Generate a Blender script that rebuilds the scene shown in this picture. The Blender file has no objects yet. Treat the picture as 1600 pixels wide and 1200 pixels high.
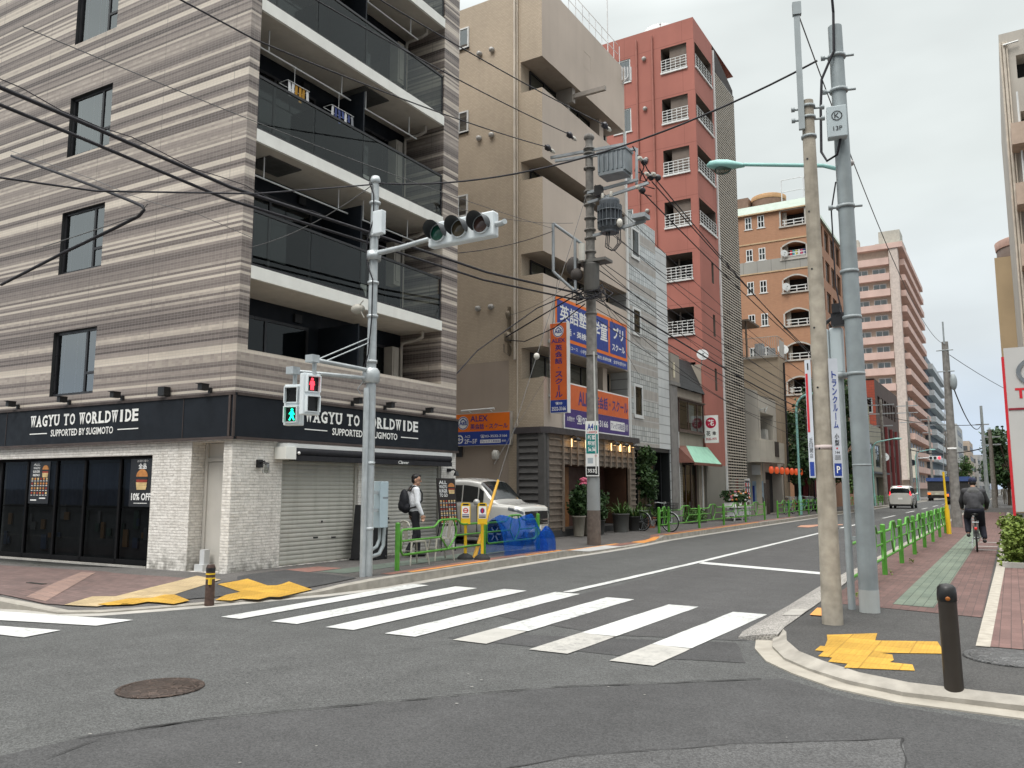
import bpy, bmesh, math, random
from mathutils import Vector, Matrix, noise as mnoise
R = math.radians
random.seed(7)
scene = bpy.context.scene
COL = scene.collection

# ---------------------------------------------------------------- camera
# world: Y runs along the street, X across it (camera at X = 0), Z up, road surface at Z = 0
cam_data = bpy.data.cameras.new('camera')
cam = bpy.data.objects.new('camera', cam_data); COL.objects.link(cam)
cam_data.sensor_width = 36.0; cam_data.lens = 1270 / 1600 * 36
cam_data.clip_start = 0.05; cam_data.clip_end = 5000
cam.location = (0, 0, 1.6); cam.rotation_euler = (R(90 + 7.3137), 0, R(31.349))
scene.camera = cam
scene.render.resolution_x, scene.render.resolution_y = 1024, 768

# ---------------------------------------------------------------- exposure, sky, sun (bright overcast day)
scene.view_settings.view_transform = 'Standard'; scene.view_settings.look = 'None'
scene.view_settings.exposure = 0.50; scene.view_settings.gamma = 1.0
SUN_EL, SUN_AZ = R(58), R(186)          # azimuth clockwise from +Y
world = bpy.data.worlds.new('World'); scene.world = world; world.use_nodes = True
def setup_world():
    nt = world.node_tree; nt.nodes.clear(); L = nt.links.new
    out = nt.nodes.new('ShaderNodeOutputWorld'); bg = nt.nodes.new('ShaderNodeBackground')
    bg.inputs['Strength'].default_value = 0.1
    sky = nt.nodes.new('ShaderNodeTexSky'); sky.sky_type = 'NISHITA'; sky.sun_disc = False
    sky.sun_elevation = SUN_EL; sky.sun_rotation = SUN_AZ; sky.air_density = 1.2; sky.dust_density = 2.0
    tc = nt.nodes.new('ShaderNodeTexCoord'); sep = nt.nodes.new('ShaderNodeSeparateXYZ')
    L(tc.outputs['Generated'], sep.inputs[0])
    # an overcast layer: about three times brighter overhead than at the horizon, with soft mottling
    ramp = nt.nodes.new('ShaderNodeValToRGB')
    e = ramp.color_ramp.elements
    e[0].position = 0.0; e[0].color = (.44, .53, .66, 1)
    e[1].position = 1.0; e[1].color = (2.62, 2.58, 2.52, 1)
    for p, c in ((.07, (.50, .58, .68, 1)), (.16, (.515, .555, .575, 1)), (.34, (.54, .575, .565, 1)), (.52, (.60, .635, .625, 1)), (.72, (1.75, 1.78, 1.76, 1))):
        q = e.new(p); q.color = c
    L(sep.outputs['Z'], ramp.inputs[0])
    mp = nt.nodes.new('ShaderNodeMapping'); mp.inputs['Scale'].default_value = (1.1, 1.1, 3.2)
    L(tc.outputs['Generated'], mp.inputs[0])
    nz = nt.nodes.new('ShaderNodeTexNoise'); nz.inputs['Scale'].default_value = 2.1; nz.inputs['Detail'].default_value = 4; nz.inputs['Roughness'].default_value = .5
    L(mp.outputs[0], nz.inputs['Vector'])
    mr = nt.nodes.new('ShaderNodeMapRange'); mr.inputs['From Min'].default_value = .32; mr.inputs['From Max'].default_value = .66
    mr.inputs['To Min'].default_value = 8.7; mr.inputs['To Max'].default_value = 11.3
    L(nz.outputs['Fac'], mr.inputs['Value'])
    vm = nt.nodes.new('ShaderNodeVectorMath'); vm.operation = 'SCALE'
    L(ramp.outputs[0], vm.inputs[0]); L(mr.outputs[0], vm.inputs['Scale'])
    dt = nt.nodes.new('ShaderNodeVectorMath'); dt.operation = 'DOT_PRODUCT'; dt.inputs[1].default_value = (.45, -.80, -.55); L(tc.outputs['Generated'], dt.inputs[0])  # dim bank added low behind the camera, darkens window reflections and deepens contrast
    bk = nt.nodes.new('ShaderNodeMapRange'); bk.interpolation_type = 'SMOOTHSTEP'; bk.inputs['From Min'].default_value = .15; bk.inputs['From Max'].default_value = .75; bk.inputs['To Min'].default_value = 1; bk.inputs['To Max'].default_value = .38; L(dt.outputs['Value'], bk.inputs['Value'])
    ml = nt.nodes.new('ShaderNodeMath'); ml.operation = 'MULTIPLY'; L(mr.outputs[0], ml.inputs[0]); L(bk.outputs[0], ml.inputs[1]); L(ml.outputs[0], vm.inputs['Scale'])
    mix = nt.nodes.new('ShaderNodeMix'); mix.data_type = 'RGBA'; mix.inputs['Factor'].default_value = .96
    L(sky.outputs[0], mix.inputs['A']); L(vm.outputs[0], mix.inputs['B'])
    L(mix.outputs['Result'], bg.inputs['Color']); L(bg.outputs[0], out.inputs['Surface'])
setup_world()
sd = bpy.data.lights.new('sun', 'SUN'); sd.energy = 1.5; sd.angle = R(26); sd.color = (1, .97, .92)
sun = bpy.data.objects.new('sun', sd); COL.objects.link(sun)
sun.rotation_euler = (R(90) - SUN_EL, 0, -SUN_AZ + math.pi)
sun.location = (20, -20, 60)

# ---------------------------------------------------------------- node helpers and materials
class NT:
    def __init__(s, name):
        s.m = bpy.data.materials.new(name); s.m.use_nodes = True
        s.t = s.m.node_tree; s.b = s.t.nodes['Principled BSDF']
        s._pos = None
    def n(s, typ, **kw):
        nd = s.t.nodes.new('ShaderNode' + typ)
        for k, v in kw.items():
            if k.startswith('_'): setattr(nd, k[1:], v)
        for k, v in kw.items():
            if k.startswith('_'): continue
            key = int(k[1:]) if k[0] == 'i' and k[1:].isdigit() else k.replace('__', ' ')
            s.set(nd.inputs[key], v)
        return nd
    def set(s, sock, v):
        if isinstance(v, bpy.types.NodeSocket): s.t.links.new(v, sock)
        else: sock.default_value = v
    @property
    def pos(s):
        if s._pos is None: s._pos = s.n('NewGeometry').outputs['Position']
        return s._pos
    def obj(s): return s.n('TexCoord').outputs['Object']
    def xyz(s, v=None): return s.n('SeparateXYZ', i0=v or s.pos).outputs
    def math(s, op, a, b=0.0, c=0.0):
        return s.n('Math', _operation=op, i0=a, i1=b, i2=c).outputs[0]
    def noise(s, scale, detail=3, vec=None, rough=.5, dim='3D'):
        return s.n('TexNoise', Vector=vec or s.pos, Scale=scale, Detail=detail, Roughness=rough).outputs['Fac']
    def rng(s, v, a, b, c, d):
        return s.n('MapRange', Value=v, From__Min=a, From__Max=b, To__Min=c, To__Max=d).outputs[0]
    def mix(s, f, a, b, mode='MIX'):
        nd = s.n('Mix', _data_type='RGBA', _blend_type=mode)
        s.set(nd.inputs['Factor'], f)
        for k, v in (('A', a), ('B', b)):
            s.set(nd.inputs[k], tuple(v) + (1,) if isinstance(v, (tuple, list)) and len(v) == 3 else v)
        return nd.outputs['Result']
    def scale(s, col, f):
        return s.mix(1.0, col, s.n('CombineXYZ', i0=f, i1=f, i2=f).outputs[0], 'MULTIPLY')
    def bump(s, h, strength=.3, dist=.01):
        nb = s.n('Bump', Strength=strength, Distance=dist, Height=h)
        s.set(s.b.inputs['Normal'], nb.outputs[0])
    def fin(s, col, rough=.7, metal=0, spec=.5):
        s.set(s.b.inputs['Base Color'], tuple(col) + (1,) if isinstance(col, (tuple, list)) and len(col) == 3 else col)
        s.set(s.b.inputs['Roughness'], rough); s.set(s.b.inputs['Metallic'], metal)
        s.set(s.b.inputs['Specular IOR Level'], spec)
        return s.m

_mc = {}
def mat(name, col, rough=.7, metal=0, var=.12, vs=3.0, bump=0, bs=40, spec=.4, grime=0):
    """plain painted / cast material with soft tonal variation, wear speckle and optional streaky dirt"""
    if name in _mc: return _mc[name]
    t = NT(name)
    f = t.rng(t.noise(vs, 4), .3, .7, 1 - var, 1 + var)
    c = t.scale(tuple(col), f)
    if grime:
        mp = t.n('Mapping', Vector=t.pos, Scale=(5, 5, .5)).outputs[0]
        g = t.rng(t.noise(1.2, 4, mp), .52, .78, 0, grime)
        c = t.mix(g, c, (col[0] * .42, col[1] * .39, col[2] * .34))
    r = t.rng(t.noise(vs * 2.3, 2), .3, .7, max(.02, rough - .1), min(1, rough + .1))
    if bump: t.bump(t.noise(bs, 3), bump, .01)
    _mc[name] = t.fin(c, r, metal, spec)
    return _mc[name]
def emis(name, col, strength, base=(.02, .02, .02)):
    if name in _mc: return _mc[name]
    t = NT(name); t.b.inputs['Emission Color'].default_value = tuple(col) + (1,); t.b.inputs['Emission Strength'].default_value = strength
    t.b.inputs['Roughness'].default_value = .4
    _mc[name] = t.fin(base, .4); return _mc[name]
def glass(name, tint=(.5, .55, .55), through=.6, ior=1.6, gloss=.04, wav=0):
    """a real pane: part clear, part mirror by Fresnel"""
    if name in _mc: return _mc[name]
    t = NT(name); nt = t.t; nt.nodes.remove(t.b)
    out = [n for n in nt.nodes if n.type == 'OUTPUT_MATERIAL'][0]
    tr = t.n('BsdfTransparent', Color=tuple(c * through for c in tint) + (1,))
    gl = t.n('BsdfGlossy', Roughness=gloss, Color=(.92, .96, .97, 1))
    fr = t.n('Fresnel', IOR=ior)
    if wav:
        nb = t.n('Bump', Strength=wav, Distance=.02, Height=t.noise(1.3, 1))
        nt.links.new(nb.outputs[0], gl.inputs['Normal'])
    mx = t.n('MixShader', i0=fr.outputs[0], i1=tr.outputs[0], i2=gl.outputs[0])
    nt.links.new(mx.outputs[0], out.inputs['Surface'])
    _mc[name] = t.m; return t.m

def lines(t, coord, pitch, width, off=0.0):
    """1 on thin lines repeating every pitch"""
    f = t.math('FRACT', t.math('DIVIDE', t.math('ADD', coord, off), pitch))
    return t.math('LESS_THAN', f, width / pitch)
def mx2(t, a, b): return t.math('MAXIMUM', a, b)

# striped mosaic tile of the corner building
def m_tile():
    t = NT('striped_mosaic_tile'); x, y, z = t.xyz()
    row = t.math('FLOOR', t.math('DIVIDE', z, .05))
    def w(mult, seed):
        return t.n('TexWhiteNoise', _noise_dimensions='1D', W=t.math('ADD', t.math('FLOOR', t.math('MULTIPLY', row, mult)), seed)).outputs['Value']
    def sm(scale, seed):
        return t.n('TexNoise', _noise_dimensions='1D', W=t.math('ADD', row, seed), Scale=scale, Detail=2).outputs['Fac']
    f = t.math('ADD', t.math('MULTIPLY', w(1, 3), .46), t.math('MULTIPLY', w(.5, 11.5), .30))
    f = t.math('ADD', f, t.math('MULTIPLY', sm(.16, 5), .48))
    u = t.math('ADD', x, y)
    tile = t.n('TexWhiteNoise', _noise_dimensions='2D', Vector=t.n('CombineXYZ', i0=t.math('FLOOR', t.math('DIVIDE', u, .1)), i1=row).outputs[0]).outputs['Value']
    f = t.math('ADD', f, t.math('MULTIPLY', t.math('SUBTRACT', tile, .5), .045))
    rp = t.n('ValToRGB', Fac=f); e = rp.color_ramp.elements
    e[0].position = .30; e[0].color = (.092, .073, .067, 1); e[1].position = 1.0; e[1].color = (.63, .56, .475, 1)
    q = e.new(.50); q.color = (.165, .136, .123, 1); q = e.new(.68); q.color = (.285, .241, .213, 1); q = e.new(.78); q.color = (.51, .445, .375, 1)
    g = mx2(t, lines(t, z, .05, .006), lines(t, u, .1, .006))
    c = t.mix(t.math('MULTIPLY', g, .55), rp.outputs[0], (.36, .33, .30))
    jt = mx2(t, lines(t, t.math('ADD', x, 100), 2.05, .016, .3), lines(t, z, 2.66, .014, 2.40))
    c = t.mix(t.math('MULTIPLY', jt, .45), c, (.08, .07, .065))
    c = t.scale(c, t.rng(t.noise(.6, 3), .3, .7, .93, 1.07))
    t.bump(t.math('SUBTRACT', 1.0, g), .25, .003)
    return t.fin(c, .5, 0, .4)
# white split-face stone
def m_stone():
    t = NT('white_split_stone'); x, y, z = t.xyz()
    v = t.n('CombineXYZ', i0=t.math('ADD', x, y), i1=z, i2=0.0).outputs[0]
    br = t.n('TexBrick', Vector=v, Color1=(.80, .77, .72, 1), Color2=(.70, .67, .62, 1), Mortar=(.46, .43, .39, 1), Scale=1.0, Mortar__Size=.003, Mortar__Smooth=.6, Bias=0.0, Brick__Width=.21, Row__Height=.052)
    br.offset = .5; br.squash = .7; br.squash_frequency = 3
    n1 = t.noise(14, 4); n2 = t.noise(70, 3)
    c = t.scale(br.outputs['Color'], t.rng(n1, .3, .75, .86, 1.1))
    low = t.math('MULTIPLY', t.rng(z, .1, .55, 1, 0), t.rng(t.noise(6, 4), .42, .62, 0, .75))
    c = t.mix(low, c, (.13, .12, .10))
    st = t.rng(t.noise(1.0, 4, t.n('Mapping', Vector=t.pos, Scale=(9, 9, .7)).outputs[0]), .55, .8, 0, .3)
    c = t.mix(st, c, (.30, .27, .22))
    h = t.math('ADD', t.math('MULTIPLY', br.outputs['Fac'], -.7), t.math('ADD', t.math('MULTIPLY', n1, .9), t.math('MULTIPLY', n2, .25)))
    t.bump(h, .9, .022)
    return t.fin(c, .85, 0, .25)
# generic small wall tile / brick with joints; u = x + y so it works on both street-aligned faces
def m_brick(name, c1, c2, mortar, bw, rh, ms, bump=.2, rough=.7, streak=.25, var=.08):
    if name in _mc: return _mc[name]
    t = NT(name); x, y, z = t.xyz()
    v = t.n('CombineXYZ', i0=t.math('ADD', x, y), i1=z, i2=0.0).outputs[0]
    br = t.n('TexBrick', Vector=v, Color1=tuple(c1) + (1,), Color2=tuple(c2) + (1,), Mortar=tuple(mortar) + (1,), Scale=1.0, Mortar__Size=ms, Mortar__Smooth=.3, Bias=0.0, Brick__Width=bw, Row__Height=rh)
    c = t.scale(br.outputs['Color'], t.rng(t.noise(.5, 4), .3, .7, 1 - var, 1 + var))
    if streak:
        s = t.rng(t.noise(1.0, 4, t.n('Mapping', Vector=t.pos, Scale=(3, 3, .22)).outputs[0]), .5, .8, 0, streak)
        c = t.mix(s, c, tuple(k * .45 for k in c1))
    t.bump(t.math('MULTIPLY', br.outputs['Fac'], -1.0), bump, .004)
    _mc[name] = t.fin(c, rough, 0, .35); return _mc[name]
# painted render with floor joints
def m_stucco(name, col, zp, zo, streak=.3, line=.02):
    if name in _mc: return _mc[name]
    t = NT(name); x, y, z = t.xyz()
    c = t.scale(tuple(col), t.rng(t.noise(.45, 4), .3, .7, .9, 1.1))
    s = t.rng(t.noise(1.0, 5, t.n('Mapping', Vector=t.pos, Scale=(2.2, 2.2, .12)).outputs[0]), .48, .8, 0, streak)
    c = t.mix(s, c, tuple(k * .5 for k in col))
    if zp:
        j = mx2(t, lines(t, z, zp, line, zo), lines(t, t.math('ADD', x, y), 3.1, line * .7, .4))
        c = t.mix(t.math('MULTIPLY', j, .45), c, tuple(k * .35 for k in col))
    t.bump(t.noise(25, 4), .15, .01)
    _mc[name] = t.fin(c, .8, 0, .3); return _mc[name]
def m_asphalt(name, base, speck=.5, tint=(1, 1, 1), seed=0.0):
    t = NT(name); p = t.n('VectorMath', _operation='ADD', i0=t.pos, i1=(seed, seed * 1.7, 0)).outputs[0]
    big = t.rng(t.noise(.28, 5, p, .6), .3, .7, .91, 1.08)
    mid = t.rng(t.noise(2.6, 4, p), .3, .7, .9, 1.1)
    vor = t.n('TexVoronoi', Vector=p, Scale=95.0).outputs['Color']
    sp = t.rng(t.n('SeparateColor', i0=vor).outputs[0], 0, 1, 1 - speck, 1 + speck)
    fine = t.rng(t.noise(160, 2, p), .25, .75, .72, 1.3)
    lane = t.rng(t.noise(1.0, 3, t.n('Mapping', Vector=p, Scale=(1.5, .05, 1)).outputs[0]), .3, .7, .93, 1.06)
    f = t.math('MULTIPLY', t.math('MULTIPLY', big, mid), t.math('MULTIPLY', t.math('MULTIPLY', sp, fine), lane))
    c = t.scale(tuple(base * k for k in tint), f)
    t.bump(t.math('ADD', t.n('SeparateColor', i0=vor).outputs[1], t.noise(160, 2, p)), .55, .006)
    return t.fin(c, .82, 0, .35)
def m_paint(name, col, worn=.35):
    t = NT(name)
    w = t.math('MULTIPLY', t.rng(t.noise(11, 9, rough=.82), .47, .60, 0, 1), t.rng(t.noise(1.1, 4), .42, .60, .06, 1))
    w = mx2(t, w, t.rng(t.math('ABSOLUTE', t.math('SUBTRACT', t.noise(2.2, 5), .5)), .0, .005, .8, 0))
    c = t.scale(tuple(col), t.rng(t.noise(3, 4), .3, .7, .88, 1.06))
    c = t.mix(t.math('MULTIPLY', w, worn), c, (.13, .13, .13))
    t.bump(t.noise(130, 2), .35, .004)
    return t.fin(c, .6, 0, .35)
def m_paver(name, c1, c2, mortar, bw, rh, rot=False, ms=.004):
    t = NT(name); x, y, z = t.xyz()
    v = t.n('CombineXYZ', i0=y if rot else x, i1=x if rot else y, i2=0.0).outputs[0]
    br = t.n('TexBrick', Vector=v, Color1=tuple(c1) + (1,), Color2=tuple(c2) + (1,), Mortar=tuple(mortar) + (1,), Scale=1.0, Mortar__Size=ms, Mortar__Smooth=.2, Bias=0.0, Brick__Width=bw, Row__Height=rh)
    c = t.scale(br.outputs['Color'], t.math('MULTIPLY', t.rng(t.noise(1.0, 5, rough=.65), .3, .7, .80, 1.16), t.rng(t.noise(70, 3), .3, .7, .86, 1.14)))
    t.bump(t.math('ADD', t.math('MULTIPLY', br.outputs['Fac'], -1.0), t.math('MULTIPLY', t.noise(90, 2), .35)), .5, .006)
    return t.fin(c, .8, 0, .3)
def m_leaf(name, a, b, rough=.55):
    if name in _mc: return _mc[name]
    t = NT(name)
    rnd = t.n('NewGeometry').outputs['Random Per Island']
    c = t.mix(rnd, a, b)
    c = t.scale(c, t.rng(t.noise(1.4, 3), .3, .7, .7, 1.3))
    t.b.inputs['Transmission Weight'].default_value = 0.0
    t.b.inputs['Subsurface Weight'].default_value = 0.0
    _mc[name] = t.fin(c, rough, 0, .3); return _mc[name]

TILE = m_tile(); STONE = m_stone()
ASPH = m_asphalt('old_asphalt', .078, .42, (1, 1.02, 1.0))
ASPH2 = m_asphalt('newer_asphalt', .057, .34, (1, 1, 1.01), 13.0)
ASPH3 = m_asphalt('footway_asphalt', .058, .4, (1.02, 1, .97), 41.0)
CONC = mat('concrete', (.36, .345, .315), .85, var=.16, bump=.25, bs=60, grime=.35)
KERB = mat('kerb_stone', (.30, .28, .245), .88, var=.2, vs=5, bump=.3, bs=70, grime=.25)
GRAVEL = m_asphalt('exposed_aggregate', .27, .55, (1, .95, .88), 77.0)
WHITEP = m_paint('road_paint_white', (.56, .57, .555), .62)
GREYP = m_paint('road_paint_dull', (.42, .41, .38), .55)
ORANGEP = m_paint('road_paint_orange', (.72, .30, .07), .5)
GALV = mat('galvanised_steel', (.46, .49, .50), .45, .55, var=.14, vs=6)
ZINC = mat('grey_painted_steel', (.30, .335, .345), .5, .1, var=.1, vs=4, grime=.2)
SIGW = mat('signal_housing_white', (.66, .71, .73), .45, 0, var=.06, grime=.15)
GREEN = mat('green_rail_paint', (.085, .29, .035), .42, 0, var=.16, vs=8, grime=.25)
TEAL = mat('teal_lamp_paint', (.24, .47, .44), .4, 0, var=.08)
BLACK = mat('black_plastic', (.016, .016, .017), .45, 0, var=.2)
RUBBER = mat('rubber', (.022, .022, .023), .8, 0, var=.2)
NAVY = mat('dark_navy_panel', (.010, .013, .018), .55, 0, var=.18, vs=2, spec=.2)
DKFRAME = mat('dark_bronze_frame', (.030, .030, .033), .35, .2, var=.12)
ALU = mat('white_aluminium', (.66, .67, .66), .4, .1, var=.06)
CREAM = mat('cream_fascia', (.80, .80, .75), .7, 0, var=.05, grime=.10)
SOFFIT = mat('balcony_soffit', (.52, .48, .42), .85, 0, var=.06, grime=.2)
YELLOW = mat('yellow_plastic', (.72, .46, .02), .45, 0, var=.08)
WIREM = mat('cable_sheath', (.014, .013, .018), .6, 0, var=.1)
WIREG = mat('grey_stay_wire', (.12, .12, .12), .5, .4, var=.1)
PANE = glass('window_pane', (.90, .97, .97), .95, 3.2, .015, .06)
PANE_DK = glass('dark_window_pane', (.55, .6, .6), .8, 1.42, .03, .06)
SMOKE = glass('smoked_balcony_glass', (.64, .70, .66), .92, 1.5, .02, .02)
CURT = mat('white_net_curtain', (.82, .85, .84), .9, 0, var=.08)
CURT_B = mat('blue_grey_curtain', (.04, .05, .075), .9, 0, var=.2)
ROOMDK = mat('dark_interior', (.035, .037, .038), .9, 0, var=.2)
REDP = mat('sign_red', (.55, .025, .035), .4, 0, var=.05)
WHITES = mat('sign_white', (.78, .78, .76), .4, 0, var=.04)
ORANGES = mat('sign_orange', (.78, .17, .015), .4, 0, var=.06)
BLUES = mat('sign_blue', (.02, .05, .27), .4, 0, var=.06)
PURPLES = mat('sign_indigo', (.06, .035, .18), .4, 0, var=.06)
TEALS = mat('sign_teal', (.0, .20, .19), .4, 0, var=.06)
TERRA = mat('terracotta', (.33, .13, .07), .8, 0, var=.15, bump=.15)
# ---------------------------------------------------------------- mesh helpers
class MB:
    """collects geometry for ONE mesh object (one part), with a material index per face"""
    def __init__(s): s.v = []; s.f = []; s.mi = []; s.sm = []
    def add(s, vs, fs, mi=0, smooth=False):
        o = len(s.v); s.v += [tuple(p) for p in vs]
        for f in fs: s.f.append([i + o for i in f]); s.mi.append(mi); s.sm.append(smooth)
        return s
    def quad(s, a, b, c, d, mi=0): return s.add([a, b, c, d], [(0, 1, 2, 3)], mi)
    def poly(s, pts, mi=0): return s.add(pts, [tuple(range(len(pts)))], mi)
    def box(s, x0, x1, y0, y1, z0, z1, mi=0):
        v = [(x0, y0, z0), (x1, y0, z0), (x1, y1, z0), (x0, y1, z0), (x0, y0, z1), (x1, y0, z1), (x1, y1, z1), (x0, y1, z1)]
        return s.add(v, [(0, 3, 2, 1), (4, 5, 6, 7), (0, 1, 5, 4), (1, 2, 6, 5), (2, 3, 7, 6), (3, 0, 4, 7)], mi)
    def obox(s, c, sx, sy, sz, rz=0, rx=0, ry=0, mi=0):
        m = Matrix.Translation(c) @ Matrix.Rotation(rz, 4, 'Z') @ Matrix.Rotation(ry, 4, 'Y') @ Matrix.Rotation(rx, 4, 'X')
        h = (sx / 2, sy / 2, sz / 2)
        v = [m @ Vector((i * h[0], j * h[1], k * h[2])) for k in (-1, 1) for i, j in ((-1, -1), (1, -1), (1, 1), (-1, 1))]
        return s.add(v, [(0, 3, 2, 1), (4, 5, 6, 7), (0, 1, 5, 4), (1, 2, 6, 5), (2, 3, 7, 6), (3, 0, 4, 7)], mi)
    def tube(s, pts, r, n=10, mi=0, caps=True, smooth=True):
        pts = [Vector(p) for p in pts]; k = len(pts)
        rs = r if isinstance(r, (list, tuple)) else [r] * k
        rings = []; up = None
        for i, p in enumerate(pts):
            d = (pts[min(i + 1, k - 1)] - pts[max(i - 1, 0)]).normalized()
            if up is None:
                up = Vector((0, 0, 1)) if abs(d.z) < .9 else Vector((1, 0, 0))
            a = d.cross(up)
            if a.length < 1e-5: a = d.orthogonal()
            a.normalize(); b = a.cross(d).normalized(); up = b
            rings.append([p + (a * math.cos(2 * math.pi * j / n) + b * math.sin(2 * math.pi * j / n)) * rs[i] for j in range(n)])
        v = [q for rg in rings for q in rg]; f = []
        for i in range(k - 1):
            for j in range(n):
                f.append((i * n + j, i * n + (j + 1) % n, (i + 1) * n + (j + 1) % n, (i + 1) * n + j))
        s.add(v, f, mi, smooth)
        if caps:
            s.add(rings[0], [tuple(range(n))[::-1]], mi); s.add(rings[-1], [tuple(range(n))], mi)
        return s
    def cyl(s, p0, p1, r0, r1=None, n=16, mi=0): return s.tube([p0, p1], [r0, r0 if r1 is None else r1], n, mi)
    def lathe(s, c, prof, n=20, mi=0, axis=(0, 0, 1), smooth=True):
        ax = Vector(axis).normalized(); a = ax.orthogonal().normalized(); b = ax.cross(a); c = Vector(c)
        v = [c + ax * z + (a * math.cos(2 * math.pi * j / n) + b * math.sin(2 * math.pi * j / n)) * r for r, z in prof for j in range(n)]
        f = [(i * n + j, i * n + (j + 1) % n, (i + 1) * n + (j + 1) % n, (i + 1) * n + j) for i in range(len(prof) - 1) for j in range(n)]
        s.add(v, f, mi, smooth)
        if prof[0][0] > 1e-4: s.add(v[:n], [tuple(range(n))[::-1]], mi)
        if prof[-1][0] > 1e-4: s.add(v[-n:], [tuple(range(n))], mi)
        return s
    def ell(s, c, rx, ry, rz, n=14, m=8, mi=0, rot=None):
        v = []; c = Vector(c)
        for i in range(m + 1):
            t = math.pi * i / m
            for j in range(n):
                p = Vector((rx * math.sin(t) * math.cos(2 * math.pi * j / n), ry * math.sin(t) * math.sin(2 * math.pi * j / n), rz * math.cos(t)))
                v.append(c + (rot @ p if rot else p))
        f = [(i * n + j, (i + 1) * n + j, (i + 1) * n + (j + 1) % n, i * n + (j + 1) % n) for i in range(m) for j in range(n)]
        return s.add(v, f, mi, True)
    def capsule(s, p0, p1, r0, r1, n=12, mi=0):
        p0, p1 = Vector(p0), Vector(p1); d = (p1 - p0); L = d.length; d.normalize()
        pts = [p0 - d * r0 * .98, p0 - d * r0 * .7, p0 - d * r0 * .3, p0, p1, p1 + d * r1 * .3, p1 + d * r1 * .7, p1 + d * r1 * .98]
        rs = [r0 * .15, r0 * .7, r0 * .95, r0, r1, r1 * .95, r1 * .7, r1 * .15]
        return s.tube(pts, rs, n, mi)
    def prism(s, poly, z0, z1, mi=0):
        """poly: list of (x, y) or (x, y, z) bottoms; flat top at z1 (or z + z1 offset when 3-tuples)"""
        n = len(poly)
        lo = [(p[0], p[1], z0) for p in poly]; hi = [(p[0], p[1], p[2] if len(p) > 2 else z1) for p in poly]
        ar = sum(poly[i][0] * poly[(i + 1) % n][1] - poly[(i + 1) % n][0] * poly[i][1] for i in range(n))
        if ar < 0: lo.reverse(); hi.reverse()
        s.add(lo + hi, [tuple(range(n))[::-1], tuple(range(n, 2 * n))] + [(i, (i + 1) % n, n + (i + 1) % n, n + i) for i in range(n)], mi)
        return s
    def plate(s, poly2, O, u, v, th, mi=0, mi_side=None):
        """extrude a 2D polygon (in u, v axes at origin O) by th along u x v"""
        O, u, v = Vector(O), Vector(u), Vector(v); nrm = u.cross(v).normalized(); n = len(poly2)
        A = [O + u * a + v * b for a, b in poly2]; B = [p + nrm * th for p in A]
        ar = sum(poly2[i][0] * poly2[(i + 1) % n][1] - poly2[(i + 1) % n][0] * poly2[i][1] for i in range(n))
        if ar < 0: A.reverse(); B.reverse()
        s.add(A + B, [tuple(range(n))[::-1], tuple(range(n, 2 * n))], mi)
        s.add(A + B, [(i, (i + 1) % n, n + (i + 1) % n, n + i) for i in range(n)], mi if mi_side is None else mi_side)
        return s

def _world_loc(o):
    p = Vector((0, 0, 0))
    while o is not None: p += o.location; o = o.parent
    return p
def part(name, mb, mats, parent=None, loc=None, bevel=0, sub=0):
    """link an MB as ONE mesh object. Vertices are in world space; the object's origin is its parent's (or loc)."""
    if not isinstance(mats, (list, tuple)): mats = [mats]
    me = bpy.data.meshes.new(name)
    o = bpy.data.objects.new(name, me); COL.objects.link(o)
    if parent is not None: o.parent = parent
    elif loc is not None: o.location = loc
    off = _world_loc(o)
    me.from_pydata([(x - off.x, y - off.y, z - off.z) for x, y, z in mb.v], [], mb.f)
    for m in mats: me.materials.append(m)
    me.polygons.foreach_set('material_index', [min(i, len(mats) - 1) for i in mb.mi])
    me.polygons.foreach_set('use_smooth', mb.sm)
    me.update()
    if bevel:
        md = o.modifiers.new('bevel', 'BEVEL'); md.width = bevel; md.segments = 2; md.limit_method = 'ANGLE'; md.angle_limit = R(40)
    if sub:
        md = o.modifiers.new('sub', 'SUBSURF'); md.levels = sub; md.render_levels = sub
    return o
def tag(o, label=None, cat=None, group=None, kind=None):
    if label: o['label'] = label
    if cat: o['category'] = cat
    if group: o['group'] = group
    if kind: o['kind'] = kind
    return o
def thing(name, loc, label, cat, group=None):
    o = bpy.data.objects.new(name, None); COL.objects.link(o); o.location = loc; o.empty_display_size = .2
    return tag(o, label, cat, group)
def solo(name, mb, mats, label, cat, group=None, loc=None, **k):
    return tag(part(name, mb, mats, None, loc, **k), label, cat, group)
def struct(name, mb, mats, **k): return tag(part(name, mb, mats, **k), kind='structure')
def dup(o, parent=None, loc=None, rz=None, label=None):
    c = o.copy(); COL.objects.link(c)
    if parent is not None: c.parent = parent
    if loc is not None: c.location = loc
    if rz is not None: c.rotation_euler = (0, 0, rz)
    if label: c['label'] = label
    for ch in list(o.children): dup(ch, c)
    return c

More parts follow.
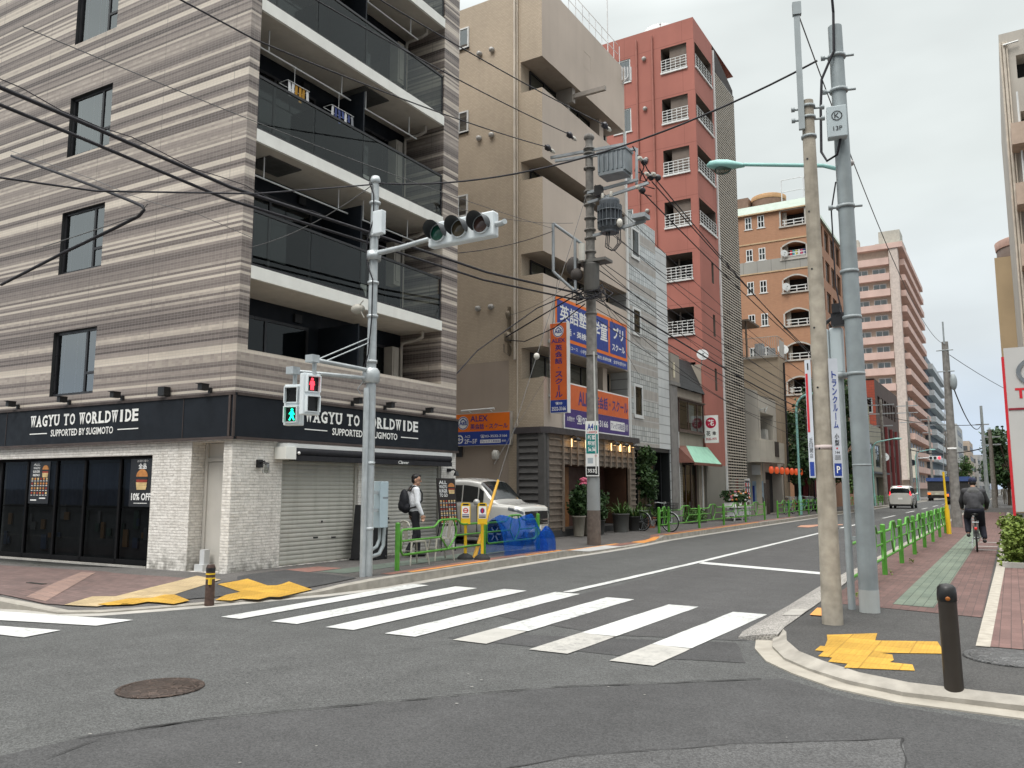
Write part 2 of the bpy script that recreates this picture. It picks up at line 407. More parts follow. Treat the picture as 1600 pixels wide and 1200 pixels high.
# lettering: text turned into mesh once, laid 3 mm proud of its board
_tc = {}
def text_geo(body, bold):
    key = (body, bold)
    if key not in _tc:
        cu = bpy.data.curves.new('t', 'FONT'); cu.body = body; cu.resolution_u = 2; cu.offset = bold; cu.fill_mode = 'FRONT'
        ob = bpy.data.objects.new('t', cu); COL.objects.link(ob)
        me = bpy.data.meshes.new_from_object(ob.evaluated_get(bpy.context.evaluated_depsgraph_get()))
        _tc[key] = ([tuple(v.co) for v in me.vertices], [tuple(p.vertices) for p in me.polygons])
        bpy.data.objects.remove(ob); bpy.data.curves.remove(cu); bpy.data.meshes.remove(me)
    return _tc[key]
class Board:
    """a flat face with 2D coordinates: u to the right as read, v up"""
    def __init__(s, O, u, v): s.O, s.u, s.v = Vector(O), Vector(u).normalized(), Vector(v).normalized(); s.n = s.u.cross(s.v)
    def p(s, a, b, h=0): return s.O + s.u * a + s.v * b + s.n * h
    def rect(s, mb, x0, x1, y0, y1, mi=0, h=.002): mb.quad(s.p(x0, y0, h), s.p(x1, y0, h), s.p(x1, y1, h), s.p(x0, y1, h), mi)
    def poly(s, mb, pts, mi=0, h=.002):
        ar = sum(pts[i][0] * pts[(i + 1) % len(pts)][1] - pts[(i + 1) % len(pts)][0] * pts[i][1] for i in range(len(pts)))
        mb.poly([s.p(a, b, h) for a, b in (pts if ar > 0 else pts[::-1])], mi)
    def disc(s, mb, cx, cy, rx, ry=None, mi=0, h=.002, n=24):
        ry = ry or rx
        s.poly(mb, [(cx + rx * math.cos(2 * math.pi * i / n), cy + ry * math.sin(2 * math.pi * i / n)) for i in range(n)], mi, h)
    def ring(s, mb, cx, cy, r0, r1, mi=0, h=.004, n=24, ky=1):
        for i in range(n):
            a, b = 2 * math.pi * i / n, 2 * math.pi * (i + 1) / n
            mb.quad(s.p(cx + r0 * math.cos(a), cy + ky * r0 * math.sin(a), h), s.p(cx + r1 * math.cos(a), cy + ky * r1 * math.sin(a), h), s.p(cx + r1 * math.cos(b), cy + ky * r1 * math.sin(b), h), s.p(cx + r0 * math.cos(b), cy + ky * r0 * math.sin(b), h), mi)
    def text(s, mb, body, x0, x1, y0, y1, mi=0, h=.004, bold=0.0, slant=0):
        vs, fs = text_geo(body, bold)
        if not vs: return
        a0, a1 = min(v[0] for v in vs), max(v[0] for v in vs); b0, b1 = min(v[1] for v in vs), max(v[1] for v in vs)
        kx = (x1 - x0) / max(a1 - a0, 1e-5); ky = (y1 - y0) / max(b1 - b0, 1e-5)
        mb.add([s.p(x0 + (v[0] - a0) * kx + slant * (v[1] - b0) * ky, y0 + (v[1] - b0) * ky, h) for v in vs], fs, mi)
    def column(s, mb, body, x0, x1, y0, y1, mi=0, h=.004, bold=0.0, gap=.12):
        n = len(body); st = (y1 - y0) / n
        for i, ch in enumerate(body):
            top = y1 - i * st
            if ch in '・·': s.disc(mb, (x0 + x1) / 2, top - st / 2, st * .1, None, mi, h, 10); continue
            if ch == 'ー': s.rect(mb, (x0 + x1) / 2 - (x1 - x0) * .08, (x0 + x1) / 2 + (x1 - x0) * .08, top - st * .92, top - st * .08, mi, h); continue
            s.text(mb, ch, x0, x1, top - st * (1 - gap / 2), top - st * gap / 2, mi, h, bold)

# walls with real openings -------------------------------------------------------------
def V2(p, u, a, z, n=(0, 0), d=0): return (p[0] + u[0] * a - n[0] * d, p[1] + u[1] * a - n[1] * d, z)
def wall(mb, P, u, n, W, z0, z1, holes, mi=0, mr=None, mb_back=1):
    """face in the plane through P along u (outward normal n); holes (a0, a1, z0, z1, depth) get reveals and a back panel"""
    us = sorted({0, W} | {h[0] for h in holes} | {h[1] for h in holes}); zs = sorted({z0, z1} | {h[2] for h in holes} | {h[3] for h in holes})
    us = [a for a in us if -1e-6 <= a <= W + 1e-6]; zs = [a for a in zs if z0 - 1e-6 <= a <= z1 + 1e-6]
    flip = (u[0] * n[1] - u[1] * n[0]) > 0     # u x z must equal n
    def q(a, b, c, d, m): mb.quad(*((a, b, c, d) if not flip else (d, c, b, a)), m)
    for i in range(len(us) - 1):
        for j in range(len(zs) - 1):
            ca, cz = (us[i] + us[i + 1]) / 2, (zs[j] + zs[j + 1]) / 2
            if any(h[0] < ca < h[1] and h[2] < cz < h[3] for h in holes): continue
            q(V2(P, u, us[i], zs[j]), V2(P, u, us[i + 1], zs[j]), V2(P, u, us[i + 1], zs[j + 1]), V2(P, u, us[i], zs[j + 1]), mi)
    mr = mi if mr is None else mr
    for a0, a1, b0, b1, d in holes:
        F = lambda a, z: V2(P, u, a, z); B = lambda a, z: V2(P, u, a, z, n, d)
        q(F(a0, b0), B(a0, b0), B(a0, b1), F(a0, b1), mr); q(B(a1, b0), F(a1, b0), F(a1, b1), B(a1, b1), mr)
        q(F(a0, b0), F(a1, b0), B(a1, b0), B(a0, b0), mr); q(B(a0, b1), B(a1, b1), F(a1, b1), F(a0, b1), mr)
        if mb_back is not None: q(B(a0, b0), B(a1, b0), B(a1, b1), B(a0, b1), mb_back)
    return mb
def barbox(mb, P, u, n, a0, a1, z0, z1, d0, d1, mi=0):
    """box lying along a wall: a along u, z up, d0..d1 behind the face (negative = proud)"""
    c = [(a, d, z) for z in (z0, z1) for a, d in ((a0, d0), (a1, d0), (a1, d1), (a0, d1))]
    v = [V2(P, u, a, z, n, d) for a, d, z in c]
    f = [(0, 1, 2, 3), (7, 6, 5, 4), (4, 5, 1, 0), (5, 6, 2, 1), (6, 7, 3, 2), (7, 4, 0, 3)]
    if (u[0] * n[1] - u[1] * n[0]) > 0: f = [t[::-1] for t in f]
    return mb.add(v, f, mi)
def window(parent, P, u, n, a0, a1, z0, z1, d=.08, fw=.05, fmat=None, pmat=None, mull=(), rails=(), sill=0, curtain=None, name='window'):
    """frame (part) with its pane and curtain as sub-parts, set d behind the face"""
    f = MB(); t = .05
    barbox(f, P, u, n, a0, a0 + fw, z0, z1, d, d + t); barbox(f, P, u, n, a1 - fw, a1, z0, z1, d, d + t)
    barbox(f, P, u, n, a0 + fw, a1 - fw, z0, z0 + fw, d + .002, d + t); barbox(f, P, u, n, a0 + fw, a1 - fw, z1 - fw, z1, d + .002, d + t)
    for m in mull: barbox(f, P, u, n, m - fw * .5, m + fw * .5, z0 + fw, z1 - fw, d + .004, d + t - .004)
    for r in rails:
        barbox(f, P, u, n, r[0], r[1], r[2] - fw * .45, r[2] + fw * .45, d + .006, d + t - .006)
    if sill: barbox(f, P, u, n, a0 - sill, a1 + sill, z0 - .05, z0 - .002, -.05, d)
    fo = part(name, f, fmat or DKFRAME, parent)
    g = MB(); flip = (u[0] * n[1] - u[1] * n[0]) > 0
    q = [V2(P, u, a0 + fw * .5, z0 + fw * .5, n, d + t * .5), V2(P, u, a1 - fw * .5, z0 + fw * .5, n, d + t * .5), V2(P, u, a1 - fw * .5, z1 - fw * .5, n, d + t * .5), V2(P, u, a0 + fw * .5, z1 - fw * .5, n, d + t * .5)]
    g.quad(*(q[::-1] if flip else q)); part('pane', g, pmat or PANE, fo)
    if curtain:
        cm, (c0, c1, cz0, cz1) = curtain
        c = MB(); k = max(8, int((c1 - c0) / .045)); vs = []
        for i in range(k + 1):
            a = c0 + (c1 - c0) * i / k; dd = d + t + .035 + .018 * math.sin(i * 1.35) + .008 * math.sin(i * 3.1)
            vs += [V2(P, u, a, cz0, n, dd), V2(P, u, a, cz1, n, dd)]
        c.add(vs, [(2 * i, 2 * i + 2, 2 * i + 3, 2 * i + 1) for i in range(k)], 0, True); part('curtain', c, cm, fo)
    return fo

# foliage -------------------------------------------------------------------------------
def leaves(mb, blobs, count, size, mi=0, droop=.3, rnd=random):
    tot = sum(b[3] * b[4] * b[5] for b in blobs)
    for bx, by, bz, rx, ry, rz in blobs:
        for _ in range(max(6, int(count * rx * ry * rz / tot))):
            d = Vector((rnd.gauss(0, 1), rnd.gauss(0, 1), rnd.gauss(0, 1))).normalized()
            k = rnd.random() ** .45
            k *= 1 + .25 * mnoise.noise(Vector((bx + d.x * 2.1, by + d.y * 2.1, bz + d.z * 2.1)))
            p = Vector((bx + d.x * rx * k, by + d.y * ry * k, bz + d.z * rz * k))
            a = Vector((rnd.uniform(-1, 1), rnd.uniform(-1, 1), rnd.uniform(-1, .5) * droop * 2)).normalized()
            b = a.cross(Vector((rnd.uniform(-1, 1), rnd.uniform(-1, 1), rnd.uniform(0, 1)))).normalized()
            s = size * rnd.uniform(.6, 1.35); w = s * rnd.uniform(.35, .55)
            m = a.cross(b) * s * .12
            mb.add([p, p + a * s * .5 + b * w + m, p + a * s, p + a * s * .5 - b * w + m], [(0, 1, 2), (0, 2, 3)], mi)
def blades(mb, c, n, L, r, mi=0, rnd=random):
    """arching strap leaves from one base"""
    for _ in range(n):
        t = rnd.uniform(0, 2 * math.pi); l = L * rnd.uniform(.6, 1.1); out = rnd.uniform(.35, 1.0); w = rnd.uniform(.012, .024)
        d = Vector((math.cos(t), math.sin(t), 0)); s = Vector((-d.y, d.x, 0)); base = Vector(c) + d * r * rnd.random()
        vs = []
        for i in range(6):
            k = i / 5; p = base + d * (l * out * k) + Vector((0, 0, l * (1.15 * k - out * 1.05 * k * k)))
            ww = w * (1 - k ** 2 * .95); vs += [p - s * ww, p + s * ww]
        mb.add(vs, [(2 * i, 2 * i + 1, 2 * i + 3, 2 * i + 2) for i in range(5)], mi, True)
LEAF_A = m_leaf('leaf_mid_green', (.035, .085, .018), (.085, .16, .035))
LEAF_B = m_leaf('leaf_dark_green', (.016, .042, .014), (.045, .09, .026))
LEAF_C = m_leaf('leaf_yellow_green', (.09, .14, .022), (.19, .25, .05))
BARK = mat('bark', (.10, .075, .055), .9, var=.3, vs=8, bump=.6, bs=30)

# ---------------------------------------------------------------- ground, road, pavements
g = MB(); g.quad((-1500, -1500, -.05), (1500, -1500, -.05), (1500, 1500, -.05), (-1500, 1500, -.05)); struct('ground', g, ASPH3)
g = MB(); g.quad((-70, -40, 0), (70, -40, 0), (70, 600, 0), (-70, 600, 0)); struct('road', g, ASPH)
# newer asphalt laid in the foreground and beside the right kerb, 4 mm above
def ripple(pts, amp=.03, step=.25):
    out = []
    for i in range(len(pts)):
        a, b = Vector(pts[i]), Vector(pts[(i + 1) % len(pts)]); k = max(1, int((b - a).length / step))
        for j in range(k):
            p = a.lerp(b, j / k); out.append((p.x + amp * mnoise.noise((p.x * 2, p.y * 2, 1)), p.y + amp * mnoise.noise((p.x * 2, p.y * 2, 7))))
    return out
def sheet(name, pts, z, m, amp=.02):
    g = MB(); pp = ripple(pts, amp)
    ar = sum(pp[i][0] * pp[(i + 1) % len(pp)][1] - pp[(i + 1) % len(pp)][0] * pp[i][1] for i in range(len(pp)))
    if ar < 0: pp.reverse()
    g.poly([(x, y, z) for x, y in pp]); return struct(name, g, m)
sheet('road_patch', [(-5.35, 2.4), (-5.2, 3.4), (-4.9, 3.93), (-4.01, 5.08), (-3.24, 6.02), (-1.75, 7.3), (-1.2, 6.9), (-.2, 6.7), (3, 6.6), (6, 2), (2, -3), (-3, -3)], .004, ASPH2)
sheet('road_patch', [(-2.62, 4.1), (-2.33, 4.55), (-1.61, 5.27), (-.70, 5.97), (-.60, 5.3), (-.9, 4.3), (-1.5, 3.2), (-2.6, 3.2)], .008, m_asphalt('worn_asphalt', .080, .4, (1, 1, 1), 5.0))
sheet('road_patch', [(-2.5, 8.85), (-3.9, 8.4), (-5.6, 8.9), (-5.7, 10.2), (-5.75, 30), (-5.75, 60), (-2.72, 60), (-2.72, 16), (-2.66, 11)], .004, m_asphalt('lane_asphalt', .066, .38, (1.01, 1, 1), 23.0), .012)
sheet('road_patch', [(-2.2, 7.75), (-3.2, 7.45), (-5.3, 7.35), (-5.2, 7.75), (-3.9, 8.2), (-2.55, 8.7)], .004, ASPH2)
CRACK = mat('tar_seam', (.018, .018, .018), .7, var=.2)
def seam(pts, w=.032, z=.012):
    g = MB(); pp = [Vector((x, y, 0)) for x, y in pts]; q = []
    for i in range(len(pp) - 1):
        k = max(1, int((pp[i + 1] - pp[i]).length / .08))
        q += [pp[i].lerp(pp[i + 1], j / k) for j in range(k)]
    q.append(pp[-1]); vs = []
    for i, p in enumerate(q):
        d = (q[min(i + 1, len(q) - 1)] - q[max(i - 1, 0)]).normalized(); s = Vector((-d.y, d.x, 0))
        o = s * .03 * mnoise.noise((p.x * 3, p.y * 3, 0)); ww = w * max(.12, .6 + .8 * mnoise.noise((p.x * 5, p.y * 5, 3)))
        vs += [p + o - s * ww / 2 + Vector((0, 0, z)), p + o + s * ww / 2 + Vector((0, 0, z))]
    g.add(vs, [(2 * i, 2 * i + 2, 2 * i + 3, 2 * i + 1) for i in range(len(q) - 1)]); struct('road_seam', g, CRACK)
seam([(-5.25, 3.2), (-4.9, 3.93), (-4.01, 5.08), (-3.24, 6.02), (-1.9, 7.15)])
seam([(-2.6, 4.12), (-2.33, 4.55), (-1.61, 5.27), (-.70, 5.97)], .014)
seam([(-.70, 5.97), (-.62, 5.3), (-.9, 4.3)], .014)
seam([(-4.9, 3.93), (-5.1, 3.4), (-5.0, 2.9)], .012)
seam([(-6.0, 4.62), (-5.3, 6.3), (-5.0, 7.2)], .008)

rr_ = random.Random(77); g = MB()
for _ in range(24):
    x, y = rr_.uniform(-7, -.5), rr_.uniform(2.6, 7.0)
    if -2.2 < x and y > 6.6: continue
    k = rr_.uniform(.006, .016); a0 = rr_.uniform(0, 6); g.poly([(x + k * rr_.uniform(.6, 1.3) * math.cos(a0 + i * 1.26), y + k * rr_.uniform(.6, 1.3) * math.sin(a0 + i * 1.26), .013) for i in range(5)])
tag(part('road_grit', g, mat('pale_grit', (.22, .215, .20), .9, var=.4, vs=30)), kind='stuff')
# painted markings
def stripe(pts, m=WHITEP, z=.010, name='road_marking'):
    g = MB(); ar = sum(pts[i][0] * pts[(i + 1) % len(pts)][1] - pts[(i + 1) % len(pts)][0] * pts[i][1] for i in range(len(pts)))
    pts = pts if ar > 0 else pts[::-1]
    g.poly([(x, y, z) for x, y in ripple(pts, .012, .2)]); struct(name, g, m)
far = [(-8.70, 11.05), (-7.87, 11.15), (-7.02, 11.27), (-6.13, 11.36), (-5.19, 11.2), (-4.15, 10.97), (-3.19, 10.76)]
near = [(-8.53, 7.02), (-7.73, 7.10), (-6.88, 7.14), (-6.02, 7.18), (-5.16, 7.26), (-4.21, 7.23), (-3.30, 7.16)]
for i, (a, b) in enumerate(zip(far, near)):
    w = .36 if i == 0 else .43
    if i < 4: stripe([a, (a[0] + w, a[1] - .02), (b[0] + w - .02, b[1] + .02), b])
    else:     # the last three were repainted over an older, duller near end
        k = (.22, .30, .27)[i - 4]
        def L(t, o): return (b[0] + (a[0] - b[0]) * t + o, b[1] + (a[1] - b[1]) * t)
        stripe([L(0, 0), L(0, w), L(k, w), L(k, 0)], GREYP)
        stripe([L(k + .003, 0), L(k + .003 - .012, w), L(1, w), L(1, 0)])
stripe([(-13.5, 5.55), (-11.33, 5.84), (-9.24, 6.30), (-9.23, 5.82), (-10.62, 5.45), (-13.3, 5.05)])
stripe([(-13.2, 4.55), (-10.18, 5.23), (-9.29, 5.43), (-9.19, 4.98), (-9.57, 4.93), (-13, 4.1)])
for k in (1, 2):
    stripe([(-13.2, 4.55 - .92 * k), (-9.35, 5.4 - .92 * k), (-9.25, 4.95 - .92 * k), (-13, 4.1 - .92 * k)])
stripe([(-6.05, 11.45), (-5.90, 11.45), (-5.84, 17.3), (-5.90, 31.6), (-6.05, 31.6), (-5.99, 17.3)])
stripe([(-5.84, 17.62), (-3.16, 16.62), (-3.10, 16.18), (-5.80, 17.18)])
for a, b in ((35.3, 39.9), (48, 53.4), (59.2, 64.6), (70.4, 75.2), (81, 86.2), (92, 97), (103, 108), (114, 119)):
    stripe([(-6.05, a), (-5.90, a), (-5.90, b), (-6.05, b)])
stripe([(-7.7, 35.4), (-7.2, 35.2), (-7.1, 37.5), (-6.4, 38.2), (-6.5, 39), (-7.3, 38.6), (-7.9, 37)], m_paint('faded_orange', (.50, .26, .17), .8))

# pavements as slabs with their own kerb lines; left corner drops to the road at the crossing
def slab_strip(name, outer, inner, m, zb=-.04):
    """outer/inner lists of (x, y, z) of equal length -> a slab with a top sheet and an outer side"""
    g = MB(); n = len(outer)
    for i in range(n - 1):
        a, b, c, d = outer[i], outer[i + 1], inner[i + 1], inner[i]
        q = [a, b, c, d]
        ar = sum(q[k][0] * q[(k + 1) % 4][1] - q[(k + 1) % 4][0] * q[k][1] for k in range(4))
        t1, t2 = (a, b, c), (a, c, d)
        if ar < 0: t1, t2 = t1[::-1], t2[::-1]
        g.poly(list(t1)); g.poly(list(t2))
        s = [(a[0], a[1], zb), (b[0], b[1], zb), b, a]
        g.quad(*(s if ar > 0 else s[::-1]))
    return struct(name, g, m)
# left kerb: road-side foot line, near to far
LK = [(-60, 1.2, .13), (-14, 5.35, .13), (-11.9, 5.90, .13), (-11.19, 6.09, .05), (-10.53, 6.10, .025), (-10.12, 6.42, .022), (-9.80, 7.07, .022), (-9.51, 7.81, .022), (-9.26, 8.66, .03), (-9.02, 9.23, .05), (-8.93, 9.72, .10), (-8.83, 10.35, .14), (-8.87, 11.3, .14), (-9.0, 14.2, .14), (-9.05, 17.4, .14), (-9.0, 18.4, .04), (-9.0, 19.7, .035), (-9.05, 21.7, .035), (-9.2, 23.4, .05), (-9.28, 24.3, .14), (-9.3, 28, .14), (-9.3, 36, .14), (-9.3, 40, .14), (-9.3, 400, .14)]
def offs(line, d):
    out = []
    for i, p in enumerate(line):
        a, b = line[max(i - 1, 0)], line[min(i + 1, len(line) - 1)]
        t = Vector((b[0] - a[0], b[1] - a[1], 0)).normalized(); out.append((p[0] - t.y * d, p[1] + t.x * d, p[2]))
    return out
LK_in = offs(LK, .20)
g_in = [(x, y, z) for x, y, z in LK_in]
slab_strip('kerb', LK, g_in, KERB)
slab_strip('gutter', [(x, y, .003) for x, y, z in offs(LK, -.22)], [(x, y, .004) for x, y, z in offs(LK, .01)], CONC, -.01)
bl = [(-60, 8.1, .12), (-16, 8.9, .12), (-15, 9.3, .12), (-14.3, 9.5, .12), (-13.9, 9.6, .12), (-13.4, 9.62, .12), (-12.8, 9.65, .12), (-12.3, 9.68, .12), (-11.95, 9.7, .12), (-11.8, 9.72, .12), (-11.76, 9.75, .13), (-11.76, 10.35, .14), (-11.76, 11.3, .14), (-11.8, 14.2, .14), (-11.8, 17.4, .14), (-11.9, 18.4, .14), (-11.9, 19.7, .14), (-11.9, 21.7, .14), (-11.9, 23.4, .14), (-11.9, 24.3, .14), (-11.9, 28, .14), (-11.9, 36, .14), (-11.9, 40, .14), (-11.9, 400, .14)]
PAV_L = m_paver('mixed_pavers', (.20, .135, .115), (.155, .15, .14), (.10, .095, .09), .2, .1)
sw = slab_strip('pavement', LK_in, bl, m_asphalt('pavement_grey', .098, .3, (1.06, 1, .95), 3.0))
g = MB(); g.quad((-60, 8.0, .10), (-11.7, 9.66, .118), (-11.7, 30, .118), (-60, 30, .10)); g.quad((-60, 30, .1), (-11.7, 30, .1), (-11.7, 400, .1), (-60, 400, .1)); struct('forecourt', g, mat('forecourt_concrete', (.16, .155, .15), .85, var=.2, bump=.2))
def sheetz(name, pts, m, dz=.004, base=None):
    g = MB(); pts = [(x, y, z + dz) for x, y, z in pts]
    ar = sum(pts[i][0] * pts[(i + 1) % len(pts)][1] - pts[(i + 1) % len(pts)][0] * pts[i][1] for i in range(len(pts)))
    g.poly(pts if ar > 0 else pts[::-1]); return struct(name, g, m)
# brick paving on the cross-street pavement (left), with paler bands
from mathutils.bvhtree import BVHTree
_v = []; _f = []
for i in range(len(LK_in) - 1):
    o_ = len(_v); _v += [Vector(LK_in[i]), Vector(LK_in[i + 1]), Vector(bl[i + 1]), Vector(bl[i])]; _f += [(o_, o_ + 1, o_ + 2), (o_, o_ + 2, o_ + 3)]
_bvh = BVHTree.FromPolygons(_v, _f)
def zl(x, y):
    """height of the left pavement slab"""
    h = _bvh.ray_cast(Vector((x, y, 5)), Vector((0, 0, -1)))
    if h[0] is None:
        h = _bvh.find_nearest(Vector((x, y, .08)))
    return h[0].z
def drape(name, poly, m, dz=.005, step=.22, clip=None):
    """a thin sheet laid over the sloping corner: triangulated fine enough to follow it"""
    bm = bmesh.new(); f = bm.faces.new([bm.verts.new((x, y, 0)) for x, y in ripple(poly, 0, step)])
    bmesh.ops.triangulate(bm, faces=[f]); 
    for _ in range(4):
        bmesh.ops.subdivide_edges(bm, edges=[e for e in bm.edges if e.calc_length() > step * 1.3], cuts=1); bmesh.ops.triangulate(bm, faces=bm.faces[:])
    for v in bm.verts: v.co.z = zl(v.co.x, v.co.y) + dz
    bmesh.ops.recalc_face_normals(bm, faces=bm.faces[:])
    if sum(f.normal.z for f in bm.faces) < 0: bmesh.ops.reverse_faces(bm, faces=bm.faces[:])
    g = MB(); bm.verts.index_update(); g.add([v.co[:] for v in bm.verts], [[v.index for v in f.verts] for f in bm.faces]); bm.free()
    return struct(name, g, m)
drape('brick_paving', [(-20, 8.2), (-16.5, 8.55), (-11.45, 9.12), (-11.15, 8.6), (-10.95, 7.6), (-10.75, 6.5), (-11.2, 6.33), (-12.3, 6.15), (-14.2, 5.85), (-20, 5.2)], m_paver('brown_pavers', (.17, .115, .105), (.125, .088, .082), (.07, .06, .055), .2, .1), .012)
BAND = m_paver('pale_pavers', (.30, .20, .165), (.25, .17, .145), (.12, .1, .09), .1, .2)
drape('paving_band', [(-14.1, 8.55), (-13.75, 8.6), (-11.35, 6.4), (-11.75, 6.35)], BAND, .017)
drape('paving_band', [(-16.6, 8.1), (-16.2, 8.15), (-13.2, 6.15), (-13.7, 6.05)], BAND, .017)
def m_tactile(name, col):
    t = NT(name); x, y, z = t.xyz()
    fx = t.math('SUBTRACT', t.math('FRACT', t.math('DIVIDE', x, .06)), .5); fy = t.math('SUBTRACT', t.math('FRACT', t.math('DIVIDE', y, .06)), .5)
    d = t.math('SQRT', t.math('ADD', t.math('MULTIPLY', fx, fx), t.math('MULTIPLY', fy, fy)))
    h = t.rng(d, .22, .36, 1, 0)
    j = mx2(t, lines(t, x, .3, .012), lines(t, y, .3, .012))
    c = t.scale(tuple(col), t.math('MULTIPLY', t.rng(t.noise(1.7, 5), .3, .7, .84, 1.12), t.rng(t.noise(30, 3), .35, .7, .90, 1.06)))
    c = t.mix(t.math('MULTIPLY', j, .5), c, tuple(k * .4 for k in col)); c = t.mix(t.math('MULTIPLY', h, t.rng(t.noise(3, 4), .35, .65, .1, .5)), c, tuple(min(.9, k * 1.4) for k in col))
    tw = t.n('TexWhiteNoise', _noise_dimensions='2D', Vector=t.n('CombineXYZ', i0=t.math('FLOOR', t.math('DIVIDE', x, .3)), i1=t.math('FLOOR', t.math('DIVIDE', y, .3))).outputs[0]).outputs['Value']
    c = t.scale(c, t.rng(tw, 0, 1, .82, 1.1))
    t.bump(h, .8, .01); return t.fin(c, .75, 0, .25)
TACT = m_tactile('tactile_yellow', (.49, .285, .045)); TACTP = m_tactile('tactile_faded', (.44, .34, .20))
def zig(pts): return pts
drape('tactile_paving', [(-10.93, 6.42), (-11.35, 7.07), (-11.09, 7.26), (-11.96, 9.30), (-11.25, 9.22), (-10.42, 7.58), (-10.62, 7.2), (-10.48, 6.6)], TACTP, .018)
drape('tactile_paving', [(-10.60, 6.68), (-10.42, 6.72), (-10.50, 6.97), (-10.22, 6.95), (-10.25, 7.19), (-10.06, 7.25), (-9.80, 7.27), (-9.90, 7.60), (-10.50, 7.80), (-10.62, 7.72), (-10.52, 7.45), (-10.72, 7.22)], TACT, .024)
drape('tactile_paving', [(-10.85, 8.84), (-10.93, 9.50), (-10.11, 9.19), (-9.99, 9.27), (-10.05, 9.58), (-9.22, 9.27), (-9.10, 8.50), (-9.25, 8.46), (-9.17, 8.18), (-9.46, 8.12), (-9.42, 7.92), (-9.68, 7.85), (-9.92, 8.23), (-9.97, 8.54)], TACT, .020)
drape('asphalt_corner', [(-11.0, 9.35), (-11.3, 9.6), (-11.2, 10.6), (-9.25, 10.3), (-9.3, 9.7), (-9.6, 8.9), (-10.0, 7.9), (-10.3, 7.1), (-10.5, 6.6), (-10.9, 7.6)], ASPH2, .013)
# red / green pavers on the left footway of the main street
drape('brick_paving', [(-9.12, 11), (-9.35, 11), (-9.55, 17.2), (-9.55, 23.8), (-9.8, 24.5), (-9.8, 44), (-9.52, 44), (-9.52, 24.5), (-9.26, 23.8), (-9.26, 18), (-9.28, 17.2)], m_paver('red_pavers_left', (.27, .13, .10), (.21, .11, .09), (.1, .08, .07), .2, .1), .006)
drape('brick_paving', [(-9.9, 10.7), (-10.5, 10.7), (-10.7, 16.5), (-10.1, 16.5)], m_paver('green_pavers_left', (.13, .16, .13), (.11, .14, .12), (.08, .08, .07), .2, .1), .006)
drape('brick_paving', [(-10.6, 10.4), (-11.3, 10.4), (-11.2, 11.4), (-10.6, 11.4)], m_paver('rose_pavers', (.30, .15, .12), (.24, .13, .11), (.1, .08, .07), .2, .1), .006)
for pts in ([(-9.03, 11.5), (-9.16, 11.5), (-9.22, 14.1), (-9.1, 14.1)], [(-9.12, 15.6), (-9.2, 15.6), (-9.24, 17.3), (-9.14, 17.3)], [(-9.1, 22.2), (-9.5, 22.2), (-9.5, 24.0), (-9.34, 24.1), (-9.2, 23.3)], [(-9.33, 24.6), (-9.45, 24.6), (-9.48, 36), (-9.36, 36)], [(-9.5, 18.2), (-9.62, 18.2), (-9.62, 21.4), (-9.5, 21.4)]):
    drape('kerb_paint', pts, ORANGEP, .009)
g = MB(); g.quad((-9.08, 17.8, .05), (-8.96, 17.8, .05), (-8.96, 21.3, .05), (-9.08, 21.3, .05)); 
drape('ramp_plate', [(-9.02, 18.3), (-9.5, 18.2), (-9.55, 20.6), (-9.03, 20.6)], mat('pale_concrete_ramp', (.42, .42, .41), .8, var=.12, bump=.2), .012)

# right pavement: asphalt corner, brick paving with a green lane, stone border
RK = [(60, 6.9, .06), (4, 6.85, .06), (-.03, 6.90, .06), (-.84, 6.93, .05), (-1.34, 7.15, .05), (-1.74, 7.52, .04), (-2.05, 7.9, .04), (-2.30, 8.45, .04), (-2.42, 8.95, .04), (-2.60, 9.4, .06), (-2.62, 10.1, .07), (-2.64, 11.6, .08), (-2.72, 14, .10), (-2.74, 16, .12), (-2.76, 24, .13), (-2.76, 400, .13)]
RK_a = offs(RK, -.17); RK_b = offs(RK, -.31)
slab_strip('gutter', [(x, y, .012) for x, y, z in RK], [(x, y, .02) for x, y, z in RK_a], mat('pale_gutter_stone', (.33, .305, .26), .85, var=.16, vs=4, bump=.3, bs=70, grime=.2))
slab_strip('kerb', RK_a, [(x, y, .10) for x, y, z in RK_b], KERB)
inn = [(60, 60, .1), (6, 30, .1), (3, 12, .1), (1.5, 9.3, .1), (.5, 9.3, .1), (-.3, 9.3, .1), (-.5, 9.3, .1), (-.8, 9.3, .1), (-1.1, 9.3, .1), (-1.2, 9.6, .1), (-1.2, 10.1, .1), (-1.2, 11.6, .1), (-1.2, 14, .1), (-1.2, 16, .1), (-1.2, 24, .1), (-1.2, 400, .1)]
slab_strip('pavement', [(x, y, .10) for x, y, z in RK_b], inn, ASPH3)
g = MB(); g.quad((-1.25, 9.25, .098), (60, 9.25, .098), (60, 400, .098), (-1.25, 400, .098)); struct('pavement', g, ASPH3)
g = MB(); rows = [(8.92, -2.60, -2.42, -2.18, .02, .06, .09), (9.3, -2.66, -2.46, -2.2, .02, .085, .108), (10.1, -2.67, -2.45, -2.22, .022, .092, .11), (11.6, -2.69, -2.47, -2.26, .022, .10, .112), (14, -2.76, -2.55, -2.34, .022, .112, .115), (15.8, -2.78, -2.6, -2.5, .022, .125, .13)]
for a, b in zip(rows, rows[1:]):
    for c in (0, 1): g.quad((a[1 + c], a[0], a[4 + c]), (a[2 + c], a[0], a[5 + c]), (b[2 + c], b[0], b[5 + c]), (b[1 + c], b[0], b[4 + c]))
    g.quad((a[1], a[0], 0), (a[1], a[0], a[4]), (b[1], b[0], b[4]), (b[1], b[0], 0))
a = rows[0]; g.poly([(a[1], a[0], 0), (a[3], a[0], 0), (a[3], a[0], a[6]), (a[2], a[0], a[5]), (a[1], a[0], a[4])]); struct('gravel_gutter', g, GRAVEL)
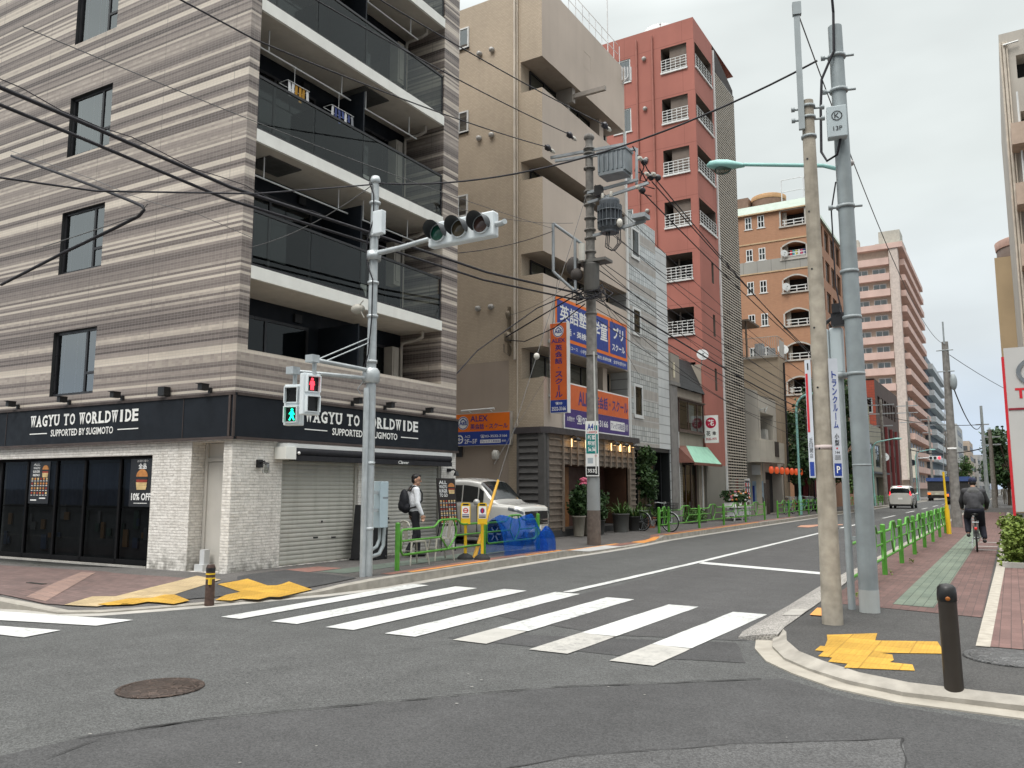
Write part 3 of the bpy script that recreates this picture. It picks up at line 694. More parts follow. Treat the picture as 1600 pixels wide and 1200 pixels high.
g = MB(); g.quad((-2.44, 10.2, .099), (-2.22, 10.2, .116), (-2.24, 10.75, .117), (-2.45, 10.75, .102)); struct('drain_cover', g, CONC)
g = MB(); g.quad((-2.14, 10.3, .114), (-1.95, 10.3, .114), (-1.98, 10.95, .114), (-2.18, 10.95, .114)); struct('kerb_paint', g, ORANGEP)
RED_R = m_paver('red_brown_pavers', (.148, .086, .076), (.108, .067, .060), (.085, .06, .055), .2, .1, True)
g = MB(); g.poly([(-2.2, 11.6, .104), (-1.55, 11.45, .104), (-1.05, 11.35, .104), (-.39, 11.2, .104), (-.39, 60, .104), (-2.45, 60, .104), (-2.4, 20, .104)]); struct('brick_paving', g, RED_R)
g = MB(); g.quad((-1.50, 11.43, .1055), (-.88, 11.32, .1055), (-.39, 11.2, .1055), (-.39, 11.62, .1055)); g.v[3] = (-1.50, 11.95, .1055)
g = MB(); g.poly([(-1.42, 11.85, .108), (-.93, 11.75, .108), (-.90, 28, .108), (-.90, 36, .108), (-1.36, 36, .108), (-1.37, 28, .108)]); struct('green_paving', g, m_paver('green_pavers', (.145, .175, .135), (.115, .145, .113), (.05, .06, .05), .36, .118, True))
g = MB(); g.poly([(-.39, 9.16, .108), (-.27, 9.16, .108), (-.20, 18.2, .108), (-.20, 60, .108), (-.33, 60, .108), (-.35, 18, .108)]); struct('stone_border', g, mat('border_stone', (.36, .33, .28), .85, var=.2, vs=9, bump=.35, bs=90))
g = MB(); g.poly([(-.27, 9.2, .106), (8, 9.2, .106), (8, 18.3, .106), (-.20, 18.3, .106)]); struct('brick_paving', g, m_paver('plum_pavers', (.175, .103, .091), (.135, .082, .073), (.08, .055, .05), .3, .1, True))
for (x, y) in ((.02, 10.2), (.12, 10.55), (.02, 10.9)): 
    g = MB(); g.quad((x, y, .108), (x + .1, y, .108), (x + .1, y + .28, .108), (x, y + .28, .108)); struct('paving_accent', g, mat('pale_clay', (.46, .30, .19), .85, var=.15, bump=.2))
for y in (23.2, 24.6, 26.5):
    g = MB(); g.quad((-.86, y, .1095), (-.40, y, .1095), (-.40, y + .16, .1095), (-.86, y + .16, .1095)); struct('paving_line', g, GREYP)
g = MB(); g.poly([(x, y, .106) for x, y in [(-1.72, 9.05), (-1.29, 9.42), (-1.25, 8.97), (-.72, 9.23), (-.64, 8.75), (-.60, 8.6), (-1.13, 8.33), (-1.02, 8.30), (-.98, 8.05), (-1.0, 7.93), (-.82, 7.93), (-.78, 7.68), (-1.30, 7.50), (-1.30, 7.68), (-1.46, 7.68), (-1.46, 7.88), (-1.58, 7.88), (-1.58, 8.14), (-1.66, 8.14), (-1.66, 8.4), (-1.62, 8.4), (-1.66, 8.75)]]); struct('tactile_paving', g, TACT)
# ================================================================ corner apartment building with a burger shop below
A2 = R(2.0); PL = (-11.75, 9.76); UL = (-math.cos(A2), -math.sin(A2)); NL = (math.sin(A2), -math.cos(A2))
PF = (-11.75, 9.76); UF = (0.0, 1.0); NF = (1.0, 0.0)
b1 = thing('apartment_building', (-14, 12, 0), 'striped tile apartment block with dark balconies and a white stone burger shop at the corner', 'building')
w = MB(); wins = [(4.13, 5.62, 3.53 + 2.66 * k, 4.92 + 2.66 * k, .14) for k in range(6)]
wall(w, PL, UL, NL, 14, 3.30, 20.2, wins, 0, 1, 1); part('side_wall', w, [TILE, ROOMDK], b1)
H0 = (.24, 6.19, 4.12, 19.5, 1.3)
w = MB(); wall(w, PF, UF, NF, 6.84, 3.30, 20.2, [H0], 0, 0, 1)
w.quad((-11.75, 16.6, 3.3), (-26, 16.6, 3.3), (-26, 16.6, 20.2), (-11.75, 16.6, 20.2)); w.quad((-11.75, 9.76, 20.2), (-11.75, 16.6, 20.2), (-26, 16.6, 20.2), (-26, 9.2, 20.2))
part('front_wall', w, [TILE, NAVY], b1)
w = MB()
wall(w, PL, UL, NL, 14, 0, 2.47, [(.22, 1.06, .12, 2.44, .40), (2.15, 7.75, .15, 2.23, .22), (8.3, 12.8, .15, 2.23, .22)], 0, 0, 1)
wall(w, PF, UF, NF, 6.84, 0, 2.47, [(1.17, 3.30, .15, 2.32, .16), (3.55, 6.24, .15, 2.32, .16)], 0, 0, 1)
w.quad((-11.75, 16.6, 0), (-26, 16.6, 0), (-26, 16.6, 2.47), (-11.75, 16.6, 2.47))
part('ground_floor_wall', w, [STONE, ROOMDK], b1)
p_ = MB(); barbox(p_, PL, UL, NL, 2.15, 14, 0.02, .15, -.03, .2); part('plinth', p_, CONC, b1)
for k in range(6):
    a0, a1, z0, z1 = 4.13, 5.62, wins[k][2], wins[k][3]
    window(b1, PL, UL, NL, a0, a1, z0, z1, .07, .06, DKFRAME, PANE, mull=(4.55,), rails=((4.13, 4.55, z0 + .45),), sill=.0, curtain=(CURT if k != 1 else mat('sheer_curtain', (.45, .50, .48), .9), (4.6, 5.56, z0 + .06, z1 - .06)))
# loggia: slabs, soffits, railings, doors
for k in range(-1, 6):
    zb = 5.46 + 2.66 * k
    if k >= 0:
        s = MB(); s.box(-13.03, -11.742, 10.003, 15.947, zb, zb + .245); part('balcony_slab', s, CREAM, b1)
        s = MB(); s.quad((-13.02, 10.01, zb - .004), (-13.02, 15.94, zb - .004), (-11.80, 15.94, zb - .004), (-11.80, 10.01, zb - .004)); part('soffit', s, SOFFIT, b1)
        if k < 5:
            r = MB(); X = -11.80
            for y in (10.03, 15.92): r.box(X - .02, X + .02, y - .02, y + .02, zb + .25, zb + 1.32)
            r.box(X - .03, X + .03, 10.01, 15.94, zb + 1.29, zb + 1.34); r.box(X - .02, X + .02, 10.05, 15.90, zb + .25, zb + .30)
            for y in (11.5, 13.0, 14.45): r.box(X - .012, X + .004, y - .012, y + .012, zb + .30, zb + 1.29)
            rail = part('balcony_railing', r, DKFRAME, b1)
            for j in range(4):
                q = MB(); y0, y1 = 10.06 + j * 1.47, 10.06 + j * 1.47 + 1.455
                q.quad((X + .01, y0, zb + .3), (X + .01, y1, zb + .3), (X + .01, y1, zb + 1.29), (X + .01, y0, zb + 1.29)); part('glass_panel', q, SMOKE, rail)
    f = zb + .25
    Pb = (-13.05, 9.76)
    top = f + 2.05
    cur = (CURT_B, CURT, mat('beige_curtain', (.48, .42, .36), .9), CURT)[k % 4]
    window(b1, Pb, UF, NF, .62, 2.95, f + .06, top, -.06, .06, DKFRAME, PANE_DK, mull=(1.75,), curtain=(cur, (.7, 1.7 if k % 2 else 2.85, f + .1, top - .05)))
    window(b1, Pb, UF, NF, 3.65, 5.55, f + .06, top, -.06, .06, DKFRAME, PANE_DK, mull=(4.6,), curtain=(mat('grey_curtain', (.52, .53, .53), .9), (3.72, 5.4 if k % 2 else 4.5, f + .1, top - .05)))
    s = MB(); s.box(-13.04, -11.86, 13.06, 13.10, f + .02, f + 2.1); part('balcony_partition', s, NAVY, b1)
    s = MB(); s.tube([(-12.75, 15.62, f - .24), (-12.75, 15.62, f + 2.0)], .045, 10); s.tube([(-12.75, 15.62, f + 2.0), (-12.72, 15.62, f + 2.14), (-12.3, 15.66, f + 2.18), (-12.15, 15.7, f + 2.25), (-12.15, 15.7, f + 2.39)], .045, 10); part('downpipe', s, mat('beige_pipe', (.34, .31, .27), .6), b1)
    s = MB(); s.box(-12.98, -12.72, 15.25, 15.5, f + .9, f + 2.0); s.box(-12.72, -12.70, 15.30, 15.45, f + 1.0, f + 1.9); part('meter_box', s, mat('beige_box', (.36, .33, .29), .6), b1)
    s = MB(); s.box(-13.02, -12.9, 10.02, 10.2, f + .9, f + 1.9); part('pipe_cover', s, mat('pale_cover', (.45, .45, .43), .6), b1)
    s = MB(); s.box(-13.04, -12.98, 12.3, 12.5, f + 2.12, f + 2.3); part('vent_hood', s, BLACK, b1)
    if k in (1, 2):
        y = 13.3 if k == 2 else 10.6
        s = MB(); s.box(-12.75, -12.05, y, y + .85, zb - .03, zb - .006); part('escape_hatch', s, mat('hatch_grey', (.10, .10, .095), .5, .3), b1)
    s = MB(); s.box(-12.95, -12.62, 13.4, 14.15, f + .02, f + .62); ac_ = part('air_conditioner', s, mat('ac_white', (.5, .5, .48), .5, grime=.2), b1); s = MB(); s.lathe((-12.61, 13.85, f + .32), [(.24, 0), (.24, .01), (.2, .015), (.19, .0)], 18, 0, (1, 0, 0)); part('fan_grille', s, BLACK, ac_)
    s = MB()
    s.tube([(-12.2, 10.3, f + 1.95), (-12.2, 13.0, f + 1.95)], .018, 8); s.tube([(-12.2, 13.2, f + 1.95), (-12.2, 15.4, f + 1.95)], .018, 8)
    for y in (10.6, 12.7, 13.5, 15.1): s.tube([(-12.2, y, f + 1.95), (-12.2, y, f + 2.41)], .015, 8)
    if k >= 0: part('laundry_pole', s, ALU, b1)
# sign band
s = MB(); barbox(s, PL, UL, NL, -.07, 14, 2.47, 3.30, -.07, -.002); barbox(s, PF, UF, NF, .0, 6.84, 2.47, 3.30, -.07, -.002)
band = part('sign_band', s, NAVY, b1)
s = MB(); BR = mat('rust_brown_trim', (.06, .045, .04), .6, .1, var=.3)
for z in (2.465, 3.255):
    barbox(s, PL, UL, NL, -.095, 14, z, z + .05, -.095, -.071); barbox(s, PF, UF, NF, .0, 6.84, z, z + .05, -.095, -.071)
barbox(s, PF, UF, NF, -.0949, -.05, 2.52, 3.25, -.0945, -.0705); barbox(s, PL, UL, NL, -.0, .05, 2.52, 3.25, -.0945, -.0705)
barbox(s, PL, UL, NL, 1.25, 1.262, 2.52, 3.25, -.078, -.071); barbox(s, PL, UL, NL, 7.0, 7.01, 2.52, 3.25, -.078, -.071)
part('trim', s, BR, band)
def slab_text(bd, mb, body, x0, x1, y0, y1):
    """western-style heavy letters with slab feet"""
    words = body.split(' '); tot = sum(len(x) for x in words) + .55 * (len(words) - 1); u = (x1 - x0) / tot; x = x0; hh = y1 - y0
    for wd in words:
        for ch in wd:
            k = {'I': .62, 'W': 1.18}.get(ch, 1.0); a, b = x + u * .07, x + u * .93
            bd.text(mb, ch, a if ch != 'I' else x + u * .32, b if ch != 'I' else x + u * .68, y0, y1, 0, .004, .035)
            feet = {'W': [(.18, 1), (.82, 1)], 'A': [(.15, 0), (.85, 0)], 'Y': [(.16, 1), (.84, 1), (.5, 0)], 'T': [(.5, 0)], 'I': [(.5, 0), (.5, 1)], 'R': [(.2, 0), (.82, 0), (.2, 1)], 'U': [(.2, 1), (.8, 1)], 'L': [(.22, 1), (.22, 0)], 'D': [(.18, 0), (.18, 1)], 'E': [(.16, 0), (.16, 1)]}.get(ch, [])
            for c, t in feet:
                cx = x + u * (.07 + .86 * c); yy = y0 if t == 0 else y1 - hh * .13
                bd.rect(mb, cx - u * .2, cx + u * .2, yy, yy + hh * .13, 0, .0055)
            x += u
        x += u * .55
SW = mat('sign_lettering_white', (.80, .80, .77), .5, var=.08)
for (bd, x0) in ((Board(V2(PL, UL, 6.1, 2.47, NL, -.075), (-UL[0], -UL[1], 0), (0, 0, 1)), 0), (Board((-11.675, 11.40, 2.47), (0, 1, 0), (0, 0, 1)), 0)):
    t_ = MB(); slab_text(bd, t_, 'WAGYU TO WORLDWIDE', .0, 3.58, .42, .66)
    bd.text(t_, 'SUPPORTED BY SUGIMOTO', .76, 2.82, .20, .345, 0, .004, .02)
    bd.rect(t_, .0, .62, .265, .285); bd.rect(t_, 2.95, 3.58, .265, .285)
    part('lettering', t_, SW, band)
def spot(P, u, n, a, z):
    s = MB(); c = Vector(V2(P, u, a, z, n, -.10))
    barbox(s, P, u, n, a - .03, a + .03, z - .06, z + .04, -.05, -.001)
    barbox(s, P, u, n, a - .055, a + .055, z - .02, z + .09, -.26, -.10); barbox(s, P, u, n, a - .015, a + .015, z + .0, z + .02, -.10, -.05)
    barbox(s, P, u, n, a - .07, a + .07, z + .09, z + .10, -.30, -.10); part('spotlight', s, BLACK, b1)
for a in (6.71, 4.86, 3.13, .62): spot(PL, UL, NL, a, 3.38)
s = MB(); barbox(s, PL, UL, NL, 1.72, 1.9, 3.33, 3.50, -.16, -.02); part('junction_box', s, BLACK, b1)
for y in (11.24, 12.79, 13.84, 15.26): spot(PF, UF, NF, y - 9.76, 3.38)
# shop front glazing on the side street
gl = MB()
for a in (2.15, 3.18, 4.30, 5.27, 6.31, 7.3, 7.69): barbox(gl, PL, UL, NL, a, a + .06, .15, 2.23, .08, .15)
barbox(gl, PL, UL, NL, 2.21, 7.69, .151, .24, .08, .15); barbox(gl, PL, UL, NL, 2.21, 7.69, 2.17, 2.229, .08, .15); barbox(gl, PL, UL, NL, 2.21, 7.69, 1.21, 1.24, .12, .145)
shop = part('shop_window', gl, mat('matt_black_frame', (.010, .010, .011), .85, 0, var=.1, spec=.1), b1)
for a0, a1 in ((2.21, 3.18), (3.24, 4.30), (4.36, 5.27), (5.33, 6.31), (6.37, 7.3)):
    q = MB(); q.quad(V2(PL, UL, a1, .2, NL, .11), V2(PL, UL, a0, .2, NL, .11), V2(PL, UL, a0, 2.2, NL, .11), V2(PL, UL, a1, 2.2, NL, .11)); part('pane', q, glass('shop_pane', (.62, .66, .70), .62, 1.15, .02), shop)
    c = MB(); k = 26; vs = []
    for i in range(k + 1):
        a = a1 - .03 - (a1 - a0 - .06) * i / k; dd = .165 + .014 * math.sin(i * 1.3) + .006 * math.sin(i * 2.9 + a0)
        vs += [V2(PL, UL, a, 1.26, NL, dd), V2(PL, UL, a, 2.1, NL, dd)]
    c.add(vs, [(2 * i, 2 * i + 2, 2 * i + 3, 2 * i + 1) for i in range(k)], 0, True); part('curtain', c, CURT_B, shop)
# burger posters behind the glass
BUN = mat('bun_brown', (.50, .21, .06), .6, var=.25, vs=9); PAT = mat('patty_red', (.28, .035, .02), .6, var=.3, vs=12); BUNB = mat('bun_bottom', (.58, .42, .20), .6, var=.2, vs=9)
POSTER = mat('poster_black', (.010, .010, .012), .35)
def burger(bd, mb, cx, cy, s, h=.005):
    bd.poly(mb, [(cx + s * .5 * math.cos(t) , cy + s * .16 + s * .42 * math.sin(t)) for t in [math.pi * i / 14 for i in range(15)]], 1, h)
    bd.poly(mb, [(cx - s * .5, cy + .02 * s), (cx + s * .47, cy + .0), (cx + s * .5, cy + .12 * s), (cx - s * .47, cy + .13 * s)], 4, h + .001)
    bd.poly(mb, [(cx - s * .45, cy - .16 * s), (cx + s * .44, cy - .18 * s), (cx + s * .5, cy - .02 * s), (cx - s * .5, cy + .0)], 2, h)
    bd.poly(mb, [(cx - s * .46, cy - .34 * s), (cx + s * .42, cy - .34 * s), (cx + s * .48, cy - .17 * s), (cx - s * .5, cy - .16 * s)], 3, h)
    bd.poly(mb, [(cx - s * .40, cy - .58 * s), (cx + s * .38, cy - .58 * s), (cx + s * .46, cy - .35 * s), (cx - s * .47, cy - .34 * s)], 3, h + .001)
def grid_menu(bd, mb, x0, x1, y0, y1, nx, ny, mi=3, mi2=5):
    for i in range(nx):
        for j in range(ny):
            a = x0 + (x1 - x0) * i / nx; b = y0 + (y1 - y0) * j / ny; w_, h_ = (x1 - x0) / nx, (y1 - y0) / ny
            bd.disc(mb, a + w_ * .5, b + h_ * .62, w_ * .32, h_ * .26, random.choice((1, 2, 3)), .004, 8); bd.rect(mb, a + w_ * .2, a + w_ * .8, b + h_ * .1, b + h_ * .22, mi2, .004)
PM = [POSTER, BUN, PAT, BUNB, BLACK, WHITES]
bd = Board(V2(PL, UL, 2.92, 1.25, NL, .10), (-UL[0], -UL[1], 0), (0, 0, 1)); s = MB()
bd.rect(s, 0, .70, 0, .96, 0, 0); burger(bd, s, .36, .52, .34); bd.text(s, '全品', .24, .48, .72, .83, 5, .004, .03); bd.text(s, 'お持ち帰り', .20, .52, .85, .90, 5, .004, .01)
bd.text(s, '10% OFF', .07, .65, .12, .26, 5, .004, .03); bd.rect(s, .15, .55, .06, .072, 5, .004); part('burger_poster', s, PM, shop)
bd = Board(V2(PL, UL, 6.28, 1.28, NL, .10), (-UL[0], -UL[1], 0), (0, 0, 1)); s = MB()
bd.rect(s, 0, .72, 0, .90, 0, 0); burger(bd, s, .56, .68, .22)
for j, tx in enumerate(('ALL', 'WAGYU', 'BURGER', 'MENU')): bd.text(s, tx, .12, .36, .80 - j * .075, .85 - j * .075, 5, .004, .02)
grid_menu(bd, s, .06, .68, .16, .56, 6, 4); bd.rect(s, .08, .3, .06, .085, 5, .004); bd.rect(s, .4, .62, .10, .125, 5, .004); part('menu_poster', s, PM, shop)
# things seen dimly in the shop
s = MB(); 
for i in range(26):
    a = random.uniform(2.4, 7.2); z = random.uniform(.3, 1.05); m_ = i % 4
    barbox(s, PL, UL, NL, a, a + random.uniform(.05, .2), z, z + random.uniform(.08, .35), .170, .205, m_)
part('stock_shelf', s, [mat('stock_orange', (.13, .065, .02)), mat('stock_blue', (.018, .035, .07)), mat('stock_green', (.018, .04, .028)), mat('stock_grey', (.07, .07, .068))], shop)
# side door with two locks
s = MB(); barbox(s, PL, UL, NL, .30, .98, .13, 2.08, .33, .37); barbox(s, PL, UL, NL, .22, .30, .121, 2.43, .30, .39); barbox(s, PL, UL, NL, .98, 1.05, .121, 2.43, .30, .39); barbox(s, PL, UL, NL, .30, .98, 2.09, 2.16, .31, .39); barbox(s, PL, UL, NL, .30, .98, 2.161, 2.43, .345, .39)
door = part('door', s, mat('cream_door', (.50, .48, .44), .5, var=.05, grime=.15), b1)
for z in (1.15, .98):
    s = MB(); c = V2(PL, UL, .37, z, NL, .33); s.lathe(c, [(.03, 0), (.03, .02), (.018, .025), (.018, .05), (.028, .055), (.028, .075), (0, .08)], 14, 0, (NL[0], NL[1], 0)); part('door_knob', s, GALV, door)
s = MB(); barbox(s, PL, UL, NL, .74, .86, .24, .50, .12, .24); barbox(s, PL, UL, NL, .70, .92, .121, .24, .06, .28); part('pipe_cover', s, mat('pale_grey_box', (.55, .56, .56), .5), b1)
# roller shutters and rolled-up awning
for a0, a1 in ((1.17, 3.30), (3.55, 6.24)):
    s = MB(); n_ = 26
    vs = []
    for i in range(n_ * 4 + 1):
        z = .16 + 2.15 * i / (n_ * 4); d = .09 + (.0, -.010, -.012, -.008)[i % 4]
        vs += [V2(PF, UF, a0 + .05, z, NF, d), V2(PF, UF, a1 - .05, z, NF, d)]
    s.add(vs, [(2 * i, 2 * i + 1, 2 * i + 3, 2 * i + 2) for i in range(n_ * 4)], 0)
    for a in (a0 + .001, a1 - .055): barbox(s, PF, UF, NF, a, a + .054, .15, 2.319, .04, .12)
    if a0 < 2:
        for a, z in ((a0 + .95, .62), (a0 + 1.45, .60)): barbox(s, PF, UF, NF, a, a + .12, z, z + .03, .07, .09, 1)
        barbox(s, PF, UF, NF, a0 + 1.15, a0 + 1.19, .92, .96, .07, .09, 1)
    part('roller_shutter', s, [mat('shutter_beige', (.44, .43, .385), .5, .05, var=.07, grime=.3), BLACK], b1)
s = MB(); barbox(s, PF, UF, NF, 1.02, 6.30, 2.36, 2.44, -.28, -.002); aw = part('awning', s, ALU, b1)
s = MB(); s.tube([(-11.53, 11.0, 2.29), (-11.53, 16.02, 2.29)], .085, 14); s.box(-11.62, -11.46, 10.98, 16.04, 2.12, 2.22); part('rolled_fabric', s, mat('awning_fabric_black', (.018, .018, .022), .85), aw)
s = MB(); s.box(-11.74, -11.44, 10.72, 10.98, 2.14, 2.37); part('end_cap', s, CREAM, aw)
s = MB(); s.lathe((-11.44, 11.04, 2.26), [(.0, 0), (.03, .0), (.03, .02), (0, .03)], 10, 0, (1, 0, 0)); part('crank_eye', s, WHITES, aw)
bd = Board((-11.459, 13.95, 2.12), (0, 1, 0), (0, 0, 1)); s = MB(); bd.text(s, 'Claver', .05, .42, .015, .085, 0, .003, .02, .2); part('awning_lettering', s, SW, aw)
s = MB(); s.box(-11.749, -11.70, 10.30, 10.42, 1.98, 2.12); s.tube([(-11.70, 10.36, 2.06), (-11.6, 10.36, 2.09), (-11.55, 10.36, 2.04)], .018, 8); s.lathe((-11.55, 10.36, 2.04), [(.06, 0), (.055, .02), (.02, .03)], 12, 0, (0, 0, 1))
wl = part('wall_lamp', s, BLACK, b1)
s = MB(); s.lathe((-11.55, 10.36, 2.04), [(.045, 0), (.05, -.06), (.045, -.15), (.02, -.18), (0, -.185)], 12); part('lamp_glass', s, glass('lamp_glass', (.8, .82, .8), .85, 1.45, .05), wl)
s = MB(); 
for k in range(6): t = k * math.pi / 3; s.tube([(-11.55 + .057 * math.cos(t), 10.36 + .057 * math.sin(t), 2.03), (-11.55 + .058 * math.cos(t), 10.36 + .058 * math.sin(t), 1.87)], .004, 5)
part('lamp_cage', s, BLACK, wl)
s = MB(); s.box(-11.749, -11.70, 16.22, 16.34, 2.0, 2.08); s.tube([(-11.70, 16.28, 2.04), (-11.58, 16.28, 2.06), (-11.5, 16.28, 2.0)], .02, 8); s.lathe((-11.5, 16.28, 2.0), [(.02, .02), (.06, -.04), (.075, -.1)], 12); part('gooseneck_lamp', s, BLACK, b1)
# laundry and things on the third-floor balcony
lz = 8.37 + .06
s = MB()
for (y0, y1, z) in ((11.35, 11.85, 9.62), (12.3, 12.8, 9.60), (13.05, 13.5, 9.58)):
    pass
def laundry(y0, y1, cols, lab):
    o = thing('laundry_hanger', (-12.0, (y0 + y1) / 2, 9.85), lab, 'laundry', 'laundry racks on the balcony')
    f = MB(); f.tube([(-12.2, y0, 9.80), (-12.2, y1, 9.80)], .008, 6); f.tube([(-11.95, y0, 9.80), (-11.95, y1, 9.80)], .008, 6)
    for y in (y0, y1): f.tube([(-12.2, y, 9.80), (-11.95, y, 9.80)], .008, 6)
    f.tube([(-12.08, (y0 + y1) / 2, 9.8), (-12.08, (y0 + y1) / 2, 10.27)], .006, 6); part('frame', f, ALU, o)
    n = int((y1 - y0) / .09)
    for i in range(n):
        y = y0 + (y1 - y0) * (i + .5) / n; g_ = MB(); h = random.uniform(.16, .34); wv = random.uniform(-.03, .03)
        g_.add([(-11.96, y - .03, 9.79), (-11.96, y + .035, 9.79), (-11.95 + wv, y + .04, 9.79 - h), (-11.95 + wv, y - .038, 9.79 - h)], [(0, 1, 2, 3)])
        part('garment', g_, random.choice(cols), o)
LC = [mat('cloth_white', (.62, .62, .62), .9), mat('cloth_navy', (.05, .07, .2), .9), mat('cloth_grey', (.25, .26, .28), .9)]
LD = [mat('cloth_ochre', (.42, .22, .03), .9), mat('cloth_black', (.02, .02, .02), .9), mat('cloth_white', (.62, .62, .62), .9)]
laundry(10.9, 11.5, [LD[0], LD[2], LC[2]], 'small laundry rack with ochre and white clothes at the left end of the balcony')
laundry(12.15, 12.85, LC, 'laundry rack hung with white and navy clothes beside the dark balcony partition')

# ================================================================ signal pole with pedestrian and vehicle signals
def lens(parent, c, r, axis, col, e, name='lens'):
    s = MB(); s.lathe(c, [(r, 0), (r * .8, .012), (r * .4, .02), (0, .022)], 20, 0, axis)
    return part(name, s, emis(name + '_lit', col, e) if e else mat('lens_dark_%s' % col[3], col[:3], .25, var=.1), parent)
SX, SY = -9.33, 10.63
sp = thing('traffic_signal', (SX, SY, .12), 'silver signal pole with overhead traffic light and two pedestrian signals beside the striped building', 'traffic signal')
s = MB(); s.tube([(SX, SY, .1), (SX, SY, 3.45), (SX, SY, 3.55), (SX, SY, 7.02)], [.095, .088, .085, .068], 18); s.lathe((SX, SY, 7.0), [(.068, -.02), (.09, 0), (.092, .06), (.07, .12), (0, .15)], 18)
for z in (.9, 2.0, 3.4, 3.75, 4.55, 5.15, 6.0, 6.6): s.lathe((SX, SY, z), [(.08, 0), (.1, .0), (.1, .05), (.08, .05)], 16)
part('pole', s, GALV, sp)
s = MB(); s.tube([(SX + .02, SY - .13, .1), (SX + .02, SY - .13, 3.1), (SX + .0, SY - .11, 3.3)], .05, 12); s.tube([(SX - .06, SY + .12, .1), (SX - .06, SY + .12, 3.3)], .045, 12); part('conduit', s, GALV, sp)
def ped_signal(parent, c, rz, red_on):
    """housing faces local -Y before rotation"""
    M_ = Matrix.Translation(c) @ Matrix.Rotation(rz, 4, 'Z') @ Matrix.Scale(.80, 4)
    def T(mb): mb.v = [tuple(M_ @ Vector(p)) for p in mb.v]; return mb
    h = MB(); h.box(-.19, .19, -.0, .17, -.42, .42); h.box(-.17, .17, .17, .21, -.36, .36)
    o = part('pedestrian_signal', T(h), SIGW, parent, bevel=.03)
    for i, z in enumerate((.2, -.2)):
        f = MB()
        for (x0, x1, z0, z1) in ((-.15, -.13, z - .165, z + .165), (.13, .15, z - .165, z + .165), (-.13, .13, z + .145, z + .165), (-.13, .13, z - .165, z - .145)): f.box(x0, x1, -.10 if z1 > z - .1 else -.03, -.001, z0, z1)
        part('hood', T(f), SIGW, o)
        sc = MB(); sc.quad((-.13, -.004, z - .145), (.13, -.004, z - .145), (.13, -.004, z + .145), (-.13, -.004, z + .145)); part('signal_face', T(sc), mat('signal_face_black', (.012, .012, .012), .3), o)
        if (i == 0) != red_on: continue
        fg = MB(); bd = Board((0, -.006, z), (1, 0, 0), (0, 0, 1))
        bd.disc(fg, 0, .095, .028, None, 0, 0)
        if red_on:
            bd.poly(fg, [(-.045, .06), (.045, .06), (.058, -.02), (.04, -.02), (.038, .02), (.036, -.12), (.006, -.12), (.0, -.03), (-.006, -.12), (-.036, -.12), (-.038, .02), (-.04, -.02), (-.058, -.02)], 0, 0)
        else:
            bd.poly(fg, [(-.03, .062), (.03, .062), (.062, .0), (.05, -.01), (.03, .02), (.03, -.03), (.065, -.115), (.035, -.12), (0, -.05), (-.04, -.125), (-.07, -.11), (-.03, -.03), (-.03, .02), (-.06, -.0), (-.07, .015)], 0, 0)
        part('walking_figure' if not red_on else 'standing_figure', T(fg), emis('figure_red' if red_on else 'figure_green', (1, .03, .05) if red_on else (.0, .95, .45), 2.6), o)

RC, GC = (-9.47, 9.38, 3.10), (-9.90, 9.38, 2.95)
s = MB()
s.tube([(SX, SY - .05, 3.62), (RC[0], RC[1] + .0, 3.66)], .036, 10); s.tube([(SX, SY - .05, 3.48), (GC[0], GC[1], 3.50)], .036, 10)
s.tube([(SX, SY, 4.22), (RC[0], RC[1] + .12, 3.68)], .011, 8); s.tube([(SX + .03, SY, 4.14), (RC[0] + .03, RC[1] + .2, 3.64)], .011, 8)
for c, z in ((RC, 3.66), (GC, 3.50)):
    s.box(c[0] - .09, c[0] + .07, c[1] - .08, c[1] + .08, z - .05, z + .07); s.cyl((c[0], c[1] + .04, z), (c[0], c[1] + .04, c[2] + .3), .035)
s.lathe((SX, SY, 3.40), [(.12, 0), (.15, .04), (.15, .2), (.11, .26)], 16)
s.tube([(SX - .06, SY - .1, 3.45), (SX - .16, SY - .16, 3.3), (SX - .12, SY - .12, 3.2)], .008, 6); part('bracket', s, GALV, sp)
ped_signal(sp, RC, R(72), True); ped_signal(sp, GC, R(20), False)
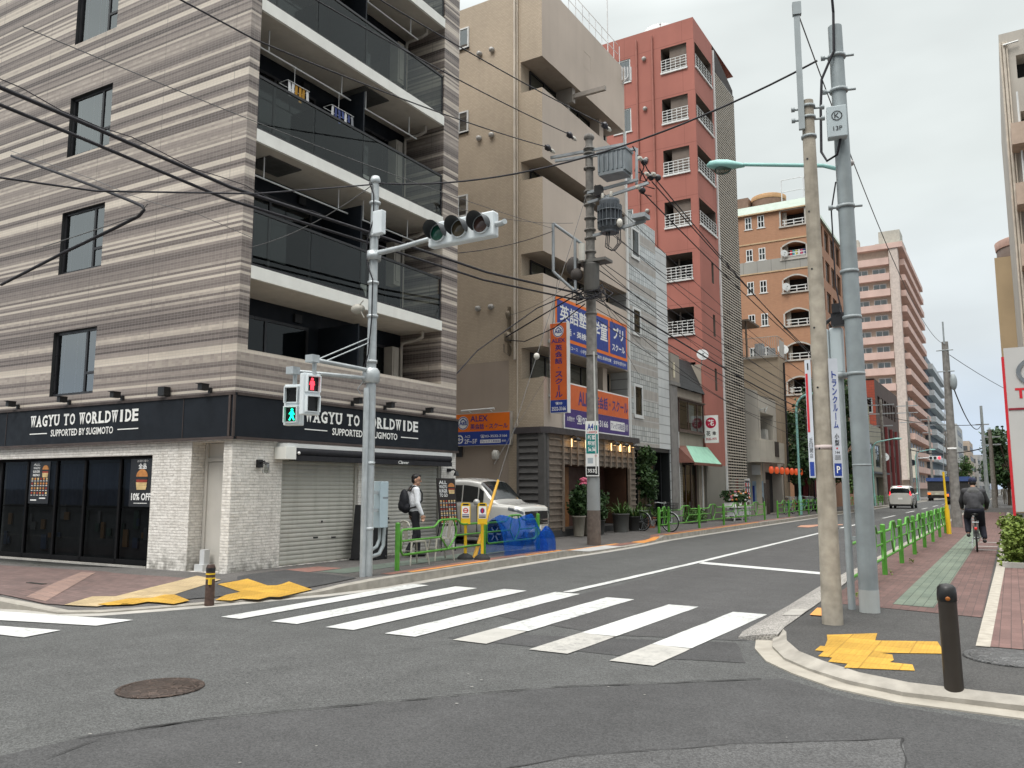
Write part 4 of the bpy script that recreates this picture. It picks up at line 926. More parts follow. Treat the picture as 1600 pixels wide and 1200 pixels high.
# vehicle signal on its arm over the near lane
s = MB(); s.tube([(SX + .05, SY, 5.70), (SX + .6, SY, 5.72), (-8.05, SY, 5.78)], [.05, .045, .04], 12)
part('arm', s, GALV, sp); s = MB(); s.tube([(-6.80, SY, 5.80), (-6.66, SY, 5.80), (-6.58, SY - .05, 5.80)], .045, 10); part('arm_end', s, GALV, sp); s = MB()
s.lathe((SX, SY, 5.58), [(.1, 0), (.13, .0), (.13, .16), (.1, .16)], 16); part('arm_clamp', s, GALV, sp)
h = MB(); h.box(-8.08, -6.78, SY - .08, SY + .10, 5.60, 6.02); head = part('signal_head', h, SIGW, sp, bevel=.03)
for x, c in ((-7.86, (.010, .085, .055, 'g')), (-7.43, (.075, .060, .035, 'y')), (-7.0, (.080, .045, .038, 'r'))):
    s = MB(); s.lathe((x, SY - .085, 5.81), [(.15, 0), (.15, .03)], 24, 0, (0, -1, 0)); ring = part('lens_rim', s, SIGW, head)
    s = MB(); s.lathe((x, SY - .116, 5.81), [(.135, 0), (.11, .02), (.06, .035), (0, .04)], 24, 0, (0, -1, 0)); part('lens', s, mat('lens_' + c[3], c[:3], .12, spec=.7), head)
    s = MB(); vs = []; n_ = 18
    for i in range(n_ + 1):
        t = R(-25) + R(230) * i / n_; k = math.sin(max(0, min(math.pi, (t + R(25)) / R(230) * math.pi))) ** .5
        vs += [(x + .165 * math.cos(t), SY - .085, 5.81 + .165 * math.sin(t)), (x + .168 * math.cos(t), SY - .085 - .05 - .22 * k, 5.80 + .168 * math.sin(t))]
    s.add(vs, [(2 * i, 2 * i + 1, 2 * i + 3, 2 * i + 2) for i in range(n_)], 0, True); part('visor', s, mat('visor_grey', (.06, .065, .07), .5), head)
s = MB(); s.box(SX + .09, SX + .30, SY - .16, SY - .04, 6.0, 6.42); part('relay_box', s, SIGW, sp, bevel=.015)
s = MB(); s.tube([(SX - .1, SY - .1, 4.55), (SX - .2, SY - .15, 4.75), (SX - .1, SY - .13, 4.85)], .012, 6); s.ell((SX - .25, SY - .1, 4.72), .14, .10, .09); part('loudspeaker', s, mat('speaker_beige', (.40, .38, .33), .5), sp)
s = MB(); s.tube([(SX - .07, SY - .08, 7.0), (SX + .06, SY - .11, 6.75), (SX + .075, SY - .11, 6.3), (SX - .06, SY - .12, 5.9), (SX - .08, SY - .1, 5.6), (SX + .03, SY - .13, 5.35), (SX + .085, SY - .11, 5.2), (SX + .07, SY - .10, 4.5), (SX + .03, SY - .12, 3.9), (SX - .05, SY - .14, 3.6)], .013, 6); part('cable', s, WIREM, sp)
# pale blue control cabinet behind the pole, on its own bracket
s = MB(); s.box(SX - .27, SX - .03, SY + .34, SY + .56, .92, 1.72); cb = part('control_cabinet', s, mat('cabinet_blue_grey', (.40, .49, .53), .45, .0, var=.05, grime=.15), sp, bevel=.01)
s = MB(); s.tube([(SX - .12, SY + .45, .92), (SX - .12, SY + .45, .72), (SX - .1, SY + .35, .6), (SX - .02, SY + .1, .55)], .03, 8); s.tube([(SX - .06, SY + .5, .92), (SX - .06, SY + .48, .62), (SX - .04, SY + .35, .48), (SX - .0, SY + .1, .45)], .035, 8); part('conduit', s, ZINC, sp)
s = MB(); bd = Board((SX - .029, SY + .35, .92), (0, 1, 0), (0, 0, 1)); bd.rect(s, .06, .2, .5, .53); part('label_plate', s, mat('label_grey', (.2, .22, .24), .5), sp)
s = MB(); s.box(SX - .1, SX - .06, SY + .0, SY + .36, 1.2, 1.25); s.box(SX - .1, SX - .06, SY + .0, SY + .36, 1.5, 1.55); part('cabinet_bracket', s, GALV, sp)
# ================================================================ beige English-school building
BEIGE_T = m_brick('beige_mosaic', (.49, .405, .305), (.44, .36, .27), (.34, .28, .215), .1, .05, .005, .2, .6, .18)
BEIGE_P = m_stucco('beige_render', (.50, .425, .36), 0, 0, .16)
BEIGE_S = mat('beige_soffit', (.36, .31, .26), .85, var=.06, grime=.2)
GREYP2 = m_stucco('taupe_render', (.36, .295, .24), 0, 0, .15)
W0, E0, S0 = -12.8, -12.0, 21.56
b2 = thing('school_building', (-15, 25, 0), 'tall beige tiled building with deep balconies and orange English school signs', 'building')
w = MB()
w.quad((-24, S0, 0), (W0, S0, 0), (W0, S0, 18.05), (-24, S0, 18.05)); w.quad((W0, S0, 0), (W0, 28.25, 0), (W0, 28.25, 18.05), (W0, S0, 18.05)); w.quad((-24, 28.25, 0), (-24, S0, 0), (-24, S0, 18.05), (-24, 28.25, 18.05)); w.quad((W0, 28.25, 0), (-24, 28.25, 0), (-24, 28.25, 18.05), (W0, 28.25, 18.05)); w.quad((-24, S0, 18.05), (W0, S0, 18.05), (W0, 28.25, 18.05), (-24, 28.25, 18.05))
part('wall', w, BEIGE_T, b2)
s = MB(); s.quad((-24, S0 - .012, .1), (-13.25, S0 - .012, .1), (-13.25, S0 - .012, 5.6), (-24, S0 - .012, 5.6)); part('rendered_wall', s, GREYP2, b2)
def bal(z0, z1, name, th=.16):
    s = MB(); x0, x1, y0, y1 = W0 + .003, E0, S0 - .003, 28.2
    # front skin (render), south cheek (tile), inside, floor and soffit
    s.quad((x1, y0, z0), (x1, y1, z0), (x1, y1, z1), (x1, y0, z1), 0); s.quad((x0, y0, z0), (x1, y0, z0), (x1, y0, z1), (x0, y0, z1), 1)
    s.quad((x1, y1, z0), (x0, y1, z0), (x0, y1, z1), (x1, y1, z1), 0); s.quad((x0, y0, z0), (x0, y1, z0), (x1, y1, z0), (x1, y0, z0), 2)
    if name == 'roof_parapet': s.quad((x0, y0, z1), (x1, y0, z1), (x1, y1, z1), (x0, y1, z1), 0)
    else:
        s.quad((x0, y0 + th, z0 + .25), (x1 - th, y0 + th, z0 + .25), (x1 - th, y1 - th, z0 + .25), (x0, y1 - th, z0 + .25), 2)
        s.quad((x1 - th, y0 + th, z0 + .25), (x1 - th, y0 + th, z1), (x1 - th, y1 - th, z1), (x1 - th, y1 - th, z0 + .25), 0)
        s.box(x1 - th, x1 - .002, y0 + .002, y1 - .002, z1, z1 + .03, 0); s.box(x0, x1 - th - .001, y0 + .002, y0 + th, z1, z1 + .03, 1); s.quad((x0, y0 + th, z0 + .25), (x0, y0 + th, z1), (x1 - th, y0 + th, z1), (x1 - th, y0 + th, z0 + .25), 1)
    part(name, s, [BEIGE_P, BEIGE_T, BEIGE_S], b2)
bal(15.44, 18.08, 'roof_parapet')
for z0, z1 in ((12.03, 14.34), (8.97, 11.36), (5.95, 8.22)): bal(z0, z1, 'balcony')
s = MB(); s.box(W0 + .003, E0 - .002, S0 - .002, 28.2, 3.46, 4.95, 0); s.v = s.v
s = MB(); s.quad((E0, S0 - .003, 3.46), (E0, 28.2, 3.46), (E0, 28.2, 4.98), (E0, S0 - .003, 4.98), 0); s.quad((W0, S0 - .003, 3.46), (E0, S0 - .003, 3.46), (E0, S0 - .003, 4.98), (W0, S0 - .003, 4.98), 1); s.box(E0 - .15, E0 - .002, S0 + .002, 28.18, 4.98, 5.0, 0); s.quad((W0, S0, 3.46), (W0, 28.2, 3.46), (E0, 28.2, 3.46), (E0, S0, 3.46), 0); part('balcony', s, [BEIGE_P, BEIGE_T], b2)
for z0, z1 in ((5.0, 5.95), (8.22, 8.97), (11.36, 12.03), (14.34, 15.44)):
    for y0, y1 in ((22.1, 24.0), (24.7, 26.6), (27.0, 28.0)):
        window(b2, (W0, S0), UF, NF, y0 - S0, y1 - S0, z0 - .9, z1 - .06, -.06, .05, DKFRAME, PANE_DK, mull=((y0 + y1) / 2 - S0,), curtain=(mat('taupe_curtain', (.26, .23, .2), .9), (y0 - S0 + .1, (y0 + y1) / 2 - S0, z0 - .85, z1 - .1)))
    s = MB(); s.box(W0 + .01, W0 + .45, 26.6, 26.95, z0 - .5, z1 - .004); part('pier', s, BEIGE_P, b2)
s = MB(); s.box(-12.02, -11.94, 28.06, 28.2, 3.2, 15.4); part('downpipe', s, ALU, b2)
for x, r, z0 in ((-13.0, .045, 5.6), (-12.9, .02, 3.5)):
    s = MB(); s.tube([(x, S0 - .06, z0), (x, S0 - .06, 18.1)], r, 8); part('downpipe', s, mat('ivory_pipe', (.56, .50, .42), .6), b2)
s = MB(); s.box(-12.75, -12.1, 23.9, 24.1, 14.9, 15.43); s.box(-12.6, -12.3, 23.92, 24.08, 14.0, 14.9); s.box(-12.4, -10.9, 23.95, 24.07, 15.05, 15.2); part('hoist_beam', s, mat('steel_grey_beam', (.30, .27, .24), .6), b2)
s = MB(); wall(s, (E0 + .004, 24.6), UF, NF, .62, 16.5, 17.15, [(.07, .55, 16.56, 17.09, .12)], 0, 0, 1); part('vent_window', s, [BEIGE_P, mat('slot_brown', (.16, .12, .09), .8)], b2)
for z in (16.58, 13.55, 10.6):
    window(b2, (-15.6, S0), (1, 0), (0, -1), .0, .75, z, z + .75, -.05, .05, ALU, PANE, mull=(.37,), sill=.04)
s = MB(); 
for i in range(13):
    y = S0 + .1 + i * .55; s.tube([(-12.2, y, 18.05), (-12.2, y, 19.1)], .014, 6)
for z in (18.3, 18.7, 19.1): s.tube([(-12.2, S0 + .1, z), (-12.2, 28.1, z)], .012, 6)
part('roof_railing', s, mat('pale_rail', (.62, .63, .64), .5), b2)
s = MB(); s.tube([(-12.4, 27.6, 18), (-12.4, 27.6, 24)], .02, 6); s.tube([(-12.1, 28.05, 17.3), (-11.75, 28.05, 17.6)], .03, 6)
for i in range(4): s.tube([(-12.0 + i * .10, 28.0 + i * .06, 17.5), (-12.0 + i * .10, 28.0 + i * .06, 18.05)], .035, 6)
part('antenna', s, mat('antenna_white', (.6, .6, .6), .5), b2)
# fittings on the side wall: service-cable bracket, lamp, small window
s = MB(); s.lathe((-13.2, S0 - .14, 6.9), [(.03, 0), (.06, .05), (.09, .16), (.07, .24), (0, .27)], 12); s.lathe((-13.2, S0 - .14, 6.15), [(.05, 0), (.12, .05), (.13, .28), (.06, .33)], 12); s.box(-13.23, -13.17, S0 - .12, S0 - .01, 5.75, 7.3); s.tube([(-13.35, S0 - .15, 6.1), (-13.3, S0 - .2, 5.85), (-13.1, S0 - .2, 5.7), (-13.0, S0 - .2, 5.95), (-13.1, S0 - .2, 6.1)], .025, 6); part('cable_bracket', s, mat('old_brass', (.20, .165, .12), .5, .4), b2)
s = MB(); s.lathe((-13.67, S0 - .10, 2.5), [(.08, 0), (.12, .02), (.125, .2), (.08, .28), (0, .29)], 14); part('wall_lamp', s, mat('lamp_cover_white', (.62, .60, .55), .4), b2)
s = MB(); s.box(-15.2, -14.98, S0 - .06, S0 - .002, 2.6, 3.1); part('meter_box', s, DKFRAME, b2)

# shop front of dark louvre boards at its foot
LOUV = mat('dark_louvre_boards', (.085, .082, .08), .6, var=.15, vs=4, grime=.2); LATT = mat('weathered_lattice', (.19, .155, .125), .7, var=.18, vs=6)
sh = thing('shop_front', (-12, 25, .1), 'dark grey louvred shop front with lamp-lit wooden lattice under the school building', 'shop front')
s = MB(); s.quad((-12.76, 21.30, .36), (-11.98, 21.30, .36), (-11.98, 21.30, 3.2), (-12.76, 21.30, 3.2)); s.box(-12.79, -12.70, 21.26, 21.55, .34, 3.25); s.box(-12.03, -11.82, 21.24, 21.40, .34, 3.25); s.box(-11.92, -11.80, 21.40, 21.52, .34, 3.25); s.box(-12.79, -11.82, 21.24, 21.30, .28, .42)
for i in range(14):
    z = .44 + i * .203; s.add([(-12.70, 21.295, z + .16), (-12.03, 21.295, z + .16), (-12.03, 21.235, z), (-12.70, 21.235, z), (-12.70, 21.295, z - .02), (-12.03, 21.295, z - .02)], [(3, 2, 1, 0), (4, 5, 2, 3)])
part('side_louvre', s, LOUV, sh)
s = MB(); s.prism([(-12.85, 21.18), (-11.9, 21.18), (-11.68, 21.4), (-11.68, 28.3), (-12.0, 28.3), (-12.0, 21.55), (-12.85, 21.55)], 3.25, 3.44); part('cornice', s, mat('dark_eave', (.055, .048, .05), .5), sh)
s = MB(); s.quad((-11.84, 21.5, 2.35), (-11.84, 28.2, 2.35), (-11.84, 28.2, 3.25), (-11.84, 21.5, 3.25)); s.quad((-11.84, 21.5, .3), (-11.84, 22.35, .3), (-11.84, 22.35, 2.35), (-11.84, 21.5, 2.35)); s.quad((-11.84, 27.5, .3), (-11.84, 28.2, .3), (-11.84, 28.2, 2.35), (-11.84, 27.5, 2.35))
for i in range(15):
    z = .42 + i * .19
    for y0, y1 in (((21.52, 22.33), (27.52, 28.18)) if z < 2.35 else ((21.52, 28.18),)): s.box(-11.838, -11.79, y0, y1, z, z + .045)
for i in range(12):
    y = 22.35 + i * .5; s.box(-11.79, -11.75, y, y + .06, 2.30, 3.24)
s.box(-11.84, -11.74, 22.33, 22.40, .3, 2.35); s.box(-11.84, -11.74, 27.48, 27.55, .3, 2.35); part('lattice_front', s, LATT, sh)
s = MB(); wall(s, (-11.90, 22.35), UF, NF, 5.15, .12, 2.35, [(.02, 5.13, .14, 2.33, .86)], 0, 0, 1); part('recess', s, [mat('dark_timber', (.09, .045, .028), .5, var=.2, vs=3), mat('red_brown_panel', (.075, .035, .028), .45, var=.2)], sh)
s = MB(); s.box(-12.72, -12.64, 22.5, 24.4, .15, 2.3); s.box(-12.64, -12.6, 23.35, 23.45, .15, 2.3); part('door', s, mat('oak_door', (.27, .12, .045), .45, var=.2, vs=5), sh)
s = MB(); s.quad((-12.595, 22.65, 1.0), (-12.595, 23.3, 1.0), (-12.595, 23.3, 2.2), (-12.595, 22.65, 2.2)); part('door_pane', s, emis('warm_interior', (1, .55, .2), .12, (.2, .1, .05)), sh)
for y in (22.9, 23.9, 25.9, 26.7, 27.5):
    s = MB(); s.lathe((-11.55, y, 3.13), [(.02, .06), (.10, .02), (.14, -.06), (.13, -.06)], 12); s.tube([(-11.78, y, 3.2), (-11.66, y, 3.26), (-11.55, y, 3.18)], .015, 6); l = part('lamp', s, BLACK, sh)
    s = MB(); s.box(-11.80, -11.74, y - .03, y + .03, 2.9, 3.15); part('lamp_glow', s, emis('warm_lamp', (1, .62, .25), 2.2), l)
    ld = bpy.data.lights.new('shop_lamp_light', 'POINT'); ld.energy = 2.2; ld.color = (1, .62, .28); ld.shadow_soft_size = .05
    lo = bpy.data.objects.new('shop_lamp_light', ld); COL.objects.link(lo); lo.parent = l; off = _world_loc(l); lo.location = Vector((-11.62, y, 3.02)) - off
s = MB(); s.box(-12.8, -11.8, 21.35, 28.2, .12, .34); part('plinth', s, mat('dark_plinth', (.05, .05, .05), .8), sh)

# school signs: each board is its own thing
def emblem(bd, mb, cx, cy, r, m_w, m_b):
    bd.disc(mb, cx, cy, r, None, m_w, .004); bd.ring(mb, cx, cy, r * .82, r * .94, m_b, .006); bd.poly(mb, [(cx - r * .6, cy + r * .25), (cx, cy + r * .72), (cx + r * .6, cy + r * .25), (cx + r * .45, cy + r * .2), (cx, cy + r * .5), (cx - r * .45, cy + r * .2)], m_b, .006)
    bd.text(mb, 'AES', cx - r * .72, cx + r * .72, cy - r * .32, cy + r * .22, m_b, .007, .04)
SM = [ORANGES, BLUES, PURPLES, WHITES, mat('sign_red_orange', (.62, .13, .035), .45, var=.07)]
o = thing('wall_sign', (-14.15, S0, 2.9), 'orange and blue school sign with white arrow on the side wall above the van', 'sign')
s = MB(); s.box(-15.6, -13.08, S0 - .16, S0 - .03, 2.93, 3.98); part('sign_box', s, mat('sign_frame_beige', (.42, .38, .33), .5), o)
s = MB(); s.tube([(-14.85, S0 - .3, 4.05), (-13.6, S0 - .3, 4.07)], .03, 8); s.tube([(-14.6, S0 - .3, 4.05), (-14.6, S0 - .1, 4.0)], .012, 6); s.tube([(-13.8, S0 - .3, 4.06), (-13.8, S0 - .1, 4.0)], .012, 6); part('sign_light', s, ALU, o)
s = MB(); bd = Board((-15.55, S0 - .161, 2.95), (1, 0, 0), (0, 0, 1)); bd.rect(s, 0, 2.43, .44, 1.0, 0); bd.rect(s, 0, 2.43, 0, .437, 1)
emblem(bd, s, .68, .72, .215, 3, 1); bd.text(s, 'ALEX', .96, 1.62, .75, .94, 2, .004, .02); bd.text(s, '英会話・スクール', .96, 2.36, .50, .68, 2, .004, .02)
bd.ring(s, .55, .20, .10, .14, 3); bd.rect(s, .5, .64, .185, .215, 3, .004); bd.poly(s, [(.46, .2), (.55, .27), (.55, .13)], 3, .004)
bd.text(s, '入口', .74, .95, .24, .33, 3, .004, .01); bd.text(s, '2F~5F', .74, 1.22, .06, .20, 3, .004, .01); bd.text(s, '☎03-3532-3166', 1.34, 2.34, .22, .33, 3, .004, .01); bd.rect(s, 1.34, 2.1, .06, .17, 3, .003); bd.text(s, 'アレックス英会話', 1.37, 2.07, .075, .155, 1, .005, .01); bd.text(s, '検索', 2.14, 2.3, .08, .15, 3, .004)
part('lettering', s, SM, o)
o = thing('projecting_sign', (-11.6, 21.9, 3.9), 'tall narrow orange vertical sign projecting from the school building beside the utility pole', 'sign')
s = MB(); s.box(-11.92, -11.32, 21.82, 22.02, 3.88, 6.68); part('sign_box', s, WHITES, o)
s = MB(); bd = Board((-11.92, 21.818, 3.88), (1, 0, 0), (0, 0, 1)); bd.rect(s, .015, .585, .40, 2.785, 4); bd.rect(s, .015, .585, .015, .395, 1)
emblem(bd, s, .3, 2.53, .19, 3, 1); bd.text(s, 'ALEX', .06, .54, 2.17, 2.30, 2, .004, .03); bd.column(s, '英会話・スクール', .18, .44, .46, 2.12, 2, .004, .03)
bd.text(s, '☎03', .18, .42, .24, .34, 3, .004, .02); bd.text(s, '3532-3166', .06, .54, .07, .19, 3, .004, .02); part('lettering', s, SM, o)
s = MB(); s.box(-12.0, -11.92, 21.87, 21.95, 4.4, 4.5); s.box(-12.0, -11.92, 21.87, 21.95, 6.1, 6.2); part('bracket', s, GALV, o)
o = thing('balcony_sign', (-11.9, 25, 6), 'blue and orange school sign with big white characters covering the third-floor balcony front', 'sign')
s = MB(); s.box(-11.995, -11.93, 22.2, 27.85, 5.97, 7.68); part('sign_box', s, mat('sign_edge', (.5, .5, .5), .5), o)
s = MB(); bd = Board((-11.928, 22.2, 5.97), (0, 1, 0), (0, 0, 1)); bd.rect(s, 0, 5.65, .31, 1.71, 0); bd.rect(s, 0, 5.65, 0, .307, 1)
for a0, a1 in ((.12, 2.45), (2.6, 3.98), (4.12, 5.55)): bd.rect(s, a0, a1, .42, 1.6, 1, .004)
bd.text(s, '英語塾', .30, 2.30, .95, 1.48, 3, .006, .018); bd.text(s, '会話・英検', .40, 2.2, .55, .78, 3, .006, .02)
bd.text(s, '学童', 2.70, 3.9, .78, 1.42, 3, .006, .018); bd.text(s, 'プリ', 4.4, 5.3, 1.0, 1.45, 3, .006, .03); bd.text(s, 'スクール', 4.3, 5.42, .56, .82, 3, .006, .03)
for a0, tx, a1 in ((.15, '幼児英会話コース', 1.55), (1.75, '小学生コース', 2.7), (2.9, '中高生:英検対策', 4.2), (4.4, '全学年受付中', 5.5)): bd.text(s, tx, a0, a1, .09, .22, 3, .004, .01)
part('lettering', s, SM, o)
o = thing('balcony_sign', (-11.9, 25, 3.5), 'red-orange and indigo school sign with telephone number along the second-floor balcony', 'sign')
s = MB(); s.box(-11.995, -11.93, 22.75, 27.95, 3.47, 4.97); part('sign_box', s, WHITES, o)
s = MB(); bd = Board((-11.928, 22.75, 3.47), (0, 1, 0), (0, 0, 1)); bd.rect(s, .06, 5.14, .66, 1.46, 4); bd.rect(s, .06, 5.14, .05, .655, 2)
bd.text(s, 'ALEX', 1.0, 2.1, .83, 1.30, 2, .004, .03); bd.text(s, '英会話・スクール', 2.25, 5.05, .83, 1.28, 2, .004, .03)
bd.text(s, 'お問合せ', .2, .72, .26, .42, 3, .004, .01); bd.text(s, '☎03-3532-3166', .85, 3.3, .18, .50, 3, .004, .02); bd.rect(s, 3.5, 4.75, .17, .50, 3, .003); bd.text(s, 'アレックス英会話', 3.55, 4.7, .22, .45, 2, .005, .01); bd.text(s, '検索', 4.8, 5.05, .2, .47, 3, .004)
part('lettering', s, SM, o)

# ================================================================ narrow glass-block house
def m_glassblock():
    t = NT('glass_block_bands'); x, y, z = t.xyz()
    band = t.math('FRACT', t.math('DIVIDE', t.math('ADD', z, .2), 1.04)); dark = t.math('LESS_THAN', band, .42)
    v = t.n('CombineXYZ', i0=t.math('ADD', x, y), i1=z, i2=0.0).outputs[0]
    br = t.n('TexBrick', Vector=v, Color1=(.54, .57, .57, 1), Color2=(.38, .41, .41, 1), Mortar=(.20, .21, .21, 1), Scale=1.0, Mortar__Size=.012, Bias=0.0, Brick__Width=.2, Row__Height=.2); br.offset = 0
    br2 = t.n('TexBrick', Vector=v, Color1=(.37, .335, .295, 1), Color2=(.29, .265, .235, 1), Mortar=(.46, .46, .45, 1), Scale=1.0, Mortar__Size=.02, Bias=0.0, Brick__Width=.13, Row__Height=.42); br2.offset = 0
    c = t.mix(dark, br.outputs['Color'], br2.outputs['Color'])
    return t.fin(c, t.rng(dark, 0, 1, .15, .6), 0, .6)
b3 = thing('glass_block_house', (-14, 30, 0), 'narrow grey house with bands of glass blocks and white-framed windows', 'building')
s = MB(); wall(s, (-12.0, 28.3), UF, NF, 2.85, 3.2, 12.25, [(.28, 1.08, 10.55, 11.75, .12), (.28, 1.08, 7.50, 8.55, .12), (.28, 1.12, 4.3, 5.55, .12)], 0, 0, 1); part('glass_block_wall', s, [m_glassblock(), ROOMDK], b3)
s = MB(); s.quad((-12.0, 31.15, 3.2), (-12.0, 32.4, 3.2), (-12.0, 32.4, 11.6), (-12.0, 31.15, 11.6)); s.quad((-12.0, 31.15, 11.6), (-12.0, 32.4, 11.6), (-22, 32.4, 11.6), (-22, 31.15, 11.6)); s.quad((-12, 31.15, 11.6), (-22, 31.15, 11.6), (-22, 31.15, 12.25), (-12, 31.15, 12.25)); s.quad((-12, 28.3, 3.2), (-12, 28.3, 12.25), (-22, 28.3, 12.25), (-22, 28.3, 3.2)); s.quad((-12, 28.3, 12.25), (-12, 31.15, 12.25), (-22, 31.15, 12.25), (-22, 28.3, 12.25)); s.quad((-12, 32.4, 0), (-22, 32.4, 0), (-22, 32.4, 11.6), (-12, 32.4, 11.6))
part('wall', s, m_brick('white_siding', (.58, .60, .60), (.54, .56, .56), (.25, .26, .26), 9, .38, .02, .3, .5, .2), b3)
for z0, z1, a1 in ((10.55, 11.75, 1.08), (7.50, 8.55, 1.08), (4.3, 5.55, 1.12)): window(b3, (-12.0, 28.3), UF, NF, .28, a1, z0, z1, -.04, .09, ALU, PANE_DK, sill=.05, curtain=(mat('brown_blind', (.20, .165, .13), .9), (.36, a1 - .08, z0 + .1, z0 + (z1 - z0) * .62)))
s = MB(); wall(s, (-12.05, 28.3), UF, NF, 4.1, .1, 3.2, [(.1, 4.0, .12, 3.05, 1.2)], 0, 0, 1); part('entrance', s, [mat('black_cladding', (.02, .022, .023), .4), ROOMDK], b3)
s = MB()
for y in (29.6, 30.8, 32.1): s.box(-12.4, -12.34, y, y + .05, .12, 3.04)
eg = part('glass_screen', s, DKFRAME, b3)
s = MB(); s.quad((-12.37, 29.65, .14), (-12.37, 32.1, .14), (-12.37, 32.1, 3.02), (-12.37, 29.65, 3.02)); part('pane', s, PANE_DK, eg)

# ================================================================ small flower-sign shop with a mansard roof
b4 = thing('small_shop', (-14, 35, 0), 'small two-storey shop with dark mansard roof and pale green awning', 'shop')
s = MB(); s.box(-12.25, -11.95, 32.42, 33.25, .1, 6.0); s.box(-12.3, -11.9, 32.4, 33.5, 5.95, 6.1); part('column', s, mat('grey_concrete_column', (.22, .21, .20), .85, var=.15, bump=.2, grime=.3), b4)
s = MB(); wall(s, (-12.1, 33.25), UF, NF, 3.72, .1, 5.95, [(.25, 3.55, 4.05, 5.45, .5), (.75, 2.95, .12, 2.75, .35)], 0, 0, 1); s.quad((-12.1, 36.97, 0), (-20, 36.97, 0), (-20, 36.97, 7.4), (-12.1, 36.97, 7.4)); part('wall', s, [m_stucco('shop_render', (.34, .30, .25), 0, 0, .3), ROOMDK], b4)
s = MB(); s.quad((-11.95, 33.5, 5.95), (-11.95, 37.0, 5.95), (-12.5, 36.6, 7.45), (-12.5, 33.8, 7.45)); s.quad((-12.5, 33.8, 7.45), (-12.5, 36.6, 7.45), (-20, 36.6, 7.45), (-20, 33.8, 7.45)); s.quad((-11.95, 37.0, 5.95), (-20, 37, 5.95), (-20, 36.6, 7.45), (-12.5, 36.6, 7.45)); part('roof', s, m_brick('dark_roof_tiles', (.035, .037, .04), (.028, .03, .032), (.012, .012, .012), .3, .16, .01, .4, .6, .1), b4)
s = MB(); s.add([(-11.95, 33.5, 5.95), (-12.5, 33.8, 7.45), (-20, 33.8, 7.45), (-20, 33.5, 5.95)], [(0, 3, 2, 1)]); s.box(-12.2, -11.93, 32.5, 33.5, 6.1, 7.3); part('gable', s, m_stucco('gable_render', (.29, .265, .23), 0, 0, .3), b4)
s = MB(); s.tube([(-11.9, 32.75, 6.25), (-11.9, 32.75, 6.9)], .05, 8); part('insulator', s, mat('porcelain', (.6, .55, .42), .4), b4)
s = MB(); s.box(-12.09, -11.93, 33.35, 36.75, 4.0, 4.08); s.box(-12.09, -11.88, 33.3, 36.8, 5.44, 5.5); part('bay_frame', s, mat('bay_brown', (.10, .075, .06), .6), b4)
window(b4, (-11.95, 33.4), UF, NF, .0, 3.3, 4.08, 5.44, 0, .06, mat('brown_sash', (.09, .055, .045), .5), PANE_DK, mull=(1.2, 2.4), curtain=(CURT, (1.25, 2.2, 4.5, 5.3)))
AWG = mat('awning_green', (.30, .56, .42), .7, var=.1, grime=.2)
s = MB(); s.quad((-11.35, 33.5, 2.68), (-11.35, 37.3, 2.68), (-12.0, 37.3, 3.5), (-12.0, 34.3, 3.45)); aw4 = part('awning', s, AWG, b4)
s = MB(); s.add([(-11.35, 33.5, 2.68), (-12.0, 34.3, 3.45), (-12.05, 33.3, 3.4), (-12.05, 33.2, 2.68)], [(0, 1, 2, 3)]); s.add([(-11.35, 37.3, 2.68), (-12, 37.3, 3.5), (-12.05, 37.3, 2.68)], [(0, 2, 1)]); s.box(-11.38, -11.33, 33.45, 37.3, 2.58, 2.70); part('awning_side', s, mat('awning_brown', (.17, .07, .05), .7), aw4)
s = MB(); s.quad((-12.09, 33.3, .12), (-12.09, 34.0, .12), (-12.09, 34.0, 2.6), (-12.09, 33.3, 2.6)); part('brick_pier', s, m_brick('cream_brick', (.42, .40, .36), (.36, .34, .31), (.2, .19, .17), .21, .07, .012), b4)
window(b4, (-12.1, 33.25), UF, NF, .75, 2.95, .15, 2.7, .1, .07, mat('brown_sash', (.09, .055, .045), .5), glass('shop_amber_pane', (.8, .7, .5), .6, 1.5), mull=(1.5, 2.2), curtain=(mat('amber_curtain', (.30, .20, .08), .9), (.85, 2.85, .2, 2.2)))
for y, z in ((33.35, 4.0), (36.4, 2.7)): s = MB(); s.tube([(-12.0, y, .1), (-12.0, y, z)], .04, 8); part('downpipe', s, ALU, b4)
o = thing('projecting_sign', (-11.6, 36.9, 3.6), 'white sign with a white flower character in a crimson circle on the red building corner', 'sign')
s = MB(); s.box(-11.96, -11.34, 36.78, 36.92, 3.68, 4.95); part('sign_box', s, WHITES, o); s = MB(); s.box(-12.05, -11.96, 36.82, 36.88, 4.6, 4.7); s.box(-12.05, -11.96, 36.82, 36.88, 3.9, 4.0); part('bracket', s, ZINC, o)
s = MB(); bd = Board((-11.96, 36.778, 3.68), (1, 0, 0), (0, 0, 1)); bd.disc(s, .31, .92, .25, None, 0); bd.text(s, '花', .16, .46, .78, 1.07, 1, .005, .03); bd.text(s, '花', .08, .28, .32, .55, 2, .004, .02); bd.text(s, '幸', .37, .54, .34, .53, 2, .004, .02); bd.text(s, '3535-1975', .06, .56, .12, .23, 0, .004, .02); part('lettering', s, [mat('sign_crimson', (.42, .01, .05), .4), WHITES, BLACK], o)

